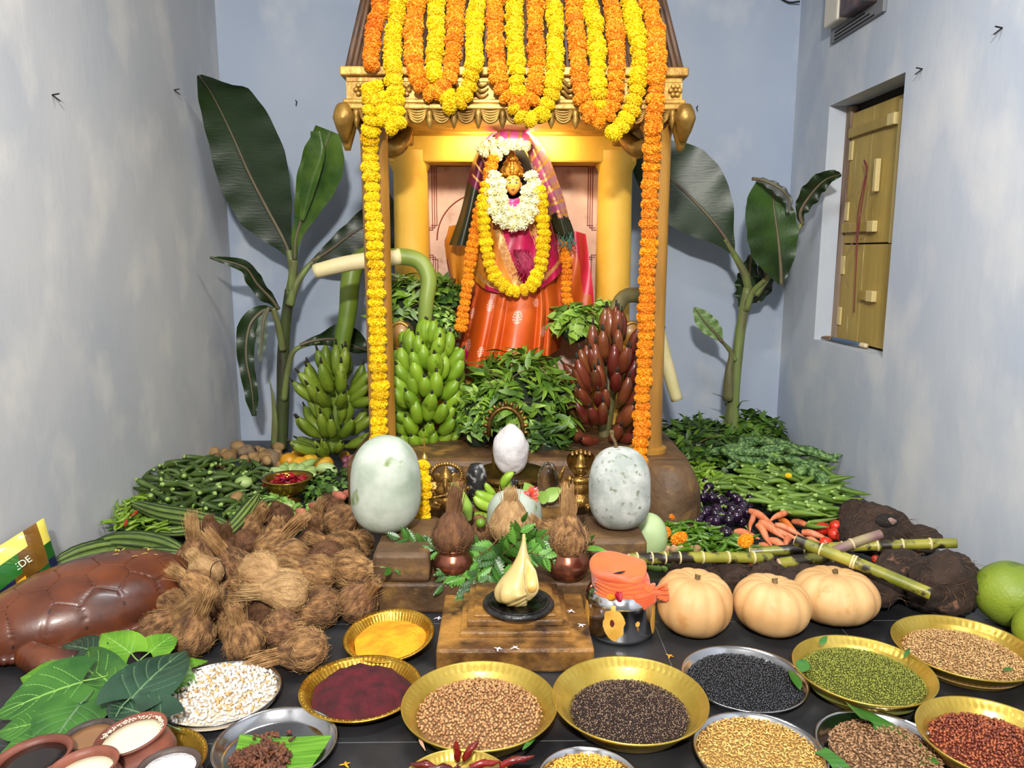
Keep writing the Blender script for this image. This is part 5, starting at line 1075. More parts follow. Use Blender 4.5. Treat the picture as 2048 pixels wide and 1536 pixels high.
def gm_(n,a,b,r=.45,**k): return [mat(n+'_a',a,rough=r,**k),mat(n+'_b',b,rough=r,**k),mat(n+'_base',tuple((x+y)*.22 for x,y in zip(a,b)),rough=.9)]
P6=plate(802,1116,1316,1520,'bowl','large hammered brass bowl of tan beans, in front of the stone altar')
heap(P6,.80,.034,.022,.0082,(1.15,.95,.8),gm_('tan_bean',S(190,146,98),S(160,114,72)),'tan beans heaped in the large brass bowl in front of the altar','beans',seed=6)
P7=plate(1104,1415,1306,1508,'bowl','hammered brass bowl of dark brown seeds, below the steel pot')
heap(P7,.76,.022,.012,.0046,(1.1,.9,.8),[mat('dark_seed',S(70,48,40),rough=.3),mat('dark_seed_b',S(46,32,28),rough=.3),mat('seed_light',S(128,104,84),rough=.4),mat('seed_base',S(34,24,20),rough=.9)],'tiny dark brown seeds in the brass bowl below the steel pot','seeds',seed=7)
P8=plate(1361,1617,1291,1430,'steel','round steel plate of black gram in front of the leftmost pumpkin')
heap(P8,.88,.016,.012,.0062,(1.2,.9,.85),gm_('black_gram',S(46,48,54),S(28,29,33),.28,coat=.2),'black gram heaped on the steel plate in front of the leftmost pumpkin','lentils',seed=8)
P9=plate(1580,1874,1272,1418,'bowl','hammered brass bowl of green gram in front of the pumpkins')
heap(P9,.85,.038,.022,.0056,(1.1,.9,.9),gm_('green_gram',S(134,138,50),S(98,104,34),.35),'green gram heaped in the brass bowl in front of the pumpkins','lentils',seed=9,edge=.02)
P10=plate(1782,2075,1232,1366,'bowl','hammered brass bowl of pale brown millet beside the pomelo')
heap(P10,.82,.034,.020,.0064,(1.7,.7,.65),gm_('pale_millet',S(204,166,112),S(172,130,82)),'pale brown grain in the brass bowl beside the pomelo','grain',seed=10,flat=True)
P11=plate(1378,1660,1427,1590,'steel','steel plate of golden paddy at the bottom edge, right of the dark seed bowl')
heap(P11,.93,.022,.018,.0076,(1.8,.50,.45),gm_('golden_paddy',S(226,182,104),S(196,150,76)),'golden unhusked rice on the steel plate at the bottom edge','rice',seed=11,flat=True)
P12=plate(1625,1915,1425,1580,'steel','steel plate of brown wheat lined with a banana leaf strip')
heap(P12,.80,.022,.016,.0072,(1.8,.75,.7),gm_('brown_wheat',S(160,122,86),S(122,88,58)),'brown wheat on the leaf-lined steel plate','grain',seed=12,flat=True)
P13=plate(1850,2130,1384,1590,'bowl','hammered brass bowl of glossy red grain in the bottom right corner')
heap(P13,.82,.034,.024,.0076,(1.5,.85,.8),gm_('red_grain',S(158,82,48),S(112,46,30),.28,coat=.2),'glossy reddish brown grain in the bottom right brass bowl','grain',seed=13)
P15=plate(1065,1290,1497,1630,'steel','steel plate of yellow split lentils at the bottom edge, centre')
heap(P15,.88,.020,.022,.0066,(1.3,1.1,.6),gm_('yellow_dal',S(236,184,76),S(214,156,50)),'yellow split lentils on the steel plate at the bottom centre','lentils',seed=15)
P14=plate(785,1040,1502,1660,'bowl','brass bowl of dried red chillies cut by the bottom edge')
P3=plate(322,558,1318,1462,'steel','steel plate of white puffed rice beside the betel leaves')
heap(P3,.93,.024,.030,.0102,(1.7,.85,.8),[mat('puffed_rice',S(226,220,210),rough=.7),mat('puffed_rice_b',S(214,202,184),rough=.7),mat('puffed_rice_c',S(240,236,230),rough=.7),mat('puffed_husk',S(196,150,92),rough=.7),mat('puffed_base',S(150,130,100),rough=.9)][0:3]+[mat('puffed_rice_d',S(238,232,222),rough=.7),mat('puffed_husk',S(206,164,108),rough=.7),mat('puffed_base',S(196,182,160),rough=.9)],'white puffed rice heaped on the steel plate beside the betel leaves','puffed rice',seed=3)
P2=plate(591,852,1312,1446,'flute','fluted brass plate of dark red powder')
def powder(pl,frac,z0,h,mt,label,name,seed,squash=1,noise_=.004):
    o,r_=pl; a=np.linspace(0,2*PI,110,endpoint=False); rr=np.linspace(0,1,60); v=[]
    for q in rr:
        for t in a:
            w=r_*frac*(1+.03*math.sin(t*3+seed)+.02*math.sin(t*7)); x,y=q*w*math.cos(t),q*w*math.sin(t)*squash
            z=z0+h*max(0,1-q**2.2)**.8+noise.fractal(Vector((x*30,y*30,seed)),1,2,5)*noise_*(q<.99); v.append((x,y,z))
    p=MB().add((np.array(v),[gridf(60,110,wv=True)])).build(name,mt,loc=o.location); p.rotation_euler=o.rotation_euler; tag(p,label,'powder',kind='stuff')
kum=mat('kumkum',S(56,5,14),S(84,10,24),rough=.9,scale=20,bump=.6,bscale=120); tur=mat('turmeric_powder',S(204,136,6),S(228,160,18),rough=.85,scale=14,bump=.5,bscale=90)
powder(P2,.80,.02,.038,kum,'dark red powder heaped on the fluted brass plate','red_powder',2,noise_=.007)
P1=plate(678,881,1236,1318,'flute','fluted brass tray of yellow turmeric, tilted against the stone block',tilt=(7,-3))
P1[0].location.z=.012; powder(P1,.80,.012,.014,tur,'yellow turmeric powder in the tilted brass tray','turmeric_powder',1)
P4=plate(420,680,1416,1568,'steel','shiny steel plate with cloves on a strip of banana leaf')
P5=plate(150,425,1462,1600,'flute','fluted brass plate under the clay pots in the bottom left corner')
# banana leaf strips
strip=mat('leaf_strip',S(74,128,30),S(110,160,48),rough=.4,scale=5,stretch=(1,30,1),bump=.15,bscale=40,bstretch=(1,6,1)); stripd=mat('leaf_strip_dark',S(44,92,30),S(66,116,44),rough=.4,scale=5,stretch=(1,30,1))
def lstrip(ps,w_,label,mt,nm='banana_leaf_piece'):
    o=MB().add(blade(ps,[w_/2],[w_/2],(0,0,1),24,6,0,.004,1)).build(nm,mt); return tag(o,label,'leaf')
lstrip([pz(470,1503,.020),pz(550,1502,.012),pz(642,1506,.022)],.125,'bright green banana leaf piece under the cloves',strip)
lstrip([pz(1705,1420,.07),pz(1745,1440,.04),pz(1800,1475,.03),pz(1850,1530,.03)],.07,'banana leaf strip along the back of the wheat plate',stripd)
lstrip([pz(1640,1500,.035),pz(1670,1520,.035),pz(1690,1545,.03)],.04,'short banana leaf strip at the front of the wheat plate',stripd)
for a,b,w_,l_ in (((1640,1290,.07),(1655,1270,.09),.02,'small leaf tip at the back rim of the green gram bowl'),((1600,1345,.055),(1612,1315,.075),.04,'green leaf at the left side of the green gram bowl'),((1600,1380,.035),(1578,1330,.045),.03,'dark leaf at the right rim of the black gram plate'),((1045,1500,.062),(1075,1468,.062),.012,'thin dark leaf sliver at the right of the tan beans'),((838,1478,.05),(850,1498,.05),.008,'pink petal sliver at the left of the tan beans'),((1808,1315,.07),(1822,1292,.075),.012,'small dried leaf at the left of the pale brown grain'),((2005,1340,.065),(2030,1335,.065),.01,'tiny dried leaf at the right of the pale brown grain')):
    wideleaf('loose_leaf',pz(*a),pz(*b),w_,l_,stripd if 'pink' not in l_ else mat('pink_petal',S(214,160,130),rough=.6))
# cloves
clm=mat('clove_brown',S(66,36,22),S(110,64,38),rough=.6,scale=60); m=MB(); rg=random.Random(4); c=Vector(P4[0].location); cc=pz(520,1524,.018)
for i in range(420):
    a=rg.uniform(0,6.3); q=.066*math.sqrt(rg.random()); d=Vector((rg.uniform(-1,1),rg.uniform(-1,1),rg.uniform(-.3,.5))).normalized()*.008; p=cc+Vector((q*1.05*math.cos(a),q*.8*math.sin(a),.004+.030*(1-q/.075)*rg.random()))
    if i<60: p=cc+Vector((rg.gauss(.0,.02),.03+rg.gauss(.02,.02),.01))
    m.add(tube([p-d,p,p+d],[.0022,.0030,.0045],6,5)); m.add((icoV*.0048,icoF),T(p+d))
tag(m.build('clove_heap',clm),'dark brown cloves heaped on the banana leaf piece','cloves',kind='stuff')
o=MB().add((icoV*np.array([.009,.007,.005]),icoF)).build('clove',mat('clove_single',S(96,44,36),rough=.6)); o.location=pz(578,1463,.012); tag(o,'single clove lying alone on the back of the steel plate','clove')
# dried chillies
chm=mat('dried_chilli',S(70,8,10),S(124,20,18),rough=.3,scale=8,bump=.4,bscale=50,coat=.4)
for i,(px,py,d,L,l_) in enumerate(((915,1520,(-.05,-.1,1),.055,'dried red chilli standing upright in the bottom brass bowl'),(928,1520,(.5,.1,.7),.06,'dark dried chilli leaning right in the bottom brass bowl'),(1000,1532,(1,.1,.25),.08,'dried red chilli lying to the right in the bottom brass bowl'),(870,1535,(-1,.1,.1),.06,'dried red chilli at the left of the bottom brass bowl'),(940,1536,(1,.2,.1),.07,'dried chilli in the middle of the bottom brass bowl'),(905,1540,(-.6,-.2,.2),.06,'dried chilli lying low beneath the upright one'))):
    p=pz(px,py,.065); d=Vector(d).normalized()*L; o=MB().add(tube([(0,0,0),d*.35+Vector((0,0,.004)),d*.7,d],[.006,.009,.007,.001],8,14,mod=lambda R_,a,t:R_*(1+.18*np.sin(a*3+t*14)))).build('dried_chilli',chm,loc=p); tag(o,l_,'chilli','dried chillies in the bottom bowl'); MB().add(tube([(0,0,0),-d*.12,-d*.3+Vector((0,0,.005))],[.004,.0015,.001],6,6)).build('stem',stemg,o)
heap(P14,.8,.03,.008,.02,(1.6,.6,.5),[chm,chm],'bed of dried red chillies in the bottom brass bowl','chilli_bed',seed=14)
# clay pots
clay=mat('terracotta',S(96,50,38),S(134,76,58),rough=.5,scale=7,bump=.15,bscale=40); clayd=mat('dark_clay',S(44,36,34),S(74,60,54),rough=.55,scale=9,bump=.3,bscale=30)
cream_=mat('curd_white',S(222,216,186),rough=.35,sss=.1); syr=mat('dark_syrup',(.012,.007,.006),rough=.06); tam=mat('brown_paste',S(134,96,62),S(152,112,76),rough=.3,scale=8); salt=mat('white_salt',S(220,218,218),rough=.9,scale=10,bump=.5,bscale=200)
def cpot(px,py,rpx,z,h,mt,fill,lab,flab,fname,fz,tilt=(0,0),neck=.8):
    p=pz(px,py,z+h); r_=m_px(rpx,math.hypot(p.y,CAMZ-z-h)*1.0); 
    prof=[(0,0),(r_*.6,0),(r_*.95,h*.22),(r_*1.1,h*.48),(r_*1.0,h*.72),(r_*.86,h*.84),(r_*.9,h*.92),(r_*1.0,h*.98),(r_*1.0,h),(r_*.94,h*1.01),(r_*.84,h*.93),(r_*.8,h*.84),(r_*.95,h*.66),(r_*.9,h*.3),(0,h*.1)]
    o=MB().add(lathe(prof,48)).build('clay_pot',mt,loc=(p.x,p.y,z)); o.rotation_euler=(R(tilt[0]),R(tilt[1]),0); tag(o,lab,'pot')
    fo=MB().add(lathe([(0,h*fz),(r_*.5,h*fz),(r_*.86,h*fz),(r_*.87,h*fz-.004)],40)).build(fname,fill,loc=o.location); fo.rotation_euler=o.rotation_euler; tag(fo,flab,fname.replace('_',' ')); return o
cpot(278,1462,62,.02,.115,clay,cream_,'tall terracotta pot of white curd with a crusted rim','white curd in the tall terracotta pot','curd',.90,(3,-8))
cp_=bpy.data.objects['clay_pot']; m=MB(); rg=random.Random(3); rr_=m_px(62,math.hypot(cp_.location.y,1.06))
for i in range(150):
    a=rg.uniform(.1,PI-.0); m.add((icoV*np.array([.0022,.0022,.0014])*rg.uniform(.6,1.4),icoF),T((math.cos(a)*rr_*rg.uniform(.80,.90),math.sin(a)*rr_*rg.uniform(.80,.90),.115*rg.uniform(.925,.99))))
tag(m.build('dried_crust',mat('dried_curd',S(206,190,172),rough=.9),cp_),kind='stuff')
cpot(184,1466,46,.02,.085,clayd,tam,'dark clay bowl of brown paste behind the terracotta pots','brown paste in the dark clay bowl','paste',.90,(2,-4))
cpot(70,1512,66,.02,.10,clay,syr,'terracotta pot of black syrup in the bottom left corner','black syrup in the left terracotta pot','syrup',.88,(0,-4))
cpot(172,1532,60,.03,.12,clay,cream_,'terracotta pot spattered with white at the bottom edge','white curd low in the spattered terracotta pot','curd',.86,(0,-4))
cpot(338,1530,54,.02,.09,clayd,salt,'dark clay bowl of white salt at the bottom edge','white salt in the dark clay bowl','salt',.90,(0,0))
# betel leaves
bl1=mat('betel_green',S(34,80,24),S(58,108,34),rough=.4,scale=9,bump=.45,bscale=24); bl2=mat('betel_bright',S(72,124,20),S(104,152,36),rough=.4,scale=9,bump=.45,bscale=24); bl3=mat('betel_dark',S(26,52,36),S(44,74,54),rough=.33,scale=7,bump=.25,bscale=30); vein=mat('leaf_vein',S(92,124,84),rough=.45); veinb=mat('leaf_vein_bright',S(122,166,74),rough=.45)
def heart(L,W):
    nu,nv=120,61; v=[]
    for i in range(nu):
        t=i/(nu-1)
        for j in range(nv):
            s=-1+2*j/(nv-1); w=W*.5*(math.sin(PI*min(1,(t*.93+.07)**.62))**.85)*(1-t*.0); x=L*(t-.20*abs(s)**1.3*(1-t)**3)
            vd=min(abs((t-.42*abs(s)-k)) for k in (.0,.14,.30,.48,.66)); z=-.16*L*(t-.3)**2+.10*abs(s)*w*(1-.5*t)-.0016*math.exp(-(vd/.02)**2)+.012*L*math.sin(t*9+s*3)*abs(s)
            v.append((x,s*w,z))
    def pf(q):
        i,j=q//nv,q%nv; t=(i+.5)/(nu-1); s=abs(-1+2*(j+.5)/(nv-1))
        if s<.022: return 1
        return 1 if min(abs(t-.42*s-k) for k in (.0,.14,.30,.48,.66))<.0048 and s<.85 else 0
    f=gridf(nu,nv); return (np.array(v),[f]),np.array([pf(q) for q in f[:,0]])
def betel(b,tip,wpx,z,mt,vm,label,up=(0,-.35,1)):
    a=pz(*b,z[0]); c=pz(*tip,z[1]); d=c-a; L=d.length; y=Vector(up).cross(d).normalized(); zz_=d.normalized().cross(y); w_=wpx/F*(math.hypot(a.y,CAMZ))*1.05
    sh,mi=heart(L,w_); o=MB().add(sh,mi=mi).build('betel_leaf',[mt,vm],loc=a); o.rotation_mode='QUATERNION'; o.rotation_quaternion=Matrix((d.normalized(),y,zz_)).transposed().to_quaternion(); tag(o,label,'leaf','large betel leaves')
    MB().add(tube([(0,0,0),(-.03*1,.004,-.004),(-.06,.0,-.012)],[.0022,.0018,.0015],6,8)).build('stalk',vm,o)
for a in (((205,1362),(112,1288),95,(.075,.05),bl1,veinb,'mid-green betel leaf at the back left of the pile, beside the turtle shell'),
 ((262,1306),(200,1262),70,(.07,.10),bl2,veinb,'bright betel leaf at the back of the pile'),((300,1304),(352,1262),70,(.07,.09),bl2,veinb,'bright betel leaf at the back right, against the coconuts'),
 ((185,1300),(118,1285),60,(.07,.05),bl3,vein,'dark betel leaf touching the turtle shell rim'),
 ((110,1348),(38,1352),60,(.06,.05),bl2,veinb,'bright sliver of betel leaf at the far left of the pile'),
 ((345,1335),(418,1316),36,(.08,.06),bl2,veinb,'folded light betel leaf pointing right to the puffed rice'),
 ((318,1352),(396,1366),78,(.07,.05),bl2,veinb,'bright betel leaf over the edge of the puffed rice plate'),
 ((300,1372),(322,1412),60,(.07,.05),bl2,veinb,'small bright betel leaf hanging by the puffed rice'),
 ((165,1362),(-15,1425),130,(.085,.06),bl1,veinb,'wide green betel leaf across the left of the pile'),
 ((160,1408),(88,1505),125,(.08,.05),bl1,vein,'deep green betel leaf above the dark clay bowl'),
 ((80,1445),(-10,1462),70,(.06,.04),bl1,veinb,'green betel leaf low at the left edge'),
 ((75,1478),(-12,1515),50,(.05,.03),bl1,veinb,'lowest betel leaf at the left edge'),
 ((190,1420),(130,1470),80,(.06,.05),bl3,vein,'dark betel leaf half under the deep green one'),
 ((240,1385),(180,1330),90,(.08,.08),bl1,veinb,'mid-green betel leaf with pale veins in the middle of the pile'),
 ((322,1440),(208,1400),90,(.09,.10),bl3,vein,'dark greyish betel leaf above the curd pot'),
 ((262,1395),(372,1288),128,(.11,.125),bl3,vein,'large dark betel leaf with pale veins on top of the pile')): betel(*a)
# ================================================================ turtle shell, packet
tur_m=mat('turtle_leather',S(78,36,20),S(128,68,34),rough=.38,scale=5,ramp=(.3,.7),c3=S(44,26,24),c3s=4,c3r=(.46,.66),coat=.2,bump=.08,bscale=40)
seam=mat('turtle_seam',S(44,22,18),rough=.45)
tc=Vector((-1.355,2.40,0)); dirT=math.atan2(.75,.66); tt=empty('turtle_figure',tc,'large carved brown turtle with scute-patterned shell against the left wall','turtle',rot=(0,0,dirT))
nu,nv=260,120; v=[]; mi=[]
def hexd(x,y,s):
    """distance to the nearest scute border of a hexagon grid"""
    x/=s;y/=s; best=[]
    r0=round(y/.866)
    for j in (r0-1,r0,r0+1):
        for i in range(int(x)-2,int(x)+3): cx_=i+(j%2)*.5+.10*math.sin(i*3.1+j*7.7); cy_=j*.866+.10*math.sin(i*5.3+j*2.1); best.append(math.hypot(x-cx_,y-cy_))
    best.sort(); return (best[1]-best[0])*s
A,Bx,Hh=.35,.215,.165
for i in range(nv):
    th=(i/(nv-1))*PI*.5
    for j in range(nu):
        a=j/nu*2*PI; x=A*math.sin(th)*math.cos(a); y=Bx*math.sin(th)*math.sin(a)*(1+.12*math.cos(a)); z=.035+Hh*math.cos(th)**.8
        e=hexd(x+.03,y,.115); g_=math.exp(-(e/.0032)**2); n_=Vector((x/A/A,y/Bx/Bx,max(0,z-.035)/Hh/Hh)).normalized()
        b_=.0012*min(1,e/.03); q=-.0035*g_+b_*.8; v.append((x+n_.x*q,y+n_.y*q,z+n_.z*q)); 
f=gridf(nv,nu,wv=True)
mi=np.array([1 if hexd((v[q][0]+v[r][0])/2+.03,(v[q][1]+v[r][1])/2,.115)<.0009 else 0 for q,r in zip(f[:,0],f[:,2])])
MB().add((np.array(v),[f[:,::-1]]),mi=mi).build('shell',[tur_m,seam],tt)
m=MB(); P=[(A*1.03*math.cos(a),Bx*1.04*math.sin(a)*(1+.12*math.cos(a)),.028) for a in np.linspace(0,2*PI,260)]
m.add(tube(P,.020,10,260,raw=True,flat=.8,mod=lambda R_,a,t:R_*(1+.14*np.sin(t*2*PI*85)))); m.build('rim',tur_m,tt)
MB().add((lathe([(0,0),(A*.95,0),(A*.98,.03),(0,.03)],48)[0]*np.array([1,.64,1]),lathe([(0,0),(A*.95,0),(A*.98,.03),(0,.03)],48)[1])).build('belly',tur_m,tt)
def tl(n_,P,r,**k): return MB().add(tube(P,r,16,24,mod=lambda R_,a,t:R_*(1+.03*np.sin(t*60)))).build(n_,tur_m,tt)
tl('leg',[(-.24,-.17,.04),(-.22,-.25,.035),(-.16,-.31,.03)],[.04,.045,.035]); tl('leg',[(.26,-.14,.03),(.33,-.19,.03),(.36,-.22,.025)],[.035,.035,.02]); tl('leg',[(.24,.13,.04),(.30,.20,.04),(.34,.22,.05)],[.035,.03,.02]); tl('tail',[(.36,.0,.05),(.41,.01,.06),(.45,.02,.07)],[.03,.02,.006])
h_=tl('head',[(-.34,-.05,.06),(-.41,-.12,.055),(-.45,-.17,.05)],[.045,.055,.04])
for k in range(3): m=MB().add(tube([( .0,0,0),(.0005,0,0)],.02,8,3)) if False else None
tr=MB()
for r_ in (.022,.013): tr.add(tube([(math.cos(a)*r_,0,math.sin(a)*r_) for a in np.linspace(0,2*PI,24)],.0025,6,24,raw=True))
tr.add(ball(.006,.004,.006,10,6)); e=tr.build('eye',mat('eye_ring',S(150,100,76),rough=.4),h_); e.location=(-.415,-.168,.075); e.rotation_euler=(R(-30),0,R(10))
ye=mat('turmeric_drop',S(232,196,90),rough=.7)
pm=MB()
for i in range(16):
    px,py=rnd.uniform(232,325),rnd.uniform(1112,1150); pm.add(leaf(.022,.005,4,droop=.1),T((0,0,0),(0,0,rnd.uniform(0,6.3)))) if False else None
    x=rnd.uniform(.10,.30); y=rnd.uniform(-.05,.12); zz_=.035+Hh*math.sqrt(max(0,1-(x/A)**2-(y/Bx)**2))**.8+.008; pm.add(leaf(.02,.005,4,droop=.1),T((x,y,zz_),(0,0,rnd.uniform(0,6.3))))
o=pm.build('yellow_petals',ye,loc=tc); o.rotation_euler=(0,0,dirT); tag(o,'a few thin yellow petals scattered on the turtle shell','petals')
# shiny packet leaning on the wall
pk=[mat('packet_brown',S(96,66,20),S(124,86,34),rough=.25,scale=5,coat=.5),mat('packet_yellow',S(226,208,90),S(238,224,120),rough=.3,scale=8,coat=.4),mat('packet_green',S(24,84,30),S(40,110,36),rough=.28,scale=4,coat=.4),mat('packet_navy',S(20,24,62),rough=.3,coat=.4),mat('packet_lime',S(110,170,50),rough=.3),mat('packet_gold',S(230,170,30),rough=.3)]
c0,c1,c2,c3=pt(87,1036,2.62),pt(116,1128,2.58),pt(-70,1290,2.2),pt(-110,1160,2.26)
def pk_paint(u,v):   # u: along the packet from its top edge, v: across from wall side
    if u<.09: return 1 if v<.5 else (2 if v<.8 else 3)
    if u>.24 and v<.30: return 1
    if u>.36 and v<.66: return 4 if u>.70 and .34<v<.6 else 2
    if u>.34 and u<.44 and .74<v<.92: return 5
    if u>.44 and v>=.66: return 3
    if v>.85: return 2 if u<.2 else 3
    return 0
g_=[]; nu,nv=60,40
for i in range(nu):
    for j in range(nv):
        u,v_=i/(nu-1),j/(nv-1); p=c0.lerp(c3,u).lerp(c1.lerp(c2,u),v_); b=.028*math.sin(PI*v_)**.5*min(1,u*5)**.6; g_.append(p+Vector((.55,-.75,.35)).normalized()*(b+.003*math.sin(u*30+v_*17)))
f=gridf(nu,nv); mi=np.array([pk_paint((q//nv+.5)/(nu-1),(q%nv+.5)/(nv-1)) for q in f[:,0]])
pkt=MB().add((np.array([list(q) for q in g_]),[f]),mi=mi).add((np.array([list(q-Vector((.55,-.75,.35)).normalized()*.012) for q in g_]),[f[:,::-1]])).build('snack_packet',pk,loc=(0,0,0)); tag(pkt,'shiny brown, yellow and green packet leaning between turtle and left wall','packet')
def ontext(body,u,v_,size,mt,name,ang=0):
    p=c0.lerp(c3,u).lerp(c1.lerp(c2,u),v_); n_=Vector((.55,-.75,.35)).normalized(); p=p+n_*.034; x=(c0-c3).normalized(); y=n_.cross(x).normalized(); x=y.cross(n_)
    t=bpy.data.curves.new(name,'FONT'); t.body=body; t.size=size; t.extrude=.0008; t.align_x='CENTER'; t.align_y='CENTER'; t.materials.append(mt)
    o=bpy.data.objects.new(name,t); COL.objects.link(o); bpy.context.view_layer.update(); me=bpy.data.meshes.new_from_object(o.evaluated_get(bpy.context.evaluated_depsgraph_get())); bpy.data.objects.remove(o); o=bpy.data.objects.new(name,me); COL.objects.link(o); o.parent=pkt; o.location=p; o.rotation_mode='QUATERNION'; o.rotation_quaternion=Matrix((x,y,n_)).transposed().to_quaternion()
ontext('HEDE',.37,.52,.032,mat('packet_print',S(200,214,190),rough=.5),'printed_letters')
lf=MB(); n_=Vector((.55,-.75,.35)).normalized()
for i in range(6):
    p=c0.lerp(c3,.66+.02*(i%3)).lerp(c1.lerp(c2,.66+.02*(i%3)),.40+.05*i)+n_*.035; lf.add(ball(.007,.002,.011,8,6),T(p,(0,.5*i,0)))
lf.build('printed_leaves',mat('packet_leaf',S(190,210,160),rough=.5),pkt)
# ================================================================ husked coconut pile
CT=[ # px,py,r px,tuft direction,toward camera,kind,variant,layer,label
(422,1072,30,80,.2,'d',2,1,'dark round coconut just behind the tall upright-tufted one'),
(391,1112,36,88,.1,'m',1,1,'coconut with a long tuft straight up, beside the ridge gourds'),
(387,1270,42,68,.1,'m',1,0,'front left coconut with a long tuft leaning right, above the puffed rice'),
(322,1255,36,40,.1,'m',1,0,'leftmost coconut, beside the turtle shell and betel leaves'),
(417,1155,34,110,.3,'p',3,1,'split pale coconut husk with a brown inside'),
(466,1132,36,120,.1,'m',1,1,'coconut with a stiff straw tuft up left, mid pile'),
(515,1152,42,-2,.3,'p',0,2,'palest smooth coconut on top, tuft pointing right'),
(549,1098,42,52,.2,'m',1,1,'tan coconut with a broad combed tuft pointing up right'),
(497,1068,36,52,.2,'m',0,0,'brown coconut at the back with a tuft pointing up right'),
(557,1038,30,90,.6,'d',2,1,'dark bald coconut at the back, under the footed brass bowl'),
(553,1078,34,80,.1,'m',2,0,'round coconut wedged between two tan tufted ones at the back'),
(623,1088,34,80,.1,'d',3,1,'dark coconut with a short upright tuft near the back'),
(681,1098,38,152,.3,'m',0,1,'coconut with its tuft pointing up left, left of the ash gourd'),
(684,1050,34,40,.1,'m',0,1,'combed coconut touching the left side of the ash gourd'),
(636,1126,40,200,.6,'d',2,1,'dark glossy coconut showing its round end in the middle right'),
(588,1130,34,160,.4,'m',3,1,'half hidden coconut behind the palest one'),
(693,1152,42,8,.3,'m',0,1,'fat coconut with a grey tuft pointing right to the stone block'),
(706,1208,42,52,.3,'m',3,0,'coconut against the stone block at the front right'),
(634,1216,42,180,.9,'m',2,0,'ball-like coconut with swirling fibre at the front right'),
(580,1197,42,172,.2,'p',1,1,'straw-coloured coconut with a wide tuft pointing left, front centre'),
(637,1168,38,158,.2,'m',0,1,'golden coconut with a curled tuft pointing left'),
(473,1194,34,80,.7,'m',2,1,'round brown coconut with a dark spot in the centre'),
(402,1188,34,135,.2,'m',0,1,'coconut whose loose tuft spreads over the turtle shell edge'),
(446,1224,38,-50,.5,'m',2,0,'striped tan coconut behind the front row'),
(527,1226,38,-90,.7,'d',2,0,'very dark hairy coconut behind the front row'),
(492,1280,40,97,.15,'m',0,0,'front coconut with a short curved tuft, left of centre'),
(562,1262,40,20,.6,'m',3,0,'front coconut with a bare tan patch'),
(607,1303,44,188,.2,'m',1,0,'frontmost pointed coconut with a long tuft spread left'),
(628,1043,28,70,.2,'m',0,1,'small coconut at the back beside the sweet potatoes'),
(664,1025,32,100,.4,'d',2,1,'dark coconut at the back right, against the ash gourd'),
(714,1085,30,140,.3,'m',0,0,'coconut mostly hidden behind the ash gourd, low on its left'),
(467,1238,30,70,.2,'m',3,0,'small coconut with a frizzy tuft between two front ones'),
(503,1090,26,0,.9,'d',2,1,'dark coconut end facing forward near the back'),
(345,1210,30,170,.1,'m',0,0,'coconut with frayed tuft touching the turtle rim'),
(372,1226,30,50,.3,'d',2,0,'dark coconut in shade between the two leftmost front ones'),
(592,1158,34,60,.5,'m',2,0,'coconut under the golden curled one'),
(679,1068,30,30,.3,'d',0,0,'coconut squeezed between the two nearest the ash gourd'),
(455,1105,34,90,.3,'d',0,0,'coconut deep in the pile below the upright-tufted one'),
(560,1165,36,90,.5,'d',2,0,'coconut deep in the middle, under the palest one'),
(660,1185,34,90,.5,'d',2,0,'coconut deep in the pile at the right'),
(430,1195,30,90,.5,'d',2,0,'coconut deep in the pile at the left'),
(520,1110,34,90,.5,'d',2,0,'coconut deep in the pile at the back')]
pos=[]
for px,py,r_,ang,tw,k,v_,lay,lb in CT:
    z=(.060,.115,.16)[lay]; p=pz(px,py,z); pos.append([p.x,p.y,z])
pos=np.array(pos); org=pos.copy(); rad=np.array([c[2]*.95/F*(Vector(p)-Vector((0,0,CAMZ))).length for c,p in zip(CT,pos)])
for it in range(60):
    for i in range(len(pos)):
        for j in range(i):
            d=pos[i]-pos[j]; L=np.linalg.norm(d)+1e-9; mn=(rad[i]+rad[j])*.93
            if L<mn: q=d/L*(mn-L)*.5; pos[i]+=q; pos[j]-=q
    pos+=(org-pos)*.06; pos[:,2]=np.maximum(pos[:,2],rad*.98)
for c,p,r_ in zip(CT,pos,rad): coconut(Vector(p),imdir(c[3],c[4]),c[5],c[6],r_/.0605,c[8])
w_=MB().add(tube([pt(420,1158,2.32),pt(424,1132,2.30),pt(440,1122,2.30),pt(450,1140,2.30),pt(455,1165,2.32),pt(475,1168,2.32)],.0016,5,30)).build('twine',mat('dark_twine',S(50,26,22),rough=.8)); tag(w_,'thin dark twine looped over the split coconut husk','string')
# ================================================================ vegetables
def ngon_items(region,z,n,mind,seed): return scat(ground(region,z),n,mind,random.Random(seed))
LM=[(520,1045,'near the tip of the steep ridge gourd'),(340,950,'at the back, close to the wall'),(500,950,'beside the potatoes'),(300,1020,'next to the left wall'),(420,1000,'in the middle of it'),(530,1000,'towards the footed bowl'),(240,1040,'against the wall'),(400,1050,'at its right end'),
(640,1000,'by the dark crinkled greens'),(560,950,'behind the footed bowl'),(600,1050,'by the coconuts'),(1440,975,'touching the brinjals'),(1560,945,'below the bitter gourds'),(1690,1010,'against the right wall'),(1600,1000,'in its middle'),(1640,1050,'behind the tomatoes'),(1520,1010,'behind the carrots'),
(1350,950,'by the pedestal'),(1410,930,'below the dark leaves'),(1350,1010,'at the pedestal side'),(1420,1050,'at its front'),(1480,1020,'by the carrots'),(1340,1060,'by the orange marigolds'),(1400,1090,'behind the long cane'),(1480,1100,'left of the carrots'),(1480,920,'under the banana stem'),(1620,950,'by the right wall'),
(430,915,'at the left end'),(530,920,'at the right end'),(1400,1150,'behind the leftmost pumpkin'),(700,920,'in the little heap')]
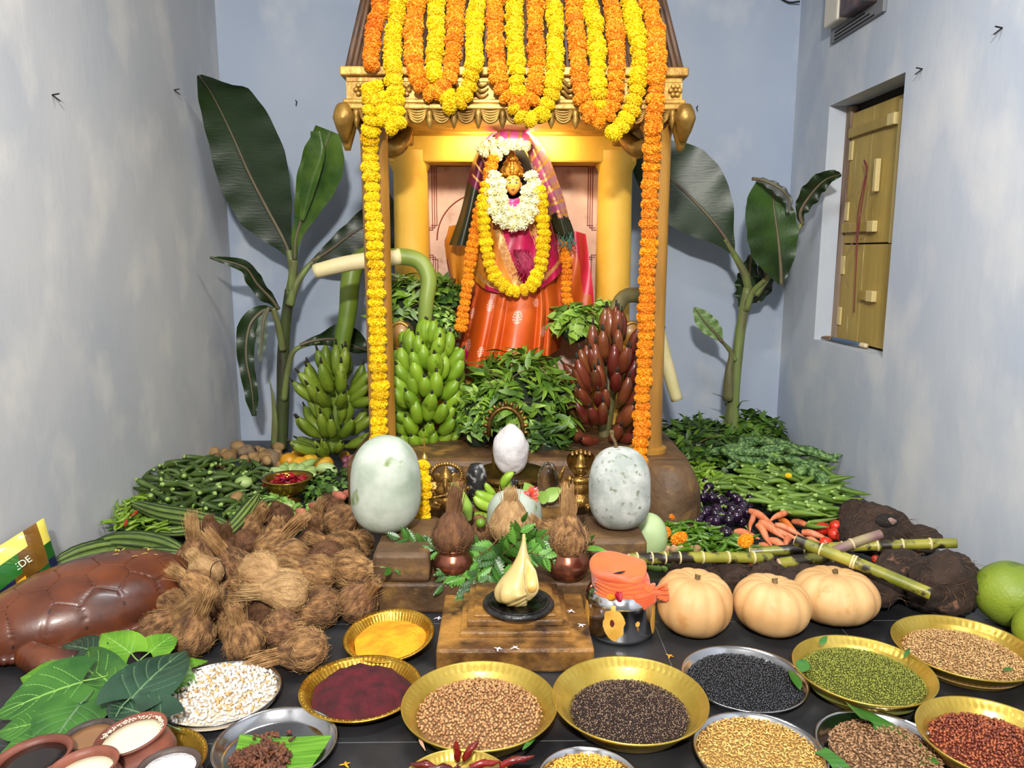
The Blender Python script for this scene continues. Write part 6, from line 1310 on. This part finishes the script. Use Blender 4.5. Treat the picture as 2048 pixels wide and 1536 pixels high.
LMG=[(*pz(a,b,.05)[:2],t) for a,b,t in LM]
def strew(protos,name,label,cat,group,spots,zf,tilt,seed,sc=(.8,1.15),dirn=None,kids=None,cap=None):
    rg=random.Random(seed); first=True; out=[]
    for i,(x,y) in enumerate(spots):
        me=rg.choice(protos); o=bpy.data.objects.new(name,me); COL.objects.link(o); s=rg.uniform(*sc); o.location=(x,y,zf(x,y,rg)); a=rg.uniform(0,6.3) if dirn is None else dirn+rg.gauss(0,.45)
        o.rotation_euler=(rg.uniform(0,6.3) if tilt is None else rg.uniform(-tilt,tilt),rg.uniform(-.35,.35),a); o.scale=(s,s,s); tag(o,' '.join((label+', '+min(LMG,key=lambda l:(l[0]-x)**2+(l[1]-y)**2)[2]).split()[:16]),cat,group); out.append(o)
        if kids: c=bpy.data.objects.new(kids[0],kids[1]); COL.objects.link(c); c.parent=o
    return out
def bed(name,label,protos,mats_,spots,z,seed,cat,sc=1,dirn=None):
    """the rest of a heap, lying below the ones in view"""
    rg=random.Random(seed); m=MB()
    for x,y in spots:
        s=rg.uniform(.85,1.1)*sc; a=rg.uniform(0,6.3) if dirn is None else dirn+rg.gauss(0,.4); m.add(protos[rg.randrange(len(protos))],T((x,y,z+rg.uniform(-.01,.012)),(rg.uniform(0,6.3),rg.uniform(-.15,.15),a),s))
    return tag(m.build(name,mats_),label,cat,kind='stuff')
okm=mat('okra_green',S(76,108,30),S(112,142,50),rough=.5,scale=9,stretch=(.4,1,1),rv=.15); okd=mat('okra_dark',S(46,68,24),S(78,100,38),rough=.5,scale=9,rv=.15); okt=mat('okra_cap',S(150,178,96),rough=.5)
def okra(L=.12,r=.0095,b=.01):
    P=[(L*(t-.5),0,b*math.sin(t*PI)) for t in np.linspace(0,1,9)]; body=tube(P,[q*r for q in (.75,1.05,1.05,1,.95,.82,.62,.38,.05)],10,14,mod=lambda R_,a,t:R_*(1+.10*np.cos(a*5)))
    cap=tube([(-L*.5-.010,0,0),(-L*.5-.002,0,0),(-L*.5+.003,0,0)],[r*.45,r*.62,r*.95],8,6); return body,cap
def okm_(L,r,b,m1): a,c=okra(L,r,b); return MB().add(a).add(c,mi=1).mesh('okra',[m1,okt])
OK=[okm_(.13,.0115,.008,okm),okm_(.115,.012,.018,okm),okm_(.145,.011,-.004,okm)]; OKD=[okm_(.12,.0125,.014,okd),okm_(.105,.012,.024,okd),okm_(.135,.0115,.004,okd)]
rgR=[(1425,962),(1560,930),(1640,950),(1700,1000),(1712,1010),(1675,1040),(1640,1062),(1560,1028),(1500,1000)]
def slope(x,y,rg,base=.045,h=.03): return base+rg.uniform(0,h)
def rwall(x): return .06*max(0,(x-1.15)/.6)
bed('okra_bed','okra pods buried under the visible ones by the right wall',[MBx for MBx in (okra(.13,.0095,.008)[0],okra(.115,.01,.016)[0])],[okm],ngon_items(rgR,.03,170,.012,1),.035,1,'okra',dirn=-.35)
strew(OK,'okra','pale okra in the large right heap','okra','okra heaped along the right wall',ngon_items(rgR,.07,150,.018,2),lambda x,y,rg:.06+rg.uniform(0,.035)+rwall(x),None,2,dirn=-.35)
strew(OK,'okra','okra pod in front of the sugarcane','okra','okra in front of the sugarcane',ngon_items([(1325,1138),(1440,1142),(1500,1140),(1500,1160),(1350,1165)],.03,22,.02,3),lambda x,y,rg:.02+rg.uniform(0,.03),None,3,dirn=-.5)
rgL=[(360,945),(520,945),(530,985),(540,1010),(480,1042),(330,1030),(270,1005),(318,968)]
def lwall(x): return .07*max(0,(-x-.95)/.7)
bed('okra_bed','okra pods buried under the dark ones by the left wall',[okra(.115,.0105,.012)[0],okra(.1,.01,.02)[0]],[okd],ngon_items(rgL,.03,170,.012,4),.03,4,'okra')
strew(OKD,'okra','dark okra pod in the left heap','okra','dark okra heaped along the left wall',ngon_items(rgL,.07,150,.018,5),lambda x,y,rg:.055+rg.uniform(0,.05)+lwall(x),None,5)
# chillies
chg=mat('chilli_green',S(92,130,24),S(128,158,42),rough=.35,scale=9,rv=.15,coat=.2); chg2=mat('chilli_deep',S(58,98,18),S(90,128,30),rough=.33,scale=9,rv=.15,coat=.2); chr_=mat('chilli_red',S(170,50,24),rough=.35,coat=.2); cht=mat('chilli_stem',S(110,140,60),rough=.6)
def chil(L=.07,r=.0065,b=.02): 
    P=[(L*(t-.5),0,b*(t-.5)**2*2) for t in np.linspace(0,1,8)]; return tube(P,[q*r for q in (.5,.95,1.05,1,.85,.65,.4,.08)],8,12),tube([(-L*.5,0,b*.5),(-L*.5-.018,0,b*.5+.010)],[.0022,.0014],5,4)
def chm_(L,r,b,mt): a,c=chil(L,r,b); return MB().add(a).add(c,mi=1).mesh('green_chilli',[mt,cht])
CH=[chm_(.075,.0068,.02,chg),chm_(.065,.007,.035,chg),chm_(.08,.006,.01,chg)]; CH2=[chm_(.085,.0085,.02,chg2),chm_(.075,.009,.04,chg2),chm_(.09,.008,.01,chg2)]; CH3=[chm_(.085,.0095,.05,chg),chm_(.075,.010,.06,chg),chm_(.09,.009,.03,chg)]
z1=[(218,1062),(235,1030),(285,1002),(400,1028),(420,1050),(400,1075),(300,1072)]
bed('chilli_bed','small green chillies buried under the left chilli heap',[chil()[0]],[chg2],ngon_items(z1,.02,150,.010,6),.03,6,'chilli')
strew(CH,'green_chilli','slim green chilli in the left heap','chilli','slim chillies by the left wall',ngon_items(z1,.06,130,.013,7),lambda x,y,rg:.045+rg.uniform(0,.03)+lwall(x)*.6,None,7)
for px,py in ((262,1032),(250,1050),(385,1058)):
    a,c=chil(.075,.007,.02); o=MB().add(a).add(c,mi=1).build('red_chilli',[chr_,cht],loc=pz(px,py,.11)); o.rotation_euler=(0,0,px); tag(o,{262:'reddish chilli highest in the left chilli heap',250:'reddish chilli near the left wall, lower in the heap',385:'reddish chilli at the right end of the left heap'}[px],'chilli')
z2=[(1335,935),(1400,925),(1440,950),(1445,975),(1400,985),(1340,985)]
bed('chilli_bed','curved light chillies buried beside the stone pedestal',[chil(.085,.0095,.05)[0]],[chg],ngon_items(z2,.02,80,.014,8),.03,8,'chilli')
strew(CH3,'green_chilli','plump light chilli in the pedestal heap','chilli','plump chillies beside the pedestal',ngon_items(z2,.06,85,.016,9),lambda x,y,rg:.05+rg.uniform(0,.03),None,9)
z3=[(1312,1040),(1360,1045),(1420,1060),(1490,1075),(1530,1105),(1490,1120),(1420,1112),(1330,1105)]
bed('chilli_bed','deep green chillies buried behind the sugarcane',[chil(.085,.0085,.02)[0]],[chg2],ngon_items(z3,.02,130,.013,10),.025,10,'chilli')
strew(CH2,'green_chilli','deep green chilli behind the sugarcane','chilli','deep green chillies behind the sugarcane',ngon_items(z3,.05,120,.015,11),lambda x,y,rg:.04+rg.uniform(0,.03),None,11)
# brinjals
brm=mat('brinjal_purple',S(24,10,32),S(44,18,50),rough=.16,scale=5,coat=.6,rv=.35); brt=mat('brinjal_cap',S(140,160,84),S(110,134,60),rough=.6,scale=20)
bs=disp(ball(.021,.021,.026,20,14),.001,20,1); bs[0][:,2]*=1+0*bs[0][:,2]
BR=[MB().add(bs).mesh('brinjal',[brm])]
m=MB().add(tube([(0,0,.020),(.002,0,.032),(.010,.003,.048)],[.007,.0035,.003],8,10))
for i in range(5): m.add(leaf(.020,.011,5,droop=.35),T((0,0,.024),(0,.35,i*2*PI/5),1.3))
brc=m.mesh('stem_cap',brt)
z4=[(1338,985),(1400,975),(1440,985),(1500,1005),(1520,1030),(1480,1050),(1420,1065),(1350,1040)]
strew(BR,'brinjal','small purple brinjal in the heap','brinjal','small purple brinjals',ngon_items(z4,.04,75,.030,12),lambda x,y,rg:.03+rg.uniform(0,.045),None,12,sc=(.85,1.15),kids=('stem_cap',brc))
o=bpy.data.objects.new('brinjal',BR[0]); COL.objects.link(o); o.location=pz(1451,1066,.06); o.scale=(1.35,)*3; o.rotation_euler=(1.2,.4,0); tag(o,'largest purple brinjal, nearest the loose marigold by the carrots','brinjal')
# bitter gourds
bgm=mat('bitter_gourd',S(48,84,38),S(124,158,92),rough=.5,scale=55,ramp=(.42,.62),bump=.9,bscale=50,rv=.12)
def bgourd(L,r):
    P=[(L*(t-.5),0,.012*math.sin(t*PI)) for t in np.linspace(0,1,12)]; rr=[q*r for q in (.1,.5,.8,1,1,1,1,.95,.8,.5,.06)]
    return tube(P,rr,28,60,mod=lambda R_,a,t:R_*(1+.09*np.cos(a*9)+.09*np.sin(t*75+np.round(a*2))*np.cos(a*14)))
BG=[MB().add(bgourd(L,r)).mesh('bitter_gourd',bgm) for L,r in ((.2,.024),(.17,.026),(.22,.022))]
z5=[(1430,932),(1490,905),(1590,915),(1660,952),(1690,975),(1640,975),(1550,960),(1470,950)]
sp_=ngon_items(z5,.05,34,.038,13)
strew(BG,'bitter_gourd','warty bitter gourd below the greens','bitter gourd','bitter gourds below the greens',sp_,lambda x,y,rg:.06+rg.uniform(0,.075)+rwall(x)*.8,None,13,sc=(.8,1.05),dirn=-.2)
for px,py,l_ in ((1597,944,'bitter gourd end facing forward, nearest the yellow blossom'),(1625,952,'bitter gourd end facing forward next to the right wall'),(1640,962,'lowest bitter gourd end facing forward by the right wall')):
    o=bpy.data.objects.new('bitter_gourd',BG[1]); COL.objects.link(o); o.location=pz(px,py,.13); o.rotation_euler=(.3,.1,1.4); o.scale=(.8,1.2,1.2); tag(o,l_,'bitter gourd')
o=bpy.data.objects.new('yellow_flower',MG['Y'][0]); COL.objects.link(o); o.location=pz(1577,951,.17); o.scale=(.4,)*3; tag(o,'small yellow blossom lying on the bitter gourds','flower')
# carrots and tomatoes
cam_=mat('carrot',S(206,112,72),S(226,140,98),rough=.5,scale=14,stretch=(3,1,1),c3=S(170,90,60),c3s=40,c3r=(.62,.72),bump=.2,rv=.06); camo=mat('carrot_orange',S(220,120,50),rough=.45)
def carrot(a,b,r_,label,mt=None,z=(.06,.06)):
    A_,B_=pz(*a,z[0]),pz(*b,z[1]); c=(A_+B_)/2; L=(B_-A_).length
    o=MB().add(tube([A_-c,(A_-c)*.5+Vector((.004,0,.006)),(B_-c)*.3+Vector((-.003,0,.006)),B_-c],[r_*.75,r_,r_*.95,r_*.8,r_*.5,r_*.12],14,30,mod=lambda R_,a,t:R_*(1+.02*np.sin(t*60)))).build('carrot',mt or cam_,loc=c); tag(o,label,'carrot','carrots on the right')
CR=[((1500,1022),(1560,1062),.017,'carrot pointing up left at the back of the carrot pile',(.09,.07)),((1572,1026),(1538,1044),.014,'carrot lying crosswise at the top of the carrot pile',(.09,.08)),((1560,1040),(1596,1066),.014,'brighter orange carrot pointing right in the carrot pile',(.06,.05)),((1585,1043),(1634,1060),.014,'carrot just left of the tomatoes, behind',(.05,.05)),((1604,1065),(1660,1080),.015,'carrot running under the tomatoes',(.06,.05)),
((1505,1032),(1500,1065),.012,'thin upright carrot at the left of the carrot pile',(.08,.09)),((1520,1045),(1570,1078),.017,'thick carrot in the centre of the carrot pile',(.11,.09)),((1470,1065),(1520,1078),.018,'stubby carrot nearest the largest brinjal',(.06,.06)),((1530,1060),(1600,1080),.016,'long carrot under the sugarcane tip',(.08,.06)),((1515,1050),(1545,1095),.015,'carrot pointing down in the middle of the pile',(.10,.05)),
((1540,1080),(1585,1108),.016,'carrot touching the sugarcane from behind',(.07,.05)),((1575,1072),(1572,1098),.015,'short upright carrot in front of the pile',(.06,.05)),((1520,1090),(1550,1110),.014,'small carrot behind the sugarcane at the left',(.05,.04)),((1590,1092),(1625,1108),.013,'carrot between the two crossing canes',(.05,.04)),((1612,1078),(1650,1095),.012,'slim carrot just below the tomatoes',(.05,.04)),((1510,1105),(1490,1085),.013,'carrot tip beside the loose marigold',(.05,.04)),((1550,1050),(1610,1075),.014,'carrot slanting through the right of the pile',(.09,.06))]
for i,(a,b,r_,l_,z) in enumerate(CR): carrot(a,b,r_,l_,camo if i==2 else None,z)
tom=mat('tomato',S(200,40,24),S(222,66,40),rough=.2,scale=6,coat=.5)
tsp=lambda r_: (ball(r_,r_,r_*.85,24,16))
for px,py,r_,z,l_ in ((1644,1057,15,.06,'large tomato at the back left of the tomato group'),(1672,1051,13,.07,'tomato at the back right touching the yam'),(1670,1068,14,.06,'tomato in the middle of the group'),(1652,1085,13,.05,'tomato resting against the purple-tipped cane'),(1685,1077,11,.06,'small tomato at the right of the group'),(1697,1065,9,.07,'tomato half hidden by the yam'),(1510,1132,11,.05,'small tomato under the long sugarcane, upper'),(1502,1150,11,.04,'small tomato under the long sugarcane, lower'),(1545,1128,9,.06,'tiny tomato peeping under the canes'),(1752,1118,9,.06,'tomato behind the crossing cane at right')):
    p=pz(px,py,z); q=m_px(r_,p.y*1.08); o=MB().add(tsp(q)).build('tomato',tom,loc=p); tag(o,l_,'tomato','tomatoes on the right')
    MB().add(tube([(0,0,q*.8),(0,0,q*.95)],[.004,.002],6,4)).build('stem',stemg,o)
# loose marigolds
for px,py,s_,l_ in ((1343,1031,.55,'small orange marigold beside the pedestal'),(1328,1066,.85,'orange marigold standing next to the pale green gourd'),(1358,1077,1.0,'double orange marigold on the deep green chillies'),(1491,1082,.95,'orange marigold lying by the carrots')):
    o=bpy.data.objects.new('marigold_flower',MG['O'][0]); COL.objects.link(o); p=pz(px,py,.09); o.location=p; o.scale=(s_*.9,)*3; o.rotation_euler=(-.7,.2,px); tag(o,l_,'flower')
gin=mat('ginger',S(150,114,76),S(186,152,112),rough=.8,scale=20,bump=.4)
for px,l_ in ((1325,'knobbly ginger root beside the pale green gourd'),(1352,'ginger root in the middle, under the double marigold'),(1385,'ginger root at the right, behind the sugarcane')):
    m=MB().add(disp(ball(.03,.02,.018,16,12),.006,40,px)); [m.add(disp(ball(.014,.012,.012,10,8),.004,50,px+k),T((.02*math.cos(k*2),.012*math.sin(k*2.3),.012))) for k in range(4)]; o=m.build('ginger',gin,loc=pz(px,1103,.05)); tag(o,l_,'ginger')
# sugarcane
cane=mat('sugarcane',S(104,110,28),S(156,150,56),rough=.42,scale=9,stretch=(1,1,1),ramp=(.3,.65),c3=S(38,30,20),c3s=15,c3r=(.52,.60),bump=.1,coat=.2); canen=mat('cane_node',S(206,186,140),rough=.6); caned=mat('cane_dark',S(54,44,26),S(120,112,50),rough=.45,scale=6,ramp=(.4,.62)); canep=mat('cane_cut',S(216,180,150),rough=.7,scale=30,bump=.3); canev=mat('cane_purple',S(110,62,92),S(176,170,110),rough=.45,scale=4,ramp=(.35,.6))
def sugarcane(a,b,r_,label,nodes,mt=cane,za=.12,zb=.12):
    A_,B_=pz(*a,za),pz(*b,zb); d=B_-A_; L=d.length; n=len(nodes)
    def mod(R_,aa,t):
        k=np.zeros_like(t); 
        for q in nodes: k=k+np.exp(-((t-q)/.010)**2)
        return R_*(1+.13*k)
    o=MB().add(tube([(0,0,0),d*.5+Vector((0,0,.004)),d],[r_,r_,r_*.95],20,160,mod=mod)).build('sugarcane',mt,loc=A_); tag(o,label,'sugarcane','sugarcane stalks')
    m=MB(); 
    for q in nodes: p=d*q+Vector((0,0,.016*q*(1-q))); u=d.normalized(); MB().add(tube([p-u*.003,p+u*.003],r_*1.16,18,4)).build('node_ring',canen,o)
    u=d.normalized(); MB().add(tube([-u*.003,u*.002],[r_*.92,r_*.96],18,4)).build('cut_end',canep,o); return o
sugarcane((1258,1118),(1545,1116),.0195,'long segmented sugarcane starting above the orange cloth cap',[.05,.15,.24,.34,.50,.68,.86],za=.16,zb=.13)
sugarcane((1500,1104),(1912,1086),.0185,'sugarcane running right to a dark tip at the right wall',[.27,.46,.63,.75,.88],za=.10,zb=.19)
sugarcane((1558,1128),(1675,1115),.021,'short thick sugarcane piece under the crossing one',[.88],za=.10,zb=.12)
sugarcane((1592,1080),(1862,1188),.0205,'sugarcane crossing over the others toward the lower right',[.20,.44,.46],za=.21,zb=.13)
sugarcane((1655,1108),(1762,1068),.018,'purple-tipped pale cane sticking up toward the yam',[.45],canev,.13,.20)
# yams
yam=mat('yam_soil',S(30,21,16),S(62,44,33),rough=.9,scale=14,ramp=(.3,.7),c3=S(136,96,74),c3s=11,c3r=(.63,.70),bump=1.0,bscale=40); root=mat('yam_root',S(104,78,56),rough=.9)
def yam_(px,py,rx,ry,z,label,seed,nr=14,Yo=0):
    p=pz(px,py,z); p.y+=Yo; a=m_px(rx,p.y*1.06); c=m_px(ry,p.y*1.06); v,f=disp(ball(a,a*.7,c,48,32),c*.22,9,seed,5); v,f=disp((v,f),.009,34,seed,4); p.z=max(p.z,c*.92)
    m=MB().add((v,f)); rg=random.Random(seed)
    for i in range(nr*4):
        th=rg.uniform(0,6.3); ph=rg.uniform(-.2,1.2); n_=Vector((math.cos(th)*math.cos(ph),-abs(math.sin(th)*math.cos(ph)),math.sin(ph))); q=Vector((n_.x*a,n_.y*a*.7,n_.z*c)); L=rg.uniform(.015,.045); t_=Vector((rg.uniform(-1,1),rg.uniform(-1,.2),rg.uniform(-1,.6))).normalized()
        m.add(tube([q*.95,q+n_*.006+t_*L*.5,q+t_*L+n_*.003],[.0009,.0007,.0003],4,8),mi=1)
    o=m.build('yam',[yam,root],loc=p); return tag(o,label,'yam','soil-covered yams')
yam_(1755,1062,72,50,.12,'largest round yam with a hollow rooty crown, by the right wall',1,nr=26)
yo=bpy.data.objects['yam']; m=MB().add(disp(ball(.046,.018,.026,20,12),.005,30,3)); o_=m.build('hollow_crown',dark,yo); o_.location=(.0,-.062,.066); o_.rotation_euler=(-.7,0,0)
o_=MB().add(disp(ball(.020,.012,.014,16,10),.007,60,4)).build('pale_core',mat('yam_core',S(150,122,112),S(100,76,66),rough=.9,scale=60),yo); o_.location=(.012,-.074,.066)
yam_(1708,1030,28,32,.12,'dark yam behind and left of the largest round one',12)
yam_(1828,1078,48,28,.10,'yam resting right of the largest round one, behind the long cane',2)
yam_(1892,1168,70,66,.11,'big lumpy yam with pale scars at the right, near the pomelo',3,nr=18)
yam_(1725,1175,80,38,.07,'long dark yam under the crossing sugarcane',4,nr=24)
yam_(1800,1150,60,50,.08,'dark yam behind the lower end of the crossing cane',5,nr=24)
yam_(1605,1168,60,38,.07,'yam behind the middle pumpkin',6)
yam_(1538,1162,40,40,.06,'small yam with soil crust between the left and middle pumpkins',7)
yam_(1460,1150,52,38,.06,'yam behind the leftmost pumpkin',8)
yam_(1375,1150,46,28,.05,'yam between the steel pot and the leftmost pumpkin',9)
yam_(1670,1140,50,30,.07,'flat dark yam just below the short cane piece',10)
# potatoes and the left back corner
pot_=mat('potato_skin',S(128,98,58),S(160,128,84),rough=.75,scale=12,bump=.3,rv=.1)
POT=[MB().add(disp(ball(.036,.028,.026,22,16),.006,16,s_)).mesh('potato',pot_) for s_ in (1,2,3)]
strew(POT,'potato','brown potato in the corner heap','potato','potatoes in the back left corner',ngon_items([(402,922),(430,908),(560,905),(555,935),(470,940),(410,935)],.04,22,.055,15),lambda x,y,rg:.03+rg.uniform(0,.06),None,15,sc=(.8,1.4))
o=dup(bpy.data.objects['potato'],loc=pz(473,995,.13),s=.85,label='single round potato lying on top of the dark okra'); del o['group']
for px,py,r_,l_ in ((540,918,22,'round brown yam with a black hollow beside the yellow gourds'),(495,905,20,'dark brown tuber at the back of the potatoes')):
    p=pz(px,py,.06); o=MB().add(disp(ball(m_px(r_,p.y),m_px(r_,p.y),m_px(r_*.85,p.y),26,18),.008,14,px,4)).build('tuber',mat('tuber_skin',S(120,100,78),S(150,130,104),rough=.9,scale=12,c3=S(30,24,20),c3s=7,c3r=(.6,.66),bump=.5)); o.location=p; tag(o,l_,'tuber')
dos=mat('yellow_cucumber',S(214,150,24),S(238,186,60),rough=.4,scale=8,c3=S(110,104,30),c3s=12,c3r=(.58,.68)); 
for px,py,rx,l_ in ((578,922,17,'smooth yellow gourd leftmost of the yellow group'),(600,930,17,'yellow gourd in front, touching the leftmost'),(597,912,15,'yellow gourd at the back of the group'),(620,925,18,'mottled yellow gourd under the plantains'),(648,930,19,'orange striped gourd nearest the dark greens'),(690,912,11,'small round yellow gourd near the post')):
    p=pz(px,py,.05); q=m_px(rx,p.y*1.02); o=MB().add(ball(q*1.1,q,q,22,16)).build('yellow_gourd',dos,loc=p); o.rotation_euler=(0,0,px); tag(o,l_,'gourd')
wg=mat('white_green_gourd',S(140,172,80),S(184,206,140),rough=.4,scale=7,rv=.1); wg2=mat('ivy_gourd',S(108,152,60),S(150,184,96),rough=.4,scale=14,stretch=(.4,3,3),rv=.12)
def blobm(name,L,r,mt,b=.01): return MB().add(tube([(L*(t-.5),0,b*math.sin(t*PI)) for t in np.linspace(0,1,7)],[q*r for q in (.2,.75,1,1.05,1,.8,.2)],14,18)).mesh(name,mt)
strew([blobm('pale_brinjal',.13,.022,wg),blobm('pale_brinjal',.11,.026,wg,.02)],'pale_brinjal','long pale green brinjal','brinjal','pale green brinjals around the footed bowl',ngon_items([(540,945),(580,930),(660,945),(690,975),(650,1010),(640,965),(545,965)],.05,26,.04,16),lambda x,y,rg:.03+rg.uniform(0,.06),None,16,sc=(.8,1.15))
strew([blobm('ivy_gourd',.055,.011,wg2),blobm('ivy_gourd',.06,.012,wg2)],'ivy_gourd','small striped ivy gourd','ivy gourd','ivy gourds in front of the footed bowl',ngon_items([(470,1010),(560,1000),(640,1015),(660,1030),(600,1060),(540,1055),(470,1045)],.05,110,.022,17),lambda x,y,rg:.03+rg.uniform(0,.05),None,17)
for px,py,r_,l_ in ((487,965,15,'oval pale gourd lying on the dark okra'),(578,1013,8,'little round pale green gourd below the footed bowl')):
    p=pz(px,py,.12); q=m_px(r_,p.y*1.02); o=MB().add(ball(q*1.2,q,q*.85,18,12)).build('round_gourd',wg,loc=p); tag(o,l_,'gourd')
leafheap('broccoli_greens','dark crinkled greens right of the footed brass bowl',pz(672,985,.05),(.14,.22,.10),380,.035,.028,[dk1,dk2],18)
oni=mat('onion_skin',S(112,60,74),S(150,92,104),rough=.4,scale=8,rv=.15); strew([MB().add(ball(.024,.024,.021,16,12)).mesh('onion',oni)],'onion','small red onion by the left post','onion','red onions by the left post foot',ngon_items([(690,925),(722,915),(715,960),(700,975)],.05,22,.036,19),lambda x,y,rg:.03+rg.uniform(0,.06),None,19)
swp=mat('sweet_potato',S(170,92,74),S(196,120,96),rough=.6,scale=10,bump=.2)
for a,b,l_ in (((596,1022),(612,1030),'short pink sweet potato below the footed bowl'),((622,1010),(640,1018),'pink sweet potato behind the coconuts'),((668,988),(690,995),'pink sweet potato beside the dark greens'),((690,985),(712,990),'pink sweet potato nearest the ash gourd')):
    A_,B_=pz(*a,.10),pz(*b,.10); o=MB().add(tube([A_-A_,(B_-A_)*.5,B_-A_],[.014,.022,.012],12,14)).build('sweet_potato',swp,loc=A_); tag(o,l_,'sweet potato')
# ridge gourds
rgm=mat('ridge_gourd',S(84,106,44),S(114,134,64),rough=.5,scale=7,rv=.08,bump=.2); rgd=mat('ridge_gourd_edge',S(44,62,26),rough=.5)
def ridge(P,r_,label):
    P=[pz(*q) for q in P]; base=P[0]; n=120; k=16
    v,f=tube([p-base for p in P],[r_*q for q in (.35,.7,.9,1,1.05,1,.95,.75,.35)],60,n,mod=lambda R_,a,t:R_*(.92+.26*np.abs(np.cos(a*5))**8+.012*np.sin(t*60)))
    q=f[0]; j=q[:,0]%60; aa=(j+.5)/60*2*PI; mi=(np.abs(np.cos(aa*5))> .965).astype(int); o=MB().add((v,f),mi=mi).build('ridge_gourd',[rgm,rgd],loc=base); tag(o,label,'ridge gourd')
    d=(P[1]-P[0]).normalized(); MB().add(tube([(0,0,0),-d*.02],[.008,.006],8,4)).build('stem',rgd,o)
ridge([(268,1008,.13),(330,1028,.12),(400,1040,.12),(470,1058,.11)],.034,'ridge gourd slanting across the chillies at the top')
ridge([(516,990,.17),(495,1020,.15),(470,1050,.12),(430,1088,.08)],.026,'ridge gourd standing steeply, its tip by the footed bowl')
ridge([(185,1090,.09),(240,1082,.10),(310,1088,.09),(370,1105,.08)],.036,'ridge gourd lying level behind the turtle shell')
ridge([(105,1130,.09),(160,1110,.09),(230,1098,.07),(290,1102,.05)],.036,'ridge gourd nearest the left wall, against the turtle shell')
ridge([(270,1112,.06),(330,1118,.07),(400,1122,.06)],.036,'thick ridge gourd between turtle shell and coconuts')
ridge([(310,1062,.07),(360,1062,.07),(430,1050,.09)],.022,'slim ridge gourd under the slanting one')
# small petals and specks on the floor and altar
wp=mat('white_petal',S(226,214,222),rough=.7)
for i,(px,py,z,l_) in enumerate(((995,1298,.076,'white blossom petal on the front of the altar slab'),(1030,1296,.076,'pale petal at the centre front edge of the altar slab'),(950,1230,.09,'white petal at the left corner of the altar frame'),(1143,1222,.078,'white star blossom on the right of the altar slab'),(1163,1250,.076,'tiny curled white petal near the steel pot'),(876,1236,.004,'white petal on the floor beside the turmeric tray'),(1338,1312,.004,'orange petal on the floor before the leftmost pumpkin'),(690,1530,.004,'yellow crumb on the floor by the steel clove plate'))):
    m=MB(); [m.add(leaf(.014,.006,4,droop=.1),T((0,0,.001),(0,0,k*2.4+i))) for k in range(4)]; o=m.build('petal',wp if i<6 else mO,loc=pz(px,py,z)); tag(o,l_,'petal')
